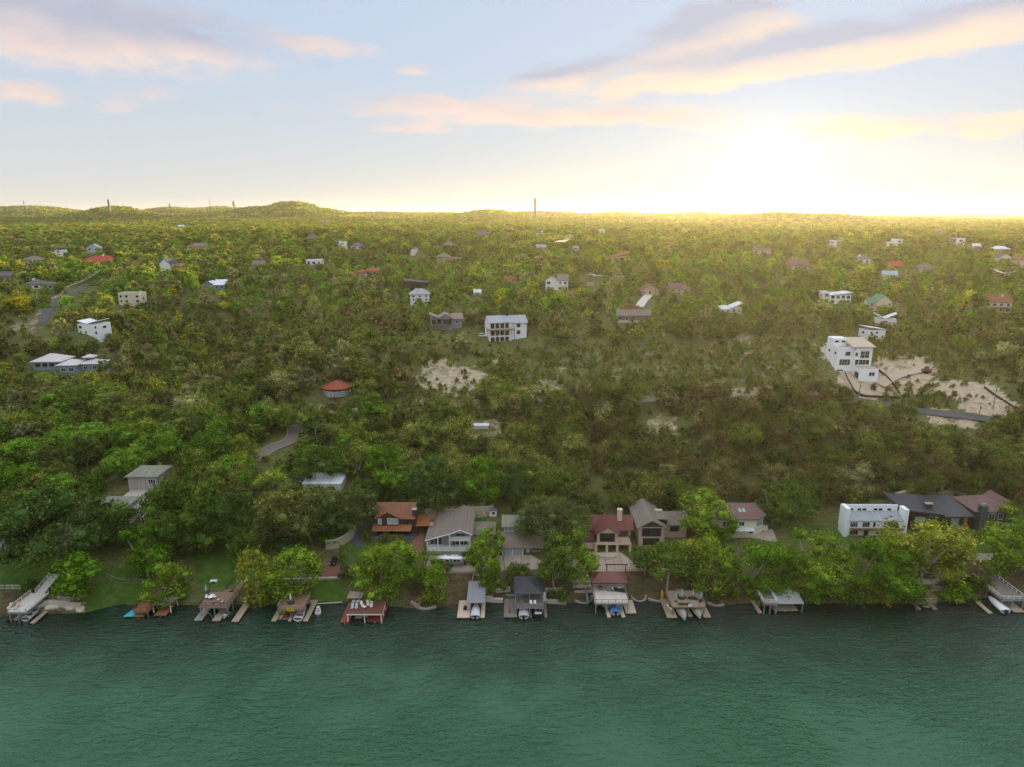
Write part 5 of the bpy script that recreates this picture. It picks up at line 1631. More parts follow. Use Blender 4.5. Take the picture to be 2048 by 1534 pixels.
def boat(label, loc, L, Wd, kind='runabout', rz=0.0, m=None, bow=1):
    """bow=1: bow towards the shore, stern to the camera"""
    o = thing({'covered': 'covered_boat'}.get(kind, 'motor_boat'), label, 'boat', loc, rz + (math.pi if bow else 0))
    h = Wd * .36
    V, Fc = hull_mesh(L, Wd, h)
    mesh_obj('hull', V, Fc, m if m and kind == 'runabout' else BOATW, o)
    if kind == 'covered':
        n = 9; vs = []; fs = []
        for i in range(n):
            t = i / (n - 1); y = -L / 2 + L * t * .98
            w = Wd / 2 * 1.04 * ((1 - (1 - t) ** 2.4) ** 0.8 if t > 0 else .04)
            pk = h * 1.15 + .55 * math.sin(math.pi * min(1, t * 1.05)) * Wd / 2.4
            for u, z in ((-1, h * .75), (-.98, h * 1.06), (-.5, (h * 1.06 + pk) / 2 + .08), (0, pk), (.5, (h * 1.06 + pk) / 2 + .08), (.98, h * 1.06), (1, h * .75)):
                vs.append((u * w, y, z))
        for i in range(n - 1):
            for k in range(6): fs.append((i * 7 + k, i * 7 + k + 1, (i + 1) * 7 + k + 1, (i + 1) * 7 + k))
        fs += [tuple(range(7))[::-1], tuple(range((n - 1) * 7, n * 7))]
        mesh_obj('cover', vs, fs, m or BOATG, o, True)
        MB().box(-.25, .25, L / 2, L / 2 + .55, -.2, h * 1.15).build('outboard_motor', BLACK, o)
    else:
        MB().box(-Wd * .36, Wd * .36, L * .30, L * .46, h * .45, h * .95).build('engine_cover', CUSH, o)
        MB().box(-Wd * .36, Wd * .36, L * .16, L * .24, h * .45, h * .8).add([(-Wd * .36, L * .24, h * .8), (Wd * .36, L * .24, h * .8), (Wd * .36, L * .27, h * 1.2), (-Wd * .36, L * .27, h * 1.2)], [(0, 1, 2, 3)]).build('rear_seat', DKBLUE, o)
        for s in (-1, 1): MB().box(s * Wd * .2 - .25, s * Wd * .2 + .25, -L * .02, L * .08, h * .45, h * .95).build('seat', CUSH, o)
        MB().slab([(-Wd * .40, -L * .10, h * 1.1), (Wd * .40, -L * .10, h * 1.1), (Wd * .36, -L * .03, h * 1.55), (-Wd * .36, -L * .03, h * 1.55)], .05).build('windscreen', GLASS, o)
        MB().box(-Wd * .3, Wd * .3, -L * .36, -L * .12, h * 1.0, h * 1.06).build('foredeck', BOATW, o)
    return o


def kayak(label, loc, L, m, rz=0.0):
    o = thing('kayak', label, 'kayak', loc, rz)
    mb = MB(); n = 9; vs = []; fs = []
    for i in range(n):
        t = i / (n - 1); w = .36 * math.sin(math.pi * (.03 + .94 * t)) ** .6; y = -L / 2 + L * t
        for k in range(8):
            a = 2 * math.pi * k / 8
            vs.append((w * math.cos(a), y, .2 + .2 * math.sin(a) + .12 * abs(t - .5) ** 2 * 4))
    for i in range(n - 1):
        for k in range(8): fs.append((i * 8 + k, i * 8 + (k + 1) % 8, (i + 1) * 8 + (k + 1) % 8, (i + 1) * 8 + k))
    fs += [tuple(range(8))[::-1], tuple(range((n - 1) * 8, n * 8))]
    mesh_obj('hull', vs, fs, m, o, True)
    MB().lathe([(.26, .38), (.28, .46), (.2, .44)], 10).build('cockpit', BLACK, o)
    return o


def jet_ski(label, loc, m, rz=0.0):
    o = thing('jet_ski', label, 'jet ski', loc, rz)
    V, Fc = hull_mesh(3.0, 1.15, .5); mesh_obj('hull', V, Fc, m, o)
    MB().prism([(-.25, 0), (.25, 0), (.22, 1.3), (-.22, 1.3)], .4, .8).build('saddle', BLACK, o)
    MB().prism([(-.35, -.9), (.35, -.9), (.3, -.05), (-.3, -.05)], .4, .85).build('cowling', m, o)
    MB().bar((-.4, -.1, 1.0), (.4, -.1, 1.0), .08).build('handlebar', BLACK, o)
    return o


def lounger(label, loc, rz=0.0, m=None, group=None):
    o = thing('lounge_chair', label, 'lounge chair', loc, rz, group)
    MB().slab([(-.35, -1.0, .38), (.35, -1.0, .38), (.35, .35, .38), (-.35, .35, .38)], .12).build('seat', m or CUSH, o)
    MB().slab([(-.35, .36, .38), (.35, .36, .38), (.35, .95, .85), (-.35, .95, .85)], .12).build('backrest', m or CUSH, o)
    for x in (-.3, .3):
        for y in (-.8, .3): MB().bar((x, y, 0), (x, y, .26), .06).build('leg', P_DARK, o)
    return o


def chair(label, loc, rz=0.0, m=None, group=None):
    o = thing('deck_chair', label, 'chair', loc, rz, group)
    MB().box(-.32, .32, -.32, .3, .32, .46).build('seat', m or CUSH, o)
    MB().slab([(-.32, .24, .47), (.32, .24, .47), (.32, .44, 1.0), (-.32, .44, 1.0)], .1).build('backrest', m or CUSH, o)
    for x in (-.27, .27):
        for y in (-.26, .26): MB().bar((x, y, 0), (x, y, .32), .06).build('leg', P_DARK, o)
    return o


def table(label, loc, r=.6, h=.72, m=None, rz=0):
    o = thing('deck_table', label, 'table', loc, rz)
    MB().lathe([(r, h - .06), (r, h)], 12).build('table_top', m or TRIM, o)
    MB().tube([(0, 0, 0), (0, 0, h - .06)], .06).build('pedestal', P_DARK, o); MB().lathe([(.3, 0), (.1, .08)], 10).build('foot', P_DARK, o)
    return o


def umbrella(label, loc, m, closed=False, r=1.5, base=None):
    o = thing('deck_umbrella', label, 'umbrella', loc)
    MB().tube([(0, 0, 0), (0, 0, 2.6)], .05).build('pole', P_GALV, o)
    if closed:
        MB().lathe([(.06, 1.0), (.26, 1.15), (.16, 2.3), (.03, 2.7)], 8).build('canopy', m, o)
    else:
        MB().lathe([(r, 2.05), (r * .55, 2.42), (.05, 2.7), (.03, 2.66), (r * .5, 2.36), (r * .97, 2.0)], 8).build('canopy', m, o)
    MB().lathe([(base or .45, 0), (base or .45, .1), (.08, .2)], 10).build('base', P_DARK, o)
    return o


def paddle_board(label, loc, L, m, rz=0, tilt=0.0):
    pts = []
    for i in range(14):
        a = 2 * math.pi * i / 14
        pts.append((.38 * math.cos(a), L / 2 * math.sin(a)))
    o = MB().prism(pts, 0, .12).build('paddle_board', m)
    o.location = loc; o.rotation_euler = (0, tilt, rz)
    return tag(o, label, 'board')


def car(label, loc, rz, m, name='parked_car', cat='car', L=4.8, Wd=1.9, Hh=1.75):
    o = thing(name, label, cat, loc, rz)
    vs = []; fs = []
    prof = [(-L / 2, .35), (-L / 2, .75), (-L * .44, .98), (-L * .2, 1.06), (-L * .1, 1.08), (L * .40, 1.08), (L / 2, .95), (L / 2, .35)]
    for x in (-Wd / 2, Wd / 2):
        vs += [(x, y, z) for y, z in prof]
    n = len(prof)
    fs = [tuple(range(n))[::-1], tuple(range(n, 2 * n))] + [(i, (i + 1) % n, n + (i + 1) % n, n + i) for i in range(n)]
    mesh_obj('body', vs, fs, m, o)
    cab = [(-L * .17, 1.08), (-L * .06, Hh), (L * .42, Hh - .04), (L * .46, 1.08)]
    vs = []
    for k, x in ((1, -Wd / 2 + .06), (1, Wd / 2 - .06)):
        vs += [(x * (1 if z < 1.2 else .86), y, z) for y, z in cab]
    mesh_obj('windows', vs, [(3, 2, 1, 0), (4, 5, 6, 7), (0, 1, 5, 4), (1, 2, 6, 5), (2, 3, 7, 6)], GLASS, o)
    MB().box(-Wd * .42, Wd * .42, -L * .05, L * .415, Hh - .04, Hh + .05).build('roof', m, o)
    for x in (-Wd / 2 + .12, Wd / 2 - .12):
        for y in (-L * .31, L * .31):
            w = MB(); q = []
            for i in range(12):
                a = 2 * math.pi * i / 12; q.append((y + .36 * math.cos(a), .36 + .36 * math.sin(a)))
            w.add([(x - .12, a, b) for a, b in q] + [(x + .12, a, b) for a, b in q], [tuple(range(12))[::-1], tuple(range(12, 24))] + [(i, (i + 1) % 12, 12 + (i + 1) % 12, 12 + i) for i in range(12)])
            w.build('wheel', BLACK, o)
    for x in (-.65, .65):
        MB().box(x - .18, x + .18, -L / 2 - .03, -L / 2 + .05, .68, .84).build('headlight', TRIM, o)
    return o


# ------------------------------------------------------------------ docks
def dock(label, x0, x1, yf, up=None, zu=3.0, fingers=(), dm=D_BROWN, fm=None, pm=P_WOOD, rail=None, rail_h=1.0, bars=2, back=4.0, name='boat_dock', top=None, posts=None, keep=True):
    """x0, x1, yf: front edge of the lower level in pixels; up = (x0, x1, front y, back y) of the upper deck in pixels.
    fingers = [(u0, u1, front offset, length)] in metres from the left edge."""
    a, b_ = PZ(x0, yf, .5), PZ(x1, yf, .5)
    w = b_.x - a.x
    o = thing(name, label, 'dock', (a.x, a.y, 0))
    info = {'w': w, 'o': a}
    for u0, u1, f0, ln in fingers:
        box(o, 'finger_pier', fm or dm, u0, u1, f0, f0 + ln, .32, .55)
        for y in (f0 + .3, f0 + ln * .5, f0 + ln - .3):
            MB().bar(((u0 + u1) / 2, y, -3), ((u0 + u1) / 2, y, .32), .28).build('pile', pm, o)
    if up:
        c, d = PZ(up[0], up[2], zu), PZ(up[1], up[2], zu)
        e = PZ(up[0], up[3], zu)
        ux0, ux1, uy0, uy1 = c.x - a.x, d.x - a.x, c.y - a.y, e.y - a.y
        box(o, 'upper_deck', top or dm, ux0, ux1, uy0, uy1, zu - .12, zu)
        mb = MB(); mb.box(ux0 + .02, ux1 - .02, uy0 + .02, uy0 + .2, zu - .5, zu - .121); mb.box(ux0 + .02, ux1 - .02, uy1 - .2, uy1 - .02, zu - .5, zu - .121)
        mb.box(ux0 + .02, ux0 + .2, uy0 + .2, uy1 - .2, zu - .5, zu - .121); mb.box(ux1 - .2, ux1 - .02, uy0 + .2, uy1 - .2, zu - .5, zu - .121)
        mb.build('deck_beam', pm, o)
        n = posts or 3
        for i in range(n):
            u = ux0 + .3 + (ux1 - ux0 - .6) * i / (n - 1)
            for y in (uy0 + .3, (uy0 + uy1) / 2, uy1 - .3):
                MB().bar((u, y, -3), (u, y, zu - .5), .22).build('post', pm, o)
        if rail:
            railing(o, [(ux0 + .06, uy1 - .06, zu), (ux0 + .06, uy0 + .06, zu), (ux1 - .06, uy0 + .06, zu), (ux1 - .06, uy1 - .06, zu)], rail_h, rail, 1.7, bars, .08)
        # gangway to the bank
        gy = max(uy1, shoreY(a.x + ux1) - a.y + 3.5)
        zb = H(a.x + (ux0 + ux1) / 2, a.y + gy + .5)
        gx = (ux0 + ux1) / 2
        MB().slab([(gx - .9, uy1 - .01, zu - .03), (gx + .9, uy1 - .01, zu - .03), (gx + .9, gy + 1.2, zb + .15), (gx - .9, gy + 1.2, zb + .15)], .15).build('gangway', dm, o)
        info.update(x0=ux0, x1=ux1, y0=uy0, y1=uy1, z=zu)
    cx = a.x + w / 2
    for k in range(5): free(cx, a.y + k * 3, w * .55)
    return o, info


def up_pt(info, px, py, z=None):
    """world point on a dock's upper deck"""
    q = PZ(px, py, info['z'] if z is None else z)
    q.z += .005
    return q


# 1 white two-level dock at the left
o, i = dock('white two-level dock with long ramp and white railings beside rock ledges', 18, 62, 1246, (14, 52, 1224, 1186), 3.1, [(0, 1.0, 1.5, 12), (5.2, 6.4, 0, 14)], D_PALE, D_TAN, P_GALV, TRIM, 1.0, 2)
MB().slab([(i['x0'] + 1.2, i['y1'], i['z'] - .02), (i['x0'] + 3.4, i['y1'], i['z'] - .02), (i['x0'] + 3.4, i['y1'] + 7, i['z'] + 1.6), (i['x0'] + 1.2, i['y1'] + 7, i['z'] + 1.6)], .2).build('ramp', D_PALE, o)
railing(o, [(i['x0'] + 1.2, i['y1'], i['z']), (i['x0'] + 1.2, i['y1'] + 7, i['z'] + 1.6)], 1.0, TRIM, 1.7, 2, .08)
boat('white ski boat moored under the white two-level dock', (i['o'].x + 3.0, i['o'].y + 4.6, .1), 6.2, 2.3)
jet_ski('dark jet ski floating at the front corner of the white two-level dock', (i['o'].x - 1.5, i['o'].y + 1.6, .05), DKBLUE, .6)
for k, (px, py) in enumerate(((20, 1215), (34, 1215))):
    lounger(('first' if k == 0 else 'second') + ' pink-cushioned lounger counted from the lake corner of the white dock', up_pt(i, px, py), .2, PINKC)

# 2 small orange-brown dock
o, i = dock('small orange-brown dock with turquoise mat half under a yellow-green tree', 262, 326, 1233, (266, 296, 1222, 1200), 1.9, [(0, 3.2, 0, 7), (5.6, 8.6, .5, 6)], D_ORANGE, D_ORANGE, P_WOOD, P_DARK, .9, 1)
q = i['o']
box(o, 'grey_canopy', D_GREY, 4.4, 9.2, 2.2, 6.0, 2.3, 2.45)
for x, y in ((4.6, 2.4), (9.0, 2.4), (4.6, 5.8), (9.0, 5.8)): MB().bar((x, y, -2), (x, y, 2.3), .16).build('post', TRIM, o)
box(o, 'swim_step', D_ORANGE, 3.21, 5.59, 4.5, 6.5, .3, .5)
mm = MB().slab([(-1.4, -1.2, .1), (.9, -1.2, .1), (1.4, 2.2, .1), (-.6, 2.2, .1)], .1).build('swim_mat', TEAL); mm.location = (q.x - .5, q.y + 1.0, .52); tag(mm, 'turquoise swim mat lying on the corner of the small orange-brown dock', 'mat')

# 3 brown dock with furniture
o, i = dock('brown two-level dock with dark railing and pale furniture, left of the yellow-sign dock', 386, 468, 1243, (397, 456, 1213, 1184), 3.2, [(0, 1.9, .5, 9), (4.6, 6.6, .4, 7), (9.6, 11.4, 0, 13)], D_BROWN, D_TAN, P_GALV, P_DARK, 1.0, 2)
steps(o, (i['x1'] - .9, i['y1'] + .05, i['z'] - .05), (i['x1'] + .4, i['y1'] + 6, i['z'] + 1.4), 1.4, D_BROWN, 9)
mb = MB()
for s in (0, .9):
    for k in range(6):
        a0, a1 = math.pi * k / 6, math.pi * (k + 1) / 6
        mb.bar((3.2 - 1.25 * math.cos(a0), 1.2 + s * 4, .5 + 1.7 * math.sin(a0)), (3.2 - 1.25 * math.cos(a1), 1.2 + s * 4, .5 + 1.7 * math.sin(a1)), .09)
mb.build('boat_lift_frame', P_GALV, o)
q = i['o']
jet_ski('white jet ski on the near lift of the brown railed dock', (q.x + 7.4, q.y + 2.2, .5), BOATG)
jet_ski('grey jet ski on the far lift of the brown railed dock', (q.x + 8.8, q.y + 2.6, .5), DKBLUE)
paddle_board('white paddle board lying on the outer pier of the brown railed dock', (q.x + 10.4, q.y + 8.6, .6), 3.6, BOATW, 1.2)
MB_ = paddle_board('blue and yellow patterned board at the lake corner of the brown railed dock', (q.x + .9, q.y + 1.4, .6), 2.4, mat('patterned_board', (0.12, 0.30, 0.36), .6, .5, 3), .2)
table('white round table on the brown railed dock', up_pt(i, 422, 1198), .75)
for k, (px, py, m_, nm) in enumerate(((412, 1197, TRIM, 'white chair left of the white table'), (430, 1196, TRIM, 'white chair right of the white table'), (424, 1192, TRIM, 'white chair behind the white table'),
                                      (428, 1205, PINKC, 'pink chair nearest the lake railing'), (438, 1202, CUSH, 'cream chair in the middle of the seating ring'), (444, 1206, PINKC, 'pink chair beside the right railing'))):
    chair(nm + ' on the brown railed dock', up_pt(i, px, py), k * 1.1, m_)
umbrella('small closed mint umbrella at the back corner of the brown railed dock', up_pt(i, 413, 1188), mat('mint_cloth', (.25, .5, .42), .9), True)

# 4 yellow-sign dock
o, i = dock('brown two-level dock with yellow sign and closed white umbrella', 542, 610, 1242, (554, 606, 1219, 1189), 3.1, [(0, 1.3, 0, 8), (4.2, 5.0, 0, 6), (8.0, 9.2, 0, 8)], mat('warm_decking', (0.24, 0.135, 0.075), .85, .22, 1, stripe=(1, .3, .3)), D_TAN, P_WOOD, P_GALV, .95, 1)
q = i['o']
box(o, 'rear_walk', D_TAN, 0, 9.2, 8.01, 9.6, .3, .54)
sg = MB().box(-.9, .9, -.03, .03, 0, .95).build('yellow_sign', YELLOW); sg.location = (q.x + (i['x0'] + i['x1']) / 2, q.y + i['y0'] - .05, i['z'] - .45)
tag(sg, 'small yellow sign hanging on the front rail of the brown dock', 'sign')
mb = MB()
for k, z in enumerate((.58, .32)):
    for u in range(5):
        mb.box(-.66 + u * .28, -.66 + u * .28 + .17, -.05, -.031, z, z + .16)
mb.build('lettering', TRIMD, sg)
umbrella('closed white umbrella standing on a dark base on the yellow-sign dock', up_pt(i, 582, 1206), BOATW, True, base=.95)
for k, (px, py) in enumerate(((574, 1193), (588, 1193))):
    lounger(('left' if k == 0 else 'right') + ' white draped lounger at the back of the yellow-sign dock', up_pt(i, px, py), .1, BOATW)
table('small round brown table at the left rail of the yellow-sign dock', up_pt(i, 559, 1211), .4, .6, D_TAN)
kayak('yellow kayak on the lift under the yellow-sign dock', (q.x + 2.2, q.y + 2.4, .45), 3.2, YELLOW, -.12)
kayak('red kayak beside the yellow one under the yellow-sign dock', (q.x + 3.4, q.y + 2.4, .45), 3.2, REDP, -.1)
box(o, 'kayak_lift', P_GALV, 1.4, 4.1, 1.0, 4.6, .2, .35)
boat('white ski boat with dark seats in the slip of the yellow-sign dock', (q.x + 6.6, q.y + 3.4, .15), 5.8, 2.3)
boat('small white rowing dinghy tied outside the yellow-sign dock', (q.x + 10.4, q.y + 5.2, .05), 3.6, 1.4, rz=.25)
jet_ski('green covered jet ski behind the left post of the yellow-sign dock', (q.x + .2, q.y + 8.6, .6), mat('sage_cover', (.16, .24, .2), .8), .2)

# 5 red-brown dock
o, i = dock('red-brown two-level dock with cream loungers and white posts', 680, 758, 1245, (692, 764, 1227, 1202), 2.9, [(0, 2.3, 0, 9), (6.4, 10.6, .6, 7)], D_RED, mat('red_decking', (0.24, 0.065, 0.04), .8, .2, 1, stripe=(0, .3, .3)), TRIM, None)
q = i['o']
box(o, 'rear_landing', PAVING, -.6, 3.4, 10, 13.5, 1.0, 1.25)
for k, (px, py) in enumerate(((705, 1215), (713, 1215))):
    lounger(('left' if k == 0 else 'right') + ' blue-grey lounger of the pair on the red-brown dock', up_pt(i, px, py), 0.1, GREYC)
for k, (px, py, t_) in enumerate(((724, 1211, 'left'), (736, 1209, 'middle'), (743, 1212, 'right'))):
    lounger(f'{t_} cream lounger of the three on the red-brown dock', up_pt(i, px, py), .5 - k * .2, CUSH)
table('low cream table between the loungers on the red-brown dock', up_pt(i, 729, 1216), .55, .45, CUSH)
boat('dark teal boat parked under the red-brown dock', (q.x + 4.4, q.y + 4.0, .2), 6.0, 2.4, m=DKBLUE)
for k, (px, py) in enumerate(((708, 1205), (716, 1205))):
    chair(('left' if k == 0 else 'right') + ' white chair at the shore edge of the red-brown dock', up_pt(i, px, py), 3.1 + k, BOATW)

# 6 dock with grey metal roof
o, i = dock('pale pink timber dock with a grey ribbed metal roof over one slip', 914, 963, 1235, None, 3, [(0, 3.2, 0, 8.5), (5.9, 7.0, 0, 9)], D_PINK, D_PINK, P_GALV)
q = i['o']; w = i['w']
shed(o, 2.4, 6.9, 2.6, 11.5, 3.0, 3.9, mat('ribbed_grey_metal', (0.23, 0.235, 0.245), .5, .12, 1, stripe=(0, .3, .35)), .1, .14)
for x, y in ((2.5, 2.8), (6.8, 2.8), (2.5, 7), (6.8, 7), (2.5, 11.2), (6.8, 11.2)): MB().bar((x, y, -3), (x, y, 2.95 + (y - 2.6) * .1), .2).build('post', D_PINK, o)
box(o, 'rear_walk', D_PINK, 0, 7.0, 9.01, 11.8, .3, .54)
steps(o, (3.8, 11.8, .5), (4.4, 18.5, 3.2), 1.3, D_PINK, 12)
railing(o, [(2.6, 11.6, .6), (3.7, 18.5, 3.3)], 1.0, D_PINK, 1.6, 2, .08); railing(o, [(5.1, 11.6, .6), (5.1, 18.5, 3.3)], 1.0, D_PINK, 1.6, 2, .08)
boat('boat under a pale grey cover in the slip below the ribbed grey roof', (q.x + 4.6, q.y + 2.9, .25), 6.0, 2.3, 'covered', m=mat('silver_cover', (.55, .55, .57), .8, .1))
gr = MB().lathe([(.1, .7), (.42, .8), (.45, 1.0), (.3, 1.15), (.05, 1.2)], 10).box(-.5, .5, -.3, .3, .1, .69).build('barbecue', BLACK); gr.location = (q.x + 1.9, q.y + 3.4, .55); tag(gr, 'black barbecue grill standing on the pale pink dock', 'barbecue')
kayak('yellow kayak lying on the bank above the grey-roofed dock', P(968, 1186, .1), 2.6, YELLOW, 1.4)

# 7 dark roofed boathouse
o, i = dock('two-level boathouse with black hipped metal roof and grey side deck', 1008, 1088, 1234, (1030, 1088, 1214, 1180), 2.7, [(0, 3.3, 0, 11), (6.5, 7.1, 0, 6), (10.2, 11.0, 0, 9)], D_GREY, D_GREY, P_GALV, P_GALV, .8, 1, top=D_GREY)
q = i['o']
x0, x1, y0, y1 = i['x0'], i['x1'], i['y0'], i['y1']
hip(o, x0 - .1, x1 - .2, y0 + 1.6, y1 + 2.2, 5.3, 1.7, R_DARK, .15, .15)
for x in (x0 + .1, (x0 + x1) / 2, x1 - .3):
    for y in (y0 + 1.8, y1 + 2.0): MB().bar((x, y, 2.7 if y < y1 else 0), (x, y, 5.3), .16).build('roof_post', P_GALV, o)
boat('boat under a pale cover in the left slip of the black-roofed boathouse', (q.x + 5.0, q.y + 2.6, .3), 6.2, 2.5, 'covered', m=mat('lilac_cover', (.42, .40, .43), .85, .1))
boat('dark wakeboard boat in the right slip of the black-roofed boathouse', (q.x + 8.7, q.y + 3.2, .3), 6.0, 2.4, m=DKBLUE)
ad = chair('lone brown wooden chair on the grey side deck of the boathouse', (q.x + 1.4, q.y + 2.2, .555), .2, D_ORANGE)
ot = MB()
for k in range(16):
    a = 2 * math.pi * k / 16; b2 = 2 * math.pi * (k + 1) / 16
    ot.bar((1.3 * math.cos(a), 1.0 * math.sin(a), .3), (1.3 * math.cos(b2), 1.0 * math.sin(b2), .3), .45, .4)
tb = thing('inflatable_tube', 'round turquoise and yellow inflatable tube on the boathouse side deck', 'inflatable', (q.x + 1.7, q.y + 10.2, .56)); ot.build('ring', TEAL, tb); MB().lathe([(1.0, .15), (1.0, .32)], 14).build('seat_floor', mat('cream_vinyl', (.6, .55, .35), .6), tb)
for k, px in enumerate((1062, 1070)):
    chair(('left' if k == 0 else 'right') + ' white chair behind the front rail of the black-roofed boathouse', up_pt(i, px, 1209), .1, BOATW)
table('dark table under the left half of the black boathouse roof', up_pt(i, 1042, 1208), .7, .7, D_BROWN)
box(o, 'side_locker', TRIM, x1 + .05, x1 + .8, y1 - 2, y1 - .4, .5, 2.4)

# 8 maroon roofed dock
o, i = dock('large dock with maroon ribbed roof over a pale deck and four timber piers', 1182, 1262, 1225, (1190, 1258, 1206, 1168), 3.4, [(3.9, 4.8, -2.0, 9), (7.6, 8.5, -2.0, 9), (8.9, 11.6, -.2, 6)], D_PALE, D_PINK, P_GALV, P_WOOD, 1.0, 2, top=D_PALE, posts=4)
q = i['o']; x0, x1, y0, y1 = i['x0'], i['x1'], i['y0'], i['y1']
hip(o, x0 - .2, x1 + .2, y0 + 5.4, y1 + 1.5, 6.0, 1.5, mat('maroon_ribbed', (0.17, 0.065, 0.055), .5, .14, 1.2, stripe=(0, .42, .4)), .25, .15, frac=.9)
for x in (x0 + .1, (x0 + x1) / 2, x1 - .1):
    for y in (y0 + 5.6, y1 - .2): MB().bar((x, y, 3.4), (x, y, 6.0), .2).build('roof_post', P_WOOD, o)
mb = MB()
for x in (x0 + 3.0, x0 + 6.6):
    mb.bar((x, y0 + .3, 1.6), (x - 1.2, y0 + .3, 2.9), .16); mb.bar((x, y0 + .3, 1.6), (x + 1.2, y0 + .3, 2.9), .16)
mb.build('brace', P_GALV, o)
box(o, 'side_rack', mat('blue_paint', (.16, .26, .34), .7), -.7, -.2, 4, 9, .4, 2.0)
boat('boat under a bright blue cover in the slip of the maroon-roofed dock', (q.x + 6.2, q.y + 2.0, .35), 5.8, 2.6, 'covered', m=BOATB)
jet_ski('dark jet ski behind the left brace of the maroon-roofed dock', (q.x + 1.6, q.y + 3.0, .3), DKBLUE)
rg = MB().slab([(-1.9, -1.0, .03), (1.9, -1.0, .03), (1.9, 1.0, .03), (-1.9, 1.0, .03)], .03).build('deck_rug', mat('charcoal_rug', (.05, .055, .06), .95, .2)); rg.location = up_pt(i, 1238, 1180); rg.rotation_euler = (0, 0, -.3); tag(rg, 'charcoal rug under the maroon dock roof', 'rug')
table('white table on the charcoal rug under the maroon dock roof', up_pt(i, 1238, 1179) + Vector((0, 0, .035)), .6)
table('dark table in the left half under the maroon dock roof', up_pt(i, 1200, 1179), .7, .7, D_BROWN)
for k, px in enumerate((1217, 1226)): chair(('left' if k == 0 else 'right') + ' bare metal chair beside the centre post of the maroon dock roof', up_pt(i, px, 1182), .3, P_GALV)
p = P(1168, 1186)
st = thing('stone_stair', 'broad limestone stair climbing beside the maroon-roofed dock', 'stair', p)
for k in range(7):
    MB().box(-2.6 + .35 * k * -.5, 2.2 - .1 * k, k * 1.7, k * 1.7 + 1.75, -1.0, .25 + k * .52).build('stone_step', STONE, st)
    free(p.x, p.y + k * 1.7, 2.5)
p = P(1232, 1146)
gt = thing('timber_gate', 'dark timber arbour gate at the lake edge of the paved forecourt', 'gate', p)
for x in (-2.6, 2.6): MB().bar((x, 0, -1), (x, 0, 2.6), .22).build('post', DARKWOOD, gt)
MB().bar((-3.2, 0, 2.6), (3.2, 0, 2.6), .22).build('lintel', DARKWOOD, gt); railing(gt, [(2.7, 0, 0), (9, 0, -.1)], 1.0, DARKWOOD, 1.6, 2, .1)

# 9 two-umbrella dock
o, i = dock('tan two-level dock with closed pale umbrellas and two covered boats', 1334, 1418, 1235, (1344, 1411, 1213, 1181), 3.0, [(0, 2.6, 0, 10), (5.6, 6.6, .5, 5), (9.4, 11.2, .2, 7)], D_TAN, D_TAN, P_WOOD, D_TAN, 1.05, 1)
q = i['o']
boat('left of two tan covered boats poking out below the umbrella dock', (q.x + 4.1, q.y + 1.4, .5), 6.4, 2.6, 'covered', m=BOATT, bow=0)
boat('right of two tan covered boats poking out below the umbrella dock', (q.x + 8.1, q.y + 1.9, .5), 6.0, 2.5, 'covered', m=BOATT, bow=0)
for k, (px, py, b2, nm) in enumerate(((1363, 1197, .8, 'left'), (1386, 1196, .9, 'middle'), (1352, 1203, .4, 'front left'), (1402, 1201, .6, 'right'))):
    umbrella(f'{nm} closed pale aqua umbrella on the tan umbrella dock', up_pt(i, px, py), mat('aqua_cloth', (.30, .48, .48), .9), True, base=b2)
for k, (px, py, nm) in enumerate(((1356, 1197, 'left of the left umbrella'), (1371, 1197, 'right of the left umbrella'), (1379, 1199, 'left of the middle umbrella'), (1393, 1200, 'right of the middle umbrella'), (1400, 1206, 'by the right rail'))):
    chair(f'dark wicker chair {nm} on the tan dock', up_pt(i, px, py), k * 1.3, DKBLUE)
bn = thing('storage_bench', 'low brown storage bench along the front rail of the tan umbrella dock', 'bench', up_pt(i, 1368, 1209)); MB().box(-1.6, 1.6, -.35, .35, .1, .45).build('seat', DARKWOOD, bn); MB().box(-1.6, 1.6, -.45, -.36, 0, .7).build('backrest', DARKWOOD, bn)
sg = MB().box(-.5, .5, -.03, .03, 0, .8).build('notice_board', BOATW); sg.location = up_pt(i, 1380, 1213) + Vector((0, -.1, 0)); tag(sg, 'white notice board fixed to the front rail of the tan umbrella dock', 'sign')
paddle_board('upright yellow board leaning beside the tan umbrella dock', (q.x + .6, q.y + 9.0, 1.6), 2.6, YELLOW, 0).rotation_euler = (R(80), 0, .3)
kayak('white and red kayak lying on the left pier of the tan umbrella dock', (q.x + 1.6, q.y + 4.2, .56), 3.2, BOATW, .25)

# 10 white railed deck with the grey roof
o, i = dock('white railed dock joined to a grey metal shelter roof under big trees', 1530, 1596, 1222, (1528, 1556, 1207, 1175), 3.2, [(-2.0, -1.0, -.8, 9), (2.4, 8.6, .3, 5)], D_GREY, D_TAN, P_GALV, TRIM, 1.0, 4)
shed(o, i['x1'] + .1, i['x1'] + 7.0, i['y0'] + .8, i['y1'] - 1.5, 2.6, 3.3, mat('zinc_roof', (.33, .34, .34), .5, .15, 1, stripe=(0, .4, .25)), .1, .12)
for x in (i['x1'] + .3, i['x1'] + 6.8):
    for y in (i['y0'] + 1, i['y1'] - 1.7): MB().bar((x, y, -2), (x, y, 2.6), .16).build('roof_post', P_GALV, o)

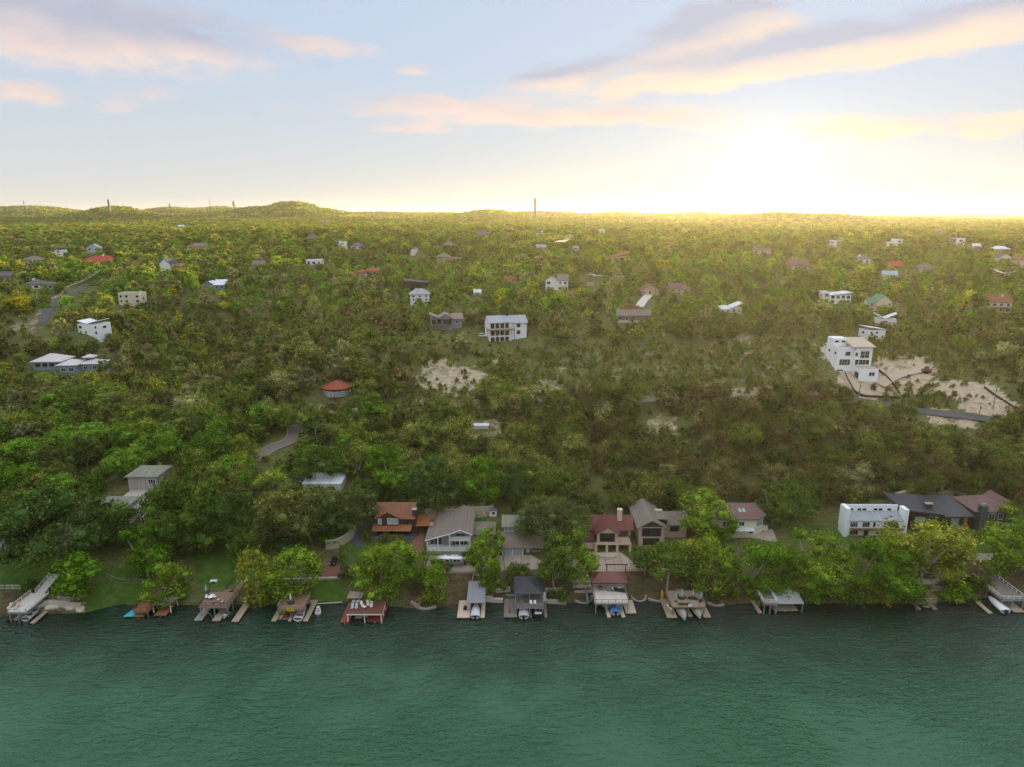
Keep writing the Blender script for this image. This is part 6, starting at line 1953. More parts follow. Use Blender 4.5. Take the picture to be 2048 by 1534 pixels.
# 11 small brown dock
o, i = dock('small brown dock with a single slip below curved block walls', 1836, 1872, 1218, (1834, 1874, 1204, 1180), 2.6, [(0, .9, 0, 7), (3.9, 5.0, 0, 7)], D_BROWN, D_TAN, P_WOOD, D_TAN, .9, 1)
q = i['o']
boat('dark hulled boat in the slip of the small brown dock', (q.x + 2.4, q.y + 2.4, .2), 4.8, 2.1, m=DKBLUE)
bd = MB().box(-.9, .9, -.7, .7, 0, .35).build('hot_tub_cover', P_DARK); bd.location = up_pt(i, 1846, 1192); tag(bd, 'low dark square box on the small brown dock', 'box')

# 12 long brown dock at the right edge
o, i = dock('long weathered dock running out at the right edge with a white boat below', 1990, 2042, 1222, (2004, 2052, 1199, 1152), 3.0, [(-2.4, -1.2, -1, 14), (4.6, 7.4, -.4, 9)], D_GREY, D_TAN, P_GALV, TRIM, .9, 1)
q = i['o']
boat('white covered boat under the long weathered dock', (q.x + 2.2, q.y + 2.6, .3), 6.6, 2.5, 'covered', m=BOATW)
lounger('faded lounger beside the piles under the long weathered dock', (q.x - 1.8, q.y + 6, .56), .2, CUSH)

# ------------------------------------------------------------------ things on the bank
p = P(900, 1130)
tr = thing('travel_trailer', 'silver rounded travel trailer parked in front of the grey gabled house', 'trailer', p)
SILV = mat('polished_aluminium', (0.62, 0.62, 0.62), .28, .06, 1.0, metal=.75)
vs = []; fs = []; n = 11
for i_ in range(n):
    t = i_ / (n - 1); x = -3.9 + 7.8 * t
    e = 1 - abs(2 * t - 1) ** 5 * .42
    for k in range(12):
        a = 2 * math.pi * k / 12
        c_, s_ = math.cos(a), math.sin(a)
        vs.append((x, 1.2 * math.copysign(abs(c_) ** .6, c_) * (e ** .5), 1.75 + 1.15 * math.copysign(abs(s_) ** .6, s_) * e))
for i_ in range(n - 1):
    for k in range(12): fs.append((i_ * 12 + k, (i_ + 1) * 12 + k, (i_ + 1) * 12 + (k + 1) % 12, i_ * 12 + (k + 1) % 12))
fs += [tuple(range(12)), tuple(range((n - 1) * 12, n * 12))[::-1]]
mesh_obj('body', vs, fs, SILV, tr, True)
for x in (-2.4, -.6, 1.5, 2.5): window(tr, 'f', (x, -1.19, 1.75), .8, .6, 1, 1, P_GALV, fr=.05)
box(tr, 'door', P_GALV, .1, .8, -1.25, -1.2, .9, 2.6)
for x in (-.5, .5):
    q = [(x + .34 * math.cos(2 * math.pi * k / 12), .34 + .34 * math.sin(2 * math.pi * k / 12)) for k in range(12)]
    MB().add([(a, -1.2, b) for a, b in q] + [(a, -.9, b) for a, b in q], [tuple(range(12)), tuple(range(12, 24))[::-1]] + [(k, 12 + k, 12 + (k + 1) % 12, (k + 1) % 12) for k in range(12)]).build('wheel', BLACK, tr)
for x in (-1.2, .8, 1.9): MB().box(x - .35, x + .35, -.4, .4, 2.86, 3.0).build('roof_vent', BOATW, tr)
MB().bar((3.8, 0, .7), (5.0, 0, .55), .14).build('tow_bar', P_DARK, tr)
p = P(668, 1127)
car('black open golf cart parked on the brick patio', p, R(-8), mat('black_paint', (.015, .016, .018), .3), 'golf_cart', 'golf cart', 2.8, 1.4, 1.7)
p = P(930, 1129); bi = thing('waste_bin', 'brown wheeled bin beside the pale planter by the trailer', 'bin', p); MB().box(-.3, .3, -.3, .3, .1, 1.0).build('body', DARKWOOD, bi); MB().box(-.33, .33, -.36, .33, 1.0, 1.08).build('lid', DARKWOOD, bi)
p = P(929, 1124); pl = thing('stone_planter', 'square pale stone planter with a dark bush beside the trailer', 'planter', p); MB().box(-1.1, 1.2, 0, 2.2, -.5, 1.0).build('box_wall', STONEW, pl)
p = P(428, 1165); tb = thing('white_bench', 'plain white slab bench standing alone on the dark lawn', 'bench', p); MB().box(-.95, .95, -.5, .5, .5, .62).build('seat', BOATW, tb)
for x in (-.7, .7): MB().box(x - .08, x + .08, -.4, .4, 0, .5).build('leg', BOATW, tb)


def fence(label, px, h, m, step=1.8, bars=8, t=.06):
    q = [P(*a) for a in px]
    o = thing('fence', label, 'fence', q[0])
    for a, b_ in zip(q[:-1], q[1:]):
        n = max(1, int((b_ - a).length / step))
        for k in range(n + 1):
            c = a.lerp(b_, k / n); c.z = H(c.x, c.y)
            MB().bar(c - q[0] - Vector((0, 0, .3)), c - q[0] + Vector((0, 0, h)), t * 1.4).build('post', m, o)
            if k < n:
                d = a.lerp(b_, (k + 1) / n); d.z = H(d.x, d.y)
                mb = MB()
                mb.bar(c - q[0] + Vector((0, 0, h * .95)), d - q[0] + Vector((0, 0, h * .95)), t); mb.bar(c - q[0] + Vector((0, 0, .12)), d - q[0] + Vector((0, 0, .12)), t)
                for j in range(1, bars):
                    e = c.lerp(d, j / bars) - q[0]
                    mb.bar(e + Vector((0, 0, .1)), e + Vector((0, 0, h * .95)), t * .5)
                mb.build('fence_panel', m, o)
    return o


fence('grey wire fence along the lawn above the grassy point', [(213, 1155), (236, 1166), (262, 1167), (286, 1166)], 1.3, P_GALV)
fence('white picket fence along the lawn behind the white two-level dock', [(-20, 1178), (10, 1178), (42, 1178)], 1.2, TRIM)
fence('dark handrail along the stair drop behind the brown railed dock', [(452, 1178), (470, 1160)], 1.2, P_DARK)

# rocks along the water
rr_ = random.Random(4)
for k, (px, py, sz, where) in enumerate(((72, 1212, 1.5, 'first'), (92, 1206, 1.2, 'second'), (108, 1212, 1.7, 'third'), (128, 1206, 1.3, 'fourth'), (142, 1213, 1.4, 'fifth'), (160, 1219, 1.1, 'sixth'))):
    p = P(px, py)
    bm = bmesh.new(); bmesh.ops.create_icosphere(bm, subdivisions=2, radius=sz)
    for v in bm.verts:
        v.co *= rr_.uniform(.78, 1.12); v.co.z *= .5; v.co.x *= 1.3
    me = bpy.data.meshes.new('rock'); bm.to_mesh(me); bm.free(); me.materials.append(STONEW)
    o = link(bpy.data.objects.new('rock', me)); o.location = p; o.rotation_euler = (0, 0, rr_.uniform(0, 6))
    tag(o, f'pale limestone boulder on the ledge, {where} counting right from the white dock', 'rock', 'boulders beside the white dock')

# ------------------------------------------------------------------ houses on the hills
HH = hill_house
# tall white house on the quarried slope
p = site(1714, 752, 9, 12, (1670, 664, 1756, 754), -1.0)
s = 1 / pxm(p); u = s
h = thing('house', 'tall white unfinished four-storey cube house on bare limestone ground', 'house', p)
WHC = mat('primer_white', (0.84, 0.84, 0.83), .8, .05, .5)
ROOFT = mat('bare_plywood', (0.50, 0.40, 0.31), .9, .2, .8)
box(h, 'wall', WHC, -8.2, -1.2, 3.2, 14, -3, 12.4); box(h, 'wall', WHC, -1.19, 6.6, 2.2, 13, -3, 13.2)
box(h, 'garage_wall', WHC, -.6, 7.4, -3.2, 2.19, -4, 5.0); box(h, 'terrace_roof', ROOFT, -.5, 7.3, -3.1, 2.1, 5.0, 5.12)
railing(h, [(-.5, -3.1, 5.1), (7.3, -3.1, 5.1), (7.3, 2.1, 5.1)], .9, P_GALV, 2, 1, .08)
box(h, 'upper_wall', WHC, -8.2, -2.0, 8.6, 14, 12.41, 16.2); shed(h, -2.0, 7.0, 1.6, 13, 13.6, 15.6, ROOFT, .5, .2); box(h, 'roof_terrace', ROOFT, -8.0, -1.3, 3.3, 8.5, 12.41, 12.5)
mb = MB(); mb.box(-8.2, -1.2, 3.2, 3.4, 12.41, 13.3); mb.box(-8.2, -8.0, 3.4, 8.6, 12.41, 13.3); mb.build('parapet', WHC, h)
for x, z, w, hh, n in ((-3.6, 9.4, 2.2, 1.8, 1), (-4.6, 5.2, 4.6, 2.6, 4), (-6.2, .6, 2.6, 2.6, 2)):
    window(h, 'f', (x, 3.2, z), w, hh, n, 1, WHC)
for x, z, w, hh, n, nz in ((3.4, 8.6, 3.8, 3.0, 2, 2), (3.4, 5.6, 4.4, 2.2, 3, 1), (-.2, 9.4, 1.2, 1.6, 1, 1), (0.2, 5.6, 1.4, 2.2, 1, 1)):
    window(h, 'f', (x, 2.2, z), w, hh, n, nz, WHC)
window(h, 'f', (4.6, -3.2, 1.8), 2.4, 1.6, 2, 1, TRIM); window(h, 'l', (-.6, -.6, .2), 3.6, 2.8, 1, 1, WHC)
for y in (5, 11): window(h, 'l', (-8.2, y, 9.8), 1.8, 1.2, 1, 1, WHC)
for x in (-6.4, -3.6): window(h, 'f', (x, 8.6, 14.4), 1.9, .8, 1, 1, WHC)
window(h, 'f', (-1.6 + .6, 2.2, 13.2 - .9), .6, .6, 1, 1, WHC)
box(h, 'balcony', WHC, -1.2, 1.6, .8, 2.19, 8.2, 8.4); railing(h, [(-1.1, .9, 8.4), (1.5, .9, 8.4)], 1, P_GALV, 1.2, 2, .06)

# red octagonal house
p = site(668, 806, 5, 6, (636, 762, 700, 796))
h = thing('house', 'red timber octagonal house with terracotta roof on a stone terrace', 'house', p)
r8 = 34 / pxm(p)
MB().lathe([(r8 * .88, -3), (r8 * .88, 5.8)], 8, (0, r8, 0)).build('wall', REDWOOD, h)
MB().lathe([(r8 * .99, 5.6), (r8 * .99, 5.85), (r8 * .25, 8.0), (.05, 8.4)], 16, (0, r8, 0)).build('roof', R_TERRA, h)
for k in range(8):
    a = -math.pi / 2 + (k - 3.5) * math.pi / 4 * .5
    rr = r8 * .88 * (.985 if k % 2 else .96)
    c_ = Vector((math.cos(a) * rr, r8 + math.sin(a) * rr, 2.4)); n_ = Vector((math.cos(a), math.sin(a), 0)); t_ = Vector((-n_.y, n_.x, 0))
    mb = MB(); slabbox(mb, c_, t_, n_, -1.0, 1.0, -.1, 2.2, -.3, .12); w_ = mb.build('window', TRIM, h)
    mb = MB(); slabbox(mb, c_, t_, n_, -.85, .85, .05, 2.05, -.1, .16); mb.build('pane', GLASSB, w_)
MB().lathe([(r8 * 1.05, -4), (r8 * 1.05, -.05)], 20, (0, r8, 0)).build('terrace', STONEW, h)
railing(h, [(math.cos(-math.pi * (.1 + .8 * k / 8)) * r8 * 1.02, r8 + math.sin(-math.pi * (.1 + .8 * k / 8)) * r8 * 1.02, -.05) for k in range(9)], 1.0, REDWOOD, 2, 2, .08)
steps(h, (r8 * .5, -5, -3.0), (r8 * .3, -.4, -.1), 2.0, mat('red_steps', (.30, .05, .035), .8), 8)

# white three-storey house with balcony and metal roof
p = site(1014, 682, 8, 9, (976, 624, 1060, 682))
h = thing('house', 'white three-storey house with blue-grey metal roof and timber balcony on the spur', 'house', p, R(14))
k = 80 / pxm(p) / 18.0
h.scale = (k, k, k)
box(h, 'wall', WHITE, -8, 2.2, 0, 10, -4, 8.6); box(h, 'wall', WHITE, 2.21, 9.4, 1.0, 10, -4, 8.0)
gable(h, -8, 2.2, 0, 10, 8.6, 2.2, 'x', R_BLUE, .6, .2, WHITE); gable(h, 2.0, 9.4, .8, 10.2, 8.0, 2.6, 'x', R_BLUE, .5, .2, WHITE)
chimney(h, 1.2, 5, 9, 12.0, TRIMD, 1.3, 1.1)
for z, zz in ((6.0, 2.0), (2.9, 1.9), (.2, 1.6)):
    for x in (-6.6, -4.4, -2.2, 0): window(h, 'f', (x, 0, z), 1.5, zz, 1, 1, TRIMD)
for z in (6, 2.9): window(h, 'f', (5.6, 1.0, z), 1.4, 1.5, 1, 1, TRIMD); window(h, 'r', (9.4, 4, z), 1.2, 1.3, 1, 1, TRIMD)
box(h, 'balcony', D_BROWN, -9.4, 3.2, -2.2, -.01, 5.2, 5.45); railing(h, [(-9.3, 0, 5.45), (-9.3, -2.1, 5.45), (3.1, -2.1, 5.45), (3.1, 0, 5.45)], 1.1, D_BROWN, 1.8, 2, .1)
for x in (-9.2, -5, -1, 3.0): MB().bar((x, -2.0, -5), (x, -2.0, 5.2), .22).build('post', D_BROWN, h)

# grey-blue house with mauve roof
p = site(893, 660, 7, 9, (862, 620, 930, 654))
h = thing('house', 'grey-blue house with folded mauve metal roof left of the white three-storey house', 'house', p, R(8))
k = 62 / pxm(p) / 16.0; h.scale = (k, k, k)
box(h, 'wall', BLUEG, -8, 3.0, 0, 9, -4, 6.0); box(h, 'wall', BLUEG, 3.01, 8, 1.5, 10, -4, 5.6)
RM = mat('mauve_metal', (0.24, 0.155, 0.145), .5, .12, 1, stripe=(0, .5, .3))
gable(h, -4.4, 3.4, -.6, 9, 6.0, 2.2, 'y', RM, .6, .2, BLUEG); shed(h, -8.2, -4.4, -.6, 9, 8.0, 6.4, RM, .4, .2, axis='x'); gable(h, 3.2, 8.2, 1.2, 10, 5.6, 2.2, 'x', RM, .6, .2, BLUEG)
box(h, 'balcony', D_BROWN, -8.2, 2.8, -2.4, -.01, 2.6, 2.85); railing(h, [(-8.1, -2.3, 2.85), (2.7, -2.3, 2.85)], 1.0, DARKWOOD, 1.8, 3, .08)
for x in (-8, -2.6, 2.6): MB().bar((x, -2.2, -5), (x, -2.2, 2.6), .22).build('post', D_BROWN, h)
for x in (-6.4, -3.6, -.8, 1.6): window(h, 'f', (x, 0, 3.2), 1.8, 2.2, 1, 1, TRIMD); window(h, 'f', (x, 0, .2), 1.5, 1.6, 1, 1, TRIM, GLASSB)
window(h, 'f', (5.5, 1.5, 3.2), 1.4, 1.4)

# long grey house with pale metal roofs at the left
p = site(133, 742, 13, 11, (68, 706, 206, 738))
h = thing('house', 'long blue-grey house with pale pinkish metal hip roofs above yellow trees', 'house', p, R(4))
k = 134 / pxm(p) / 32.0; h.scale = (k, k, k)
RP = mat('pale_pink_metal', (0.56, 0.51, 0.49), .45, .1, .8, stripe=(0, .5, .25))
box(h, 'wall', BLUEG, -15, -2, 0, 11, -4, 4.6); hip(h, -15, -2, 0, 11, 4.6, 2.8, RP, .8, .2)
box(h, 'wall', BLUEG, -1.99, 6, -2.4, 7, -4, 3.2); hip(h, -2.6, 6, -2.4, 7, 3.2, 2.0, RP, .7, .2)
box(h, 'wall', BLUEG, 6.01, 15.5, 1, 9, -4, 3.0); hip(h, 6.01, 15.5, 1, 9, 3.0, 1.6, RP, .6, .2); box(h, 'upper_wall', BLUEG, 6.4, 10.6, 4, 8, 3.0, 5.6); hip(h, 6.4, 10.6, 4, 8, 5.6, 1.2, RP, .6, .2)
for x in (-12.6, -9.4, -6.2, -3.6): window(h, 'f', (x, 0, 2.4), 1.9, 1.3, 1, 1, TRIMD)
window(h, 'f', (-10.8, 0, -2.6), 5.4, 2.6, 2, 1, TRIMD); 
for x in (0, 3.6): window(h, 'f', (x, -2.4, .4), 2.0, 1.5, 2, 1, TRIM)
for x in (8.5, 12.6): window(h, 'f', (x, 1, .6), 1.8, 1.4, 2, 1, TRIM)
window(h, 'f', (8.5, 4, 3.9), 1.8, 1.0, 2, 1, TRIMD)

HH('white cube house with a flaring butterfly roof beside the winding road', 178, 670, 52, 32, 'butterfly', WHITE, R_WHITE, 2, R(-8), .8, rise=.22)
HH('cream flat-roofed three-storey house with tall right tower and window grid', 261, 616, 50, 33, 'flat', CREAM, CONC, 3, 0, .6, chim=(.93, 1.2, CREAM))
HH('white gabled house with navy roof and pinkish flat wing on a terrace', 341, 545, 48, 32, 'gable_y', WHITE, R_NAVY, 2, 0, .7, wing=(1, .5, .85, 'flat', SALMON, CONC), rise=.35)
HH('wide house with bright red hip roof and a small cupola', 195, 532, 76, 22, 'hip', CREAM, R_RED, 1, 0, .6, rise=.55, chim=(.55, 1.15, CREAM))
HH('slim white tower house with jutting brown roof', 115, 518, 24, 26, 'shed_r', WHITE, R_BROWN, 3, 0, .9, wing=(-1, .35, .7, 'flat', WHITE, R_BROWN), rise=.2)
HH('low beige house with brown hip roof at the left of the white tower house', 62, 528, 40, 17, 'hip', CREAM, R_BROWN, 1, 0, .7, rise=.5)
HH('pale blue house with steep gable behind the bright red roof', 187, 506, 28, 20, 'gable_y', PALEBLUE, R_CYAN, 2, R(15), .8, rise=.4)
HH('tan house with two timber gables and brown roof', 392, 502, 44, 18, 'gable_x', TAN, R_BROWN, 2, 0, .6, wing=(-1, .4, 1.0, 'gable_y', TAN, R_RUST), rise=.4)
HH('dark hip-roofed house with a white chimney left of the winding road', 78, 578, 62, 20, 'hip', WHITE, R_GREY, 1, 0, .6, rise=.45, chim=(.32, 1.2, WHITE), wing=(1, .45, .9, 'hip', CREAM, R_GREY))
HH('low house with dark roof at the far left edge above the road', 5, 560, 40, 18, 'gable_x', GREYW, R_GREY, 1, 0, .7, rise=.5)
HH('house with brilliant white folded metal roof on slim posts', 428, 578, 52, 20, 'gable_x', BLUEG, R_WHITE, 1, 0, .7, rise=.5, wing=(-1, .5, 1.0, 'gable_y', BLUEG, R_WHITE))
HH('small brown-grey roofed house in dark trees right of the navy-roofed house', 515, 534, 30, 14, 'gable_x', TAN, R_BROWN, 1, R(-10), .7, rise=.5)
HH('flat white house strip among trees with a yellow tree beside it', 628, 530, 36, 11, 'flat', WHITE, R_WHITE, 1, 0, .6)
HH('white and blue modern tower house in the middle distance', 682, 502, 22, 20, 'flat', WHITE, CONC, 3, 0, .8, wing=(-1, .35, 1.1, 'flat', BLUEG, CONC))
HH('grey-roofed house with white porch above the pale road end', 714, 498, 28, 14, 'hip', PALE, R_GREY, 1, 0, .7, rise=.5)
HH('small grey gabled house behind the white and blue tower house', 622, 482, 22, 16, 'gable_y', GREYW, R_GREY, 1, 0, .8, rise=.5)
HH('salmon stucco house with stepped terracotta roofs in the dark ravine', 733, 556, 52, 24, 'hip', SALMON, R_TERRA, 2, 0, .6, rise=.35, wing=(-1, .45, .8, 'hip', SALMON, R_TERRA))
HH('beige house with grey hip roof and flat terrace wing on a grassy knoll', 897, 528, 56, 24, 'hip', mat('beige_stone', (.48, .37, .27), .9, .12), R_BROWN, 2, 0, .6, rise=.35, wing=(1, .46, .85, 'flat', MATS['beige_stone'], R_BROWN))
HH('beige-grey house with steep gables beyond the terrace house', 900, 496, 28, 16, 'gable_y', TAN, R_BROWN, 2, R(10), .8, rise=.5)
HH('black modern house with long low flat roof on the ridge', 832, 580, 58, 22, 'shed_l', CHAR, R_DARK, 2, 0, .6, rise=.25, frame=TRIMD, win=True)
HH('white house with curved grey roof in front of the black ridge house', 840, 608, 44, 34, 'hip', WHITE, R_BLUE, 3, R(8), .7, rise=.35)
HH('white house with brown roof and twin gables beside a road', 1113, 581, 52, 36, 'gable_x', WHITE, R_BROWN, 2, R(-6), .7, rise=.35, wing=(-1, .55, 1.0, 'gable_y', WHITE, R_BROWN))
HH('low house showing a rust-red roof in the trees left of the twin-gabled white house', 1020, 563, 28, 11, 'gable_x', TAN, R_TERRA, 1, 0, .7, rise=.6)
HH('tiny white-roofed hut among bright trees below the black ridge house', 955, 590, 18, 12, 'gable_x', PALE, R_WHITE, 1, 0, .8, rise=.5)
HH('brown wedge-roofed house with tall glass front under pale beams', 1243, 530, 42, 28, 'shed_r', TAN, R_TERRA, 2, R(12), .8, rise=.35, big=True, frame=CREAM)
HH('peach gabled house with double garage at the top of the pale driveway', 1300, 590, 42, 22, 'gable_y', TAN, R_MAUVE, 1, 0, .7, rise=.45)
HH('brown house with arched white window right of the pale driveway', 1360, 590, 50, 26, 'gable_x', TAN, R_MAUVE, 2, 0, .6, rise=.4, wing=(1, .4, 1.0, 'gable_y', TAN, R_MAUVE))
h = HH('long low brown house with an orange timber pergola on its roof', 1267, 642, 76, 24, 'gable_x', mat('taupe_boards', (.22, .17, .12), .8, .12), R_BROWN, 1, 0, .42, rise=.42)
w_ = 30 / pxm(h.location) / 2
mb = MB()
for k in range(9): mb.bar((-w_ + 2 * w_ * k / 8, 6.0, 5.0), (-w_ + 2 * w_ * k / 8, 6.0, 7.6), .25)
for y in (6.0, 9.0): mb.bar((-w_, y, 7.6), (w_, y, 7.6), .3)
mb.build('pergola', CEDAR, h)
HH('cream wedge house with pale metal roof in the glowing trees', 1462, 626, 48, 22, 'shed_r', CREAM, R_WHITE, 1, 0, .7, rise=.45, wing=(-1, .5, .7, 'gable_x', PALE, R_WHITE))
HH('cream hip-roofed house washed out by the low sun', 1524, 512, 40, 20, 'hip', CREAM, R_MAUVE, 2, 0, .6, rise=.3)
HH('brown two-storey house with a pale balcony under the setting sun', 1597, 546, 46, 30, 'gable_x', TAN, R_MAUVE, 2, 0, .7, rise=.4, deck=(1, D_PALE, TRIM))
HH('white modern house with tall left block and flat winged roofs', 1674, 608, 62, 26, 'shed_r', WHITE, R_WHITE, 2, 0, .6, rise=.2, wing=(-1, .22, 1.25, 'flat', WHITE, R_WHITE), big=True)
HH('cream house with green metal gables and arched windows', 1760, 622, 52, 36, 'gable_y', CREAM, R_GREEN, 2, 0, .7, rise=.4, wing=(-1, .3, .85, 'gable_x', CREAM, R_GREEN), deck=(1, D_BROWN, DARKWOOD))
HH('white pavilion with a swooping curved roof below the green-roofed house', 1770, 648, 46, 22, 'butterfly', WHITE, R_WHITE, 1, R(-20), .7, rise=.5)
HH('white modern house with upturned white roof behind the unfinished tower', 1752, 678, 46, 28, 'shed_l', WHITE, R_WHITE, 2, R(10), .7, rise=.25)
HH('cream house with rust hip roof and white chimney near the right edge', 1994, 624, 54, 36, 'gable_x', CREAM, R_RUST, 2, R(-18), .7, rise=.35, chim=(.7, 1.1, WHITE), deck=(1, D_BROWN, DARKWOOD))
HH('small white house with a round chimney in the sun haze', 1728, 527, 28, 18, 'hip', WHITE, R_BROWN, 1, 0, .7, rise=.4, chim=(.2, 1.15, WHITE))
HH('low house with a dull red roof among hazy trees', 1793, 534, 36, 12, 'gable_x', TAN, R_RED, 1, 0, .6, rise=.7)
HH('tan house with brown pyramid roof and white bay near the lit tree crest', 1855, 545, 34, 20, 'hip', CREAM, R_BROWN, 1, 0, .8, rise=.5)
HH('small house with light blue metal roof half hidden in trees', 1780, 554, 32, 13, 'gable_x', PALE, R_CYAN, 1, R(-15), .7, rise=.6)
HH('white gabled house with triple windows at the right edge slope', 2010, 524, 34, 18, 'gable_y', WHITE, R_GREY, 2, 0, .7, rise=.45)
HH('cream two-storey house cut by the right edge', 2041, 536, 28, 26, 'hip', CREAM, R_RUST, 2, 0, .8, rise=.3)
HH('long house with pale teal metal roof near the right skyline', 2004, 504, 36, 13, 'hip', TAN, R_WHITE, 1, 0, .6, rise=.5)
HH('white and blue modern house with stacked flat roofs at right', 1916, 493, 30, 18, 'flat', WHITE, R_WHITE, 2, 0, .7, wing=(-1, .35, 1.0, 'shed', BLUEG, R_BLUE))
HH('small hut with white roof right of the stacked modern house', 1953, 496, 22, 10, 'gable_x', PALE, R_WHITE, 1, 0, .7, rise=.5)
HH('tan block house under the right skyline', 1880, 474, 24, 12, 'flat', TAN, CONC, 2, 0, .7)
HH('white house of two stepped boxes right of the sun', 1790, 493, 34, 16, 'flat', WHITE, R_WHITE, 2, 0, .6, wing=(-1, .5, .6, 'flat', WHITE, R_WHITE))
HH('pale flat house with two terraces in the sun glow', 1670, 494, 28, 14, 'flat', WHITE, R_WHITE, 2, 0, .6)
HH('long blue-grey metal roof on the ridge left of the glowing wires', 1082, 498, 22, 10, 'gable_x', PALE, R_BLUE, 1, 0, .6, rise=.6)
HH('small white house with dark gable right of the glowing wires', 1152, 500, 15, 11, 'gable_y', WHITE, R_GREY, 1, 0, .8)
HH('white house with chimney in the far middle trees', 1080, 472, 18, 10, 'gable_x', WHITE, R_GREY, 1, 0, .7, chim=(.8, 1.3, WHITE))
HH('small white gabled house far off below the slim tower', 1204, 466, 15, 10, 'gable_y', WHITE, R_WHITE, 1, 0, .7)
HH('pale twin house in the far left trees', 362, 458, 14, 9, 'gable_x', PALE, R_WHITE, 1, 0, .7)
HH('red and white house far off left of centre', 650, 445, 20, 8, 'hip', WHITE, R_RED, 1, 0, .7)
HH('grey-roofed house with pale drive in far middle trees', 968, 474, 30, 12, 'gable_x', GREYW, R_GREY, 1, 0, .6, rise=.5)
HH('pale roofed hut half sunk in the scrub above the wood', 962, 858, 34, 11, 'gable_x', PALE, R_WHITE, 1, 0, .4, keep=(954, 846, 972, 849), win=False)
HH('long pale industrial roof on the far right skyline', 1990, 440, 60, 6, 'flat', PALE, R_WHITE, 1, 0, .3)

# vehicles on the hill
def hillcar(label, px, py, rz, m, **k):
    p = P(px, py); free(p.x, p.y, 3.5); KEEP.append((px - 14, py - 10, px + 14, py + 1, p.y))
    return car(label, p + Vector((0, 0, .12)), rz, m, **k)


CARW = mat('white_car_paint', (.75, .75, .75), .3, .03, spec=.5); CARG = mat('grey_car_paint', (.22, .23, .24), .3, .03, spec=.5)
hillcar('white sport utility vehicle parked beside the unfinished white tower house', 1659, 696, R(78), CARW, name='parked_suv', L=5.0, Wd=2.0, Hh=1.85)
hillcar('pale car parked by the fence left of the white three-storey house', 966, 674, R(85), CARW)
hillcar('silver car parked on the road right of the twin-gabled house', 1184, 551, R(88), CARW)
hillcar('dark car standing at the top of the pale driveway', 1283, 590, R(20), CARG)
p = P(1852, 745); free(p.x, p.y, 4); KEEP.append((1835, 728, 1870, 745, p.y))
ex = thing('excavator', 'small reddish excavator standing on the dirt track of the quarried slope', 'excavator', p, .4)
for x in (-1.0, 1.0): MB().prism([(x - .3, -1.7), (x + .3, -1.7), (x + .3, 1.7), (x - .3, 1.7)], 0, .8).build('track', BLACK, ex)
MB().box(-1.2, 1.2, -1.4, 1.6, .85, 1.6).build('body', mat('red_machine', (.28, .09, .06), .6), ex); MB().box(-1.1, .1, -1.2, .3, 1.6, 2.9).build('cab', GLASS, ex)
mb = MB(); mb.bar((.6, -1.2, 1.4), (.6, -3.4, 3.6), .35); mb.bar((.6, -3.4, 3.6), (.6, -5.2, 2.0), .3); mb.build('boom', MATS['red_machine'], ex); MB().box(.2, 1.0, -5.6, -5.0, 1.2, 2.1).build('bucket', BLACK, ex)
p = P(1180, 572); free(p.x, p.y, 3); KEEP.append((1168, 562, 1192, 573, p.y))
MB_ = thing('shipping_container', 'tan shipping container standing in the clearing right of the twin-gabled house', 'container', p)
MB().box(-3, 3, 0, 2.4, 0, 2.6).build('body', CEDAR, MB_); MB().box(-2.9, -.1, -.06, -.005, .1, 2.5).build('door', TAN, MB_); MB().box(.1, 2.9, -.06, -.005, .1, 2.5).build('door', TAN, MB_)
# silt fences on the quarried ground
def siltfence(label, px):
    q = smooth_line([P(*a) for a in px], 5)
    o = thing('silt_fence', label, 'fence', q[0])
    mb = MB()
    for a, b_ in zip(q[:-1], q[1:]):
        a = Vector((a.x, a.y, H(a.x, a.y))) - q[0]; b_ = Vector((b_.x, b_.y, H(b_.x, b_.y))) - q[0]
        mb.bar(a + Vector((0, 0, .4)), b_ + Vector((0, 0, .4)), .1, 1.0)
    mb.build('fabric', BLACK, o)
    for a in q[::4]:
        c = Vector((a.x, a.y, H(a.x, a.y))) - q[0]
        MB().bar(c, c + Vector((0, 0, 1.1)), .12).build('stake', P_WOOD, o)


siltfence('black silt fence curving below the unfinished white tower house', [(1690, 748), (1700, 768), (1716, 790), (1750, 795), (1800, 798)])
siltfence('black silt fence slanting down beside the unfinished white tower house', [(1757, 742), (1775, 756), (1790, 775), (1800, 790)])
siltfence('long black silt fence slanting across the yellow quarried bank', [(1968, 776), (1990, 792), (2015, 808), (2030, 818)])

# ------------------------------------------------------------------ poles, wires, towers
def pole(label, px, py, hpx, arms=1, m=None):
    p = P(px, py); h = hpx / pxm(p) * 1.02; free(p.x, p.y, 1.2)
    o = thing('utility_pole', label, 'utility pole', p)
    MB().tube([(0, 0, -1), (0, 0, h)], [.19, .13], 7).build('shaft', m or P_WOOD, o)
    for k in range(arms):
        z = h - .5 - k * 1.1
        MB().bar((-1.2, 0, z), (1.2, 0, z), .14).build('cross_arm', P_WOOD, o)
        for x in (-1.1, 0.4, 1.1): MB().tube([(x, 0, z), (x, 0, z + .3)], .07, 5).build('insulator', CONC, o)
    MB().tube([(.3, 0, h - 2.6), (.3, 0, h - 1.7)], .25, 8).build('transformer', P_GALV, o)
    return p + Vector((0, 0, h - .3)), o


def wires(label, a, b_, n=3, sag=1.2, r=.035, spread=1.0, m=None):
    o = thing('power_line', label, 'wires', a)
    d = (b_ - a); sd = Vector((d.y, -d.x, 0)).normalized()
    for k in range(n):
        off = sd * spread * (k - (n - 1) / 2)
        MB().tube([off + d * (i / 14) - Vector((0, 0, sag * 4 * (i / 14) * (1 - i / 14))) for i in range(15)], r, 4).build('wire', m or WIRE, o)


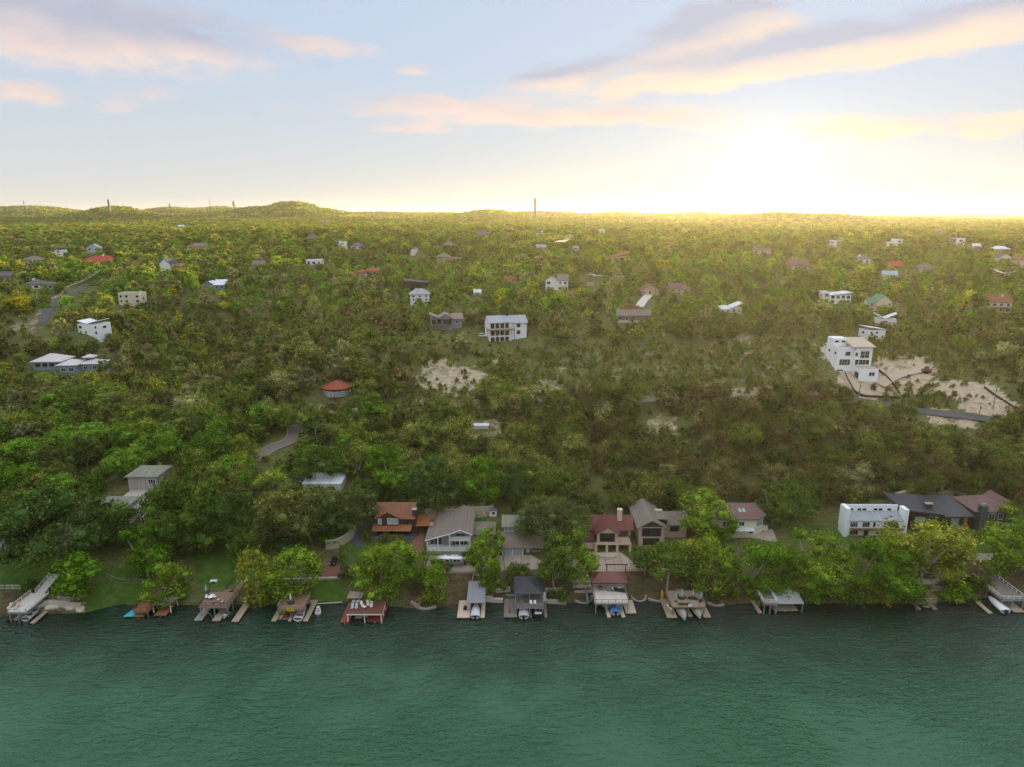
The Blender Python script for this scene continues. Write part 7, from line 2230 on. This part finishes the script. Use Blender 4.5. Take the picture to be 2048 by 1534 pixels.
WIRE = mat('bright_aluminium_wire', (.75, .68, .58), .35, .03, metal=.8)
WIRED = mat('dark_cable', (.04, .04, .04), .6)
a, _ = pole('timber utility pole on the yellow quarried bank', 1986, 818, 48, 1)
b_, _ = pole('short utility pole beside the road below the quarried bank', 1957, 838, 34, 1)
wires('pair of dark cables between the two poles by the quarried bank', a, b_, 2, .6, .03, .8, WIRED)
c1, _ = pole('timber utility pole in front of the unfinished white tower house', 1718, 792, 30, 1)
wires('dark cables running along the hillside road below the unfinished house', c1, b_, 2, 1.6, .03, .8, WIRED)
a, _ = pole('utility pole at the bend of the winding road', 110, 622, 26, 1)
b_, _ = pole('utility pole beyond the orange bush on the winding road', 140, 596, 24, 1)
c1, _ = pole('utility pole at the road fork up the left hill', 205, 560, 22, 1)
wires('bundle of pale wires over the lower bend of the winding road', a, b_, 3, .8, .05, .8); wires('bundle of pale wires over the upper winding road', b_, c1, 3, 1.2, .05, .8)
d0, _ = pole('utility pole left of the small trees above the winding road', 75, 615, 26, 1)
a, _ = pole('tall pole under the left end of the glowing wires', 1118, 510, 26, 1); b_, _ = pole('tall pole under the right end of the glowing wires', 1142, 486, 16, 1)
wires('five wires glowing orange in the low sun on the middle ridge', a, b_, 5, 1.5, .22, 2.0)
a, _ = pole('pole under the glowing wires left of the cream wedge house', 1508, 602, 26, 1); b_, _ = pole('pole under the upper end of the glowing wires below the sun', 1560, 562, 18, 1)
wires('four faintly glowing wires above the cream wedge house', a, b_, 4, 2.0, .09, 1.2)
a, _ = pole('pole at the left end of the bright sagging wires', 1984, 568, 30, 2); b_, _ = pole('pole at the right end of the bright sagging wires', 2026, 574, 32, 2)
wires('four bright sagging wires near the right edge', a, b_, 4, 2.2, .14, .9)
for px, py, hp, nm in ((1245, 800, 26, 'pole with white box at the left end of the dusty road'), (1178, 800, 40, 'thin pole in the scrub left of the dusty road'), (1310, 605, 34, 'pole beside the pale driveway'), (1330, 608, 40, 'leaning pole right of the pale driveway'),
                       (845, 550, 18, 'short pole above the salmon house'), (1925, 545, 22, 'pole on the lit tree crest at right'), (490, 560, 20, 'pole beside the road right of the white metal roof')):
    pole(nm, px, py, hp)


def far_tower(label, px, py, hpx, wpx, kind, Y):
    x, y, z = at_Y(px, py, Y)
    s = 1 / pxm((x, y, z)); z0 = H(x, y)
    top = at_Y(px, py - hpx, Y)[2]
    h, w = top - z0, wpx * s
    o = thing({'block': 'tower_block', 'mast': 'radio_mast', 'water': 'water_tower'}[kind], label, {'block': 'tower', 'mast': 'mast', 'water': 'water tower'}[kind], (x, y, z0))
    if kind == 'block':
        box(o, 'wall', mat('far_concrete', (.20, .18, .17), .8, .1, .02, stripe=(2, 9, .3)), -w / 2, w / 2, 0, w * .8, -10, h); box(o, 'roof_plant', MATS['far_concrete'], -w * .3, w * .3, w * .2, w * .6, h, h * 1.05)
    elif kind == 'mast':
        MB().tube([(0, 0, -5), (0, 0, h)], [w * .5, w * .18], 5).build('mast_shaft', P_WOOD, o)
        for q in (.7, .85): MB().box(-w * .45, w * .45, -w * .3, w * .3, h * q, h * q + w * .6).build('antenna', P_WOOD, o)
    else:
        MB().tube([(0, 0, -5), (0, 0, h * .75)], w * .22, 8).build('stem', P_WOOD, o); MB().lathe([(w * .2, h * .70), (w * .55, h * .80), (w * .55, h * .92), (w * .2, h)], 12).build('tank', P_GALV, o)
    return o


far_tower('slim grey tower block standing on the middle skyline', 1070, 416, 18, 4.5, 'block', 2600)
far_tower('grey square tower on the left far hill', 217, 410, 10, 3.5, 'block', 2600)
far_tower('water tower on the skyline left of the domed hill', 468, 412, 11, 5, 'water', 2600)
far_tower('thin red radio mast on the skyline between the left towers', 420, 412, 14, 1.5, 'mast', 2600)
far_tower('small mast on the far left skyline', 48, 408, 8, 2, 'mast', 2600)
far_tower('low water tank on the skyline right of the left tower', 340, 410, 4, 4, 'water', 2600)
for k, (px, hh) in enumerate(((1022, 10), (1052, 12), (1098, 9), (1118, 11), (1150, 8), (1198, 10))):
    far_tower(f"thin mast on the middle skyline, {['first', 'second', 'third', 'fourth', 'fifth', 'sixth'][k]} of six counted rightwards", px, 418, hh, 1.2, 'mast', 2600)

# ------------------------------------------------------------------ hand placed trees of the shore
def T_(kind, px, py, wpx, hpx, col, label, var=None, dz=0.0):
    """base pixel on the ground, crown width and full height in pixels"""
    p = P(px, py)
    k = 1 / pxm(p)
    if kind == 'oak' and wpx >= 110: kind = 'grand'
    hpx = max(.6 * hpx, hpx - .14 * wpx)
    HAND.append(label)
    free(p.x, p.y, wpx * k * .25)
    return tree(kind, p + Vector((0, 0, -.15 + dz)), wpx * k * 1.16, hpx * k / .93 * 1.06, col, label, None, var)


k_ = 1.8
LG = (0.130, 0.190, 0.024); YG = (0.190, 0.205, 0.036); BG_ = (0.080, 0.155, 0.014); MG = (0.072, 0.110, 0.022); DG = (0.055, 0.094, 0.027); OL = (0.085, 0.105, 0.036); OLY = (0.125, 0.135, 0.040)
LG, YG, BG_, MG, DG, OL, OLY = [shade(q, k_) for q in (LG, YG, BG_, MG, DG, OL, OLY)]
for a in (
    ('bright', 160, 1198, 108, 98, BG_, 'bright green tree standing alone behind the rock ledge'),
    ('oak', 118, 1118, 205, 165, DG, 'huge dark oak hiding the left side of the stepped grey house'),
    ('oak', 222, 1082, 100, 100, MG, 'dark round oak right in front of the stepped grey house'),
    ('oak', 30, 1100, 90, 110, DG, 'dark oak between the edge house and the huge oak'),
    ('bright', 296, 1152, 98, 118, BG_, 'deep green leafy tree above the grey wire fence'),
    ('weeping', 336, 1208, 108, 92, LG, 'yellow-green tree leaning over the small orange-brown dock'),
    ('oak', 382, 1098, 140, 160, MG, 'tall dark oak mass right of the stepped grey house'),
    ('oak', 455, 1085, 110, 120, DG, 'dark oak behind the dark lawn with the white bench'),
    ('oak', 492, 1108, 86, 72, MG, 'round clipped bushy oak on the dark lawn'),
    ('oak', 330, 1075, 90, 130, MG, 'leafy oak just right of the white pavilion'),
    ('weeping', 514, 1207, 82, 118, YG, 'yellow-green cypress drooping over the water between two brown docks'),
    ('weeping', 543, 1208, 50, 60, LG, 'small drooping cypress low on the bank left of the yellow-sign dock'),
    ('bright', 598, 1190, 112, 108, LG, 'light green tree rising behind the yellow-sign dock'),
    ('oak', 590, 1075, 150, 130, OLY, 'wide olive oak spreading left of the pale retaining mound'),
    ('oak', 624, 1088, 130, 130, OL, 'great grey-olive oak with visible trunk over the planted mound'),
    ('oak', 702, 1060, 112, 100, OL, 'grey-olive oak overhanging the rust-roofed house'),
    ('oak', 660, 1060, 106, 98, OL, 'pale olive oak in front of the flat white roof'),
    ('oak', 555, 1035, 110, 90, OL, 'olive oak behind the wide oak at the top of the lawn'),
    ('juniper', 690, 1160, 38, 40, DG, 'dark round juniper beside the brick patio'),
    ('juniper', 686, 1128, 22, 44, BG_, 'clipped narrow cypress at the corner of the lawn'),
    ('weeping', 762, 1200, 118, 118, LG, 'large light green tree beside the red-brown dock'),
    ('bright', 800, 1160, 90, 90, LG, 'light green tree in front of the brick path'),
    ('bright', 735, 1170, 76, 72, MG, 'mid green tree behind the loungers of the red-brown dock'),
    ('bright', 850, 1168, 70, 74, BG_, 'fresh green tree half hiding the silver trailer'),
    ('weeping', 872, 1204, 62, 82, LG, 'thin leaning tree overhanging the water at the concrete edged point'),
    ('bright', 972, 1162, 72, 118, LG, 'tall light green tree right of the silver trailer'),
    ('bright', 985, 1120, 46, 76, LG, 'yellow-green tree between the grey gabled and olive houses'),
    ('shrub', 985, 1184, 60, 42, MG, 'low green bushes above the pale pink dock'),
    ('oak', 1103, 1086, 142, 112, OL, 'grand round olive oak behind the teal garage doors'),
    ('bright', 1108, 1178, 84, 112, MG, 'green pale-trunked tree right of the black-roofed boathouse'),
    ('bright', 1150, 1176, 82, 132, LG, 'light green pale-trunked tree left of the stone stair'),
    ('umbrella', 1333, 1190, 130, 108, MG, 'flat-topped tree with bare trunk beside the two-umbrella dock'),
    ('bright', 1290, 1150, 60, 70, MG, 'dense green tree right of the timber gate'),
    ('weeping', 1412, 1188, 104, 124, LG, 'shimmering light green tree over the two-umbrella dock'),
    ('bright', 1372, 1150, 80, 84, YG, 'pale yellow-green tree behind the flat-topped tree'),
    ('bright', 1402, 1080, 116, 110, LG, 'big bright green tree between brown and cream houses'),
    ('bright', 1440, 1085, 70, 70, BG_, 'deep green tree at the left corner of the cream house'),
    ('bright', 1500, 1180, 106, 116, BG_, 'deep green leafy tree left of the white railed dock'),
    ('bright', 1560, 1160, 76, 90, BG_, 'dense green tree behind the grey shelter roof'),
    ('bright', 1622, 1182, 120, 140, LG, 'tall bright tree right of the grey shelter roof'),
    ('bright', 1668, 1195, 80, 110, LG, 'light green tree leaning out over the shaded water'),
    ('bright', 1715, 1190, 100, 130, BG_, 'dark green tree in front of the long white house'),
    ('bright', 1775, 1198, 110, 116, BG_, 'bushy deep green tree left of the small brown dock'),
    ('bright', 1842, 1165, 156, 152, YG, 'broad yellow-green tree in front of the black modern house'),
    ('bright', 1790, 1150, 100, 100, LG, 'light green tree hiding the right end of the long white house'),
    ('bright', 1905, 1150, 80, 80, LG, 'yellow-green tree above the curved block walls'),
    ('shrub', 1910, 1194, 78, 40, BG_, 'wide bush over the water right of the small brown dock'),
    ('shrub', 1755, 1204, 46, 36, YG, 'yellow-green bush hanging over the water below dark trees'),
    ('shrub', 1600, 1192, 60, 46, LG, 'leafy bush at the back of the grey shelter roof'),
    ('bright', 2000, 1155, 108, 118, LG, 'bright green tree left of the long weathered dock'),
    ('bright', 2045, 1140, 90, 110, BG_, 'green tree at the right edge above the long weathered dock'),
    ('bright', 2030, 1062, 80, 66, LG, 'light green tree in front of the charcoal house'),
    ('bright', 1965, 1060, 40, 34, MG, 'small green tree below the square chimney tower'),
    ('shrub', 770, 1082, 30, 18, OLY, 'yellow-green shrub in the bed before the rust-roofed house'),
    ('shrub', 795, 1082, 30, 18, OLY, 'second yellow-green shrub in the bed before the rust-roofed house'),
    ('shrub', 735, 1080, 26, 22, MG, 'dark green shrub at the left end of the bed before the rust-roofed house'),
    ('shrub', 935, 1120, 26, 20, DG, 'dark bush growing in the square stone planter'),
    ('shrub', 885, 1150, 40, 26, OLY, 'sparse dry shrub below the paved drive'),
    ('shrub', 1040, 1162, 60, 40, MG, 'leafy bushes at the head of the black-roofed boathouse'),
    ('shrub', 1115, 1200, 44, 26, MG, 'low ferny bushes right of the black-roofed boathouse'),
    ('shrub', 150, 1180, 50, 40, MG, 'low shrub at the foot of the bright lone tree'),
    ('shrub', 60, 1180, 40, 26, MG, 'low shrub beside the ramp of the white dock'),
    ('shrub', 860, 1200, 60, 26, OLY, 'rough bushes on the concrete edged point'),
    ('shrub', 1450, 1200, 50, 44, MG, 'bushes on the bank right of the two-umbrella dock'),
    ('shrub', 1530, 1196, 80, 48, BG_, 'leafy bushes around the white railed dock'),
    ('shrub', 1660, 1204, 90, 50, BG_, 'dense bushes drooping to the water below the bright tree'),
    ('shrub', 1700, 1204, 80, 50, MG, 'dark bushes drooping to the water below the dark green tree'),
    ('shrub', 1810, 1204, 80, 50, BG_, 'dense bushes at the waterline left of the small brown dock'),
    ('shrub', 1950, 1180, 60, 40, MG, 'bushes on the bank left of the long weathered dock'),
    ('bright', 1735, 1110, 30, 26, MG, 'small dark tree at the left front corner of the long white house'),
    ('oak', 60, 1095, 80, 70, DG, 'dark bushy oak at the foot of the huge dark oak'),
    ('shrub', 175, 1105, 90, 44, MG, 'wide dark bush under the right side of the huge dark oak'),
    ('oak', 250, 1090, 70, 60, DG, 'small dark oak below the stepped grey house'),
    ('oak', 420, 1100, 90, 84, MG, 'leafy oak at the back of the dark lawn'),
    ('shrub', 350, 1110, 80, 50, DG, 'dark thicket under the tall dark oak mass'),
    ('oak', 545, 1090, 84, 80, OL, 'low olive oak at the left foot of the wide oak'),
    ('shrub', 575, 1110, 70, 40, DG, 'dark thicket left of the planted mound'),
    ('shrub', 675, 1076, 70, 26, BG_, 'ivy-like green planting on the mound inside the curved wall'),
    ('oak', 1590, 1040, 90, 80, MG, 'rounded oak at the edge of the lawn left of the long white house'),
    ('oak', 20, 1000, 110, 90, BG_, 'bright green oak at the left edge behind the huge dark oak'),
    ('oak', 632, 955, 126, 80, MG, 'big rounded green oak behind the flat white roof'),
    ('bright', 968, 1008, 96, 100, BG_, 'vivid green tree behind the grey gabled house'),
    ('oak', 860, 1015, 120, 110, DG, 'big dark leafy oak behind the carport of the rust-roofed house'),
    ('bright', 780, 990, 90, 110, BG_, 'bright green tree rising behind the rust roof'),
    ('oak', 1030, 1015, 60, 90, DG, 'dark oak behind the little white shed'),
    ('bright', 1545, 1050, 80, 100, MG, 'green tree at the right of the cream house driveway'),
    ('bright', 262, 775, 46, 40, (.52, .44, .03), 'tree coloured sunlit yellow below the long pinkish-roofed house'),  # leaf yellow raised to paint the sunlight on this crown
    ('bright', 212, 790, 46, 52, (.46, .40, .03), 'tall tree coloured sunlit yellow-green below the long pinkish-roofed house'),  # sunlight on this tree is put into its leaf colour
    ('bright', 5, 755, 44, 36, (.40, .38, .03), 'yellow tree at the left edge below the ridge'),
    ('bright', 222, 672, 26, 24, (.40, .38, .03), 'small yellow tree beside the butterfly-roofed house'),
    ('bright', 40, 628, 50, 40, (.36, .36, .03), 'round yellow-green tree left of the winding road'),
):
    T_(*a)

plant_woods()

# ------------------------------------------------------------------ evening haze
hm = bpy.data.materials.new('haze'); hm.use_nodes = True
T = NT(hm.node_tree); T.n.remove(T.n['Principled BSDF'])
pv = T.node('ShaderNodeVolumePrincipled', {'Color': (1.0, 0.93, 0.78, 1), 'Density': HAZE, 'Anisotropy': 0.62})
T.l.new(pv.outputs[0], T.n['Material Output'].inputs['Volume'])
hz = MB().box(-19000, 19000, -300, 17500, -6, 162).build('haze', hm)
tag(hz, 'thin pale evening haze lying over lake and hills', 'haze', kind='stuff')
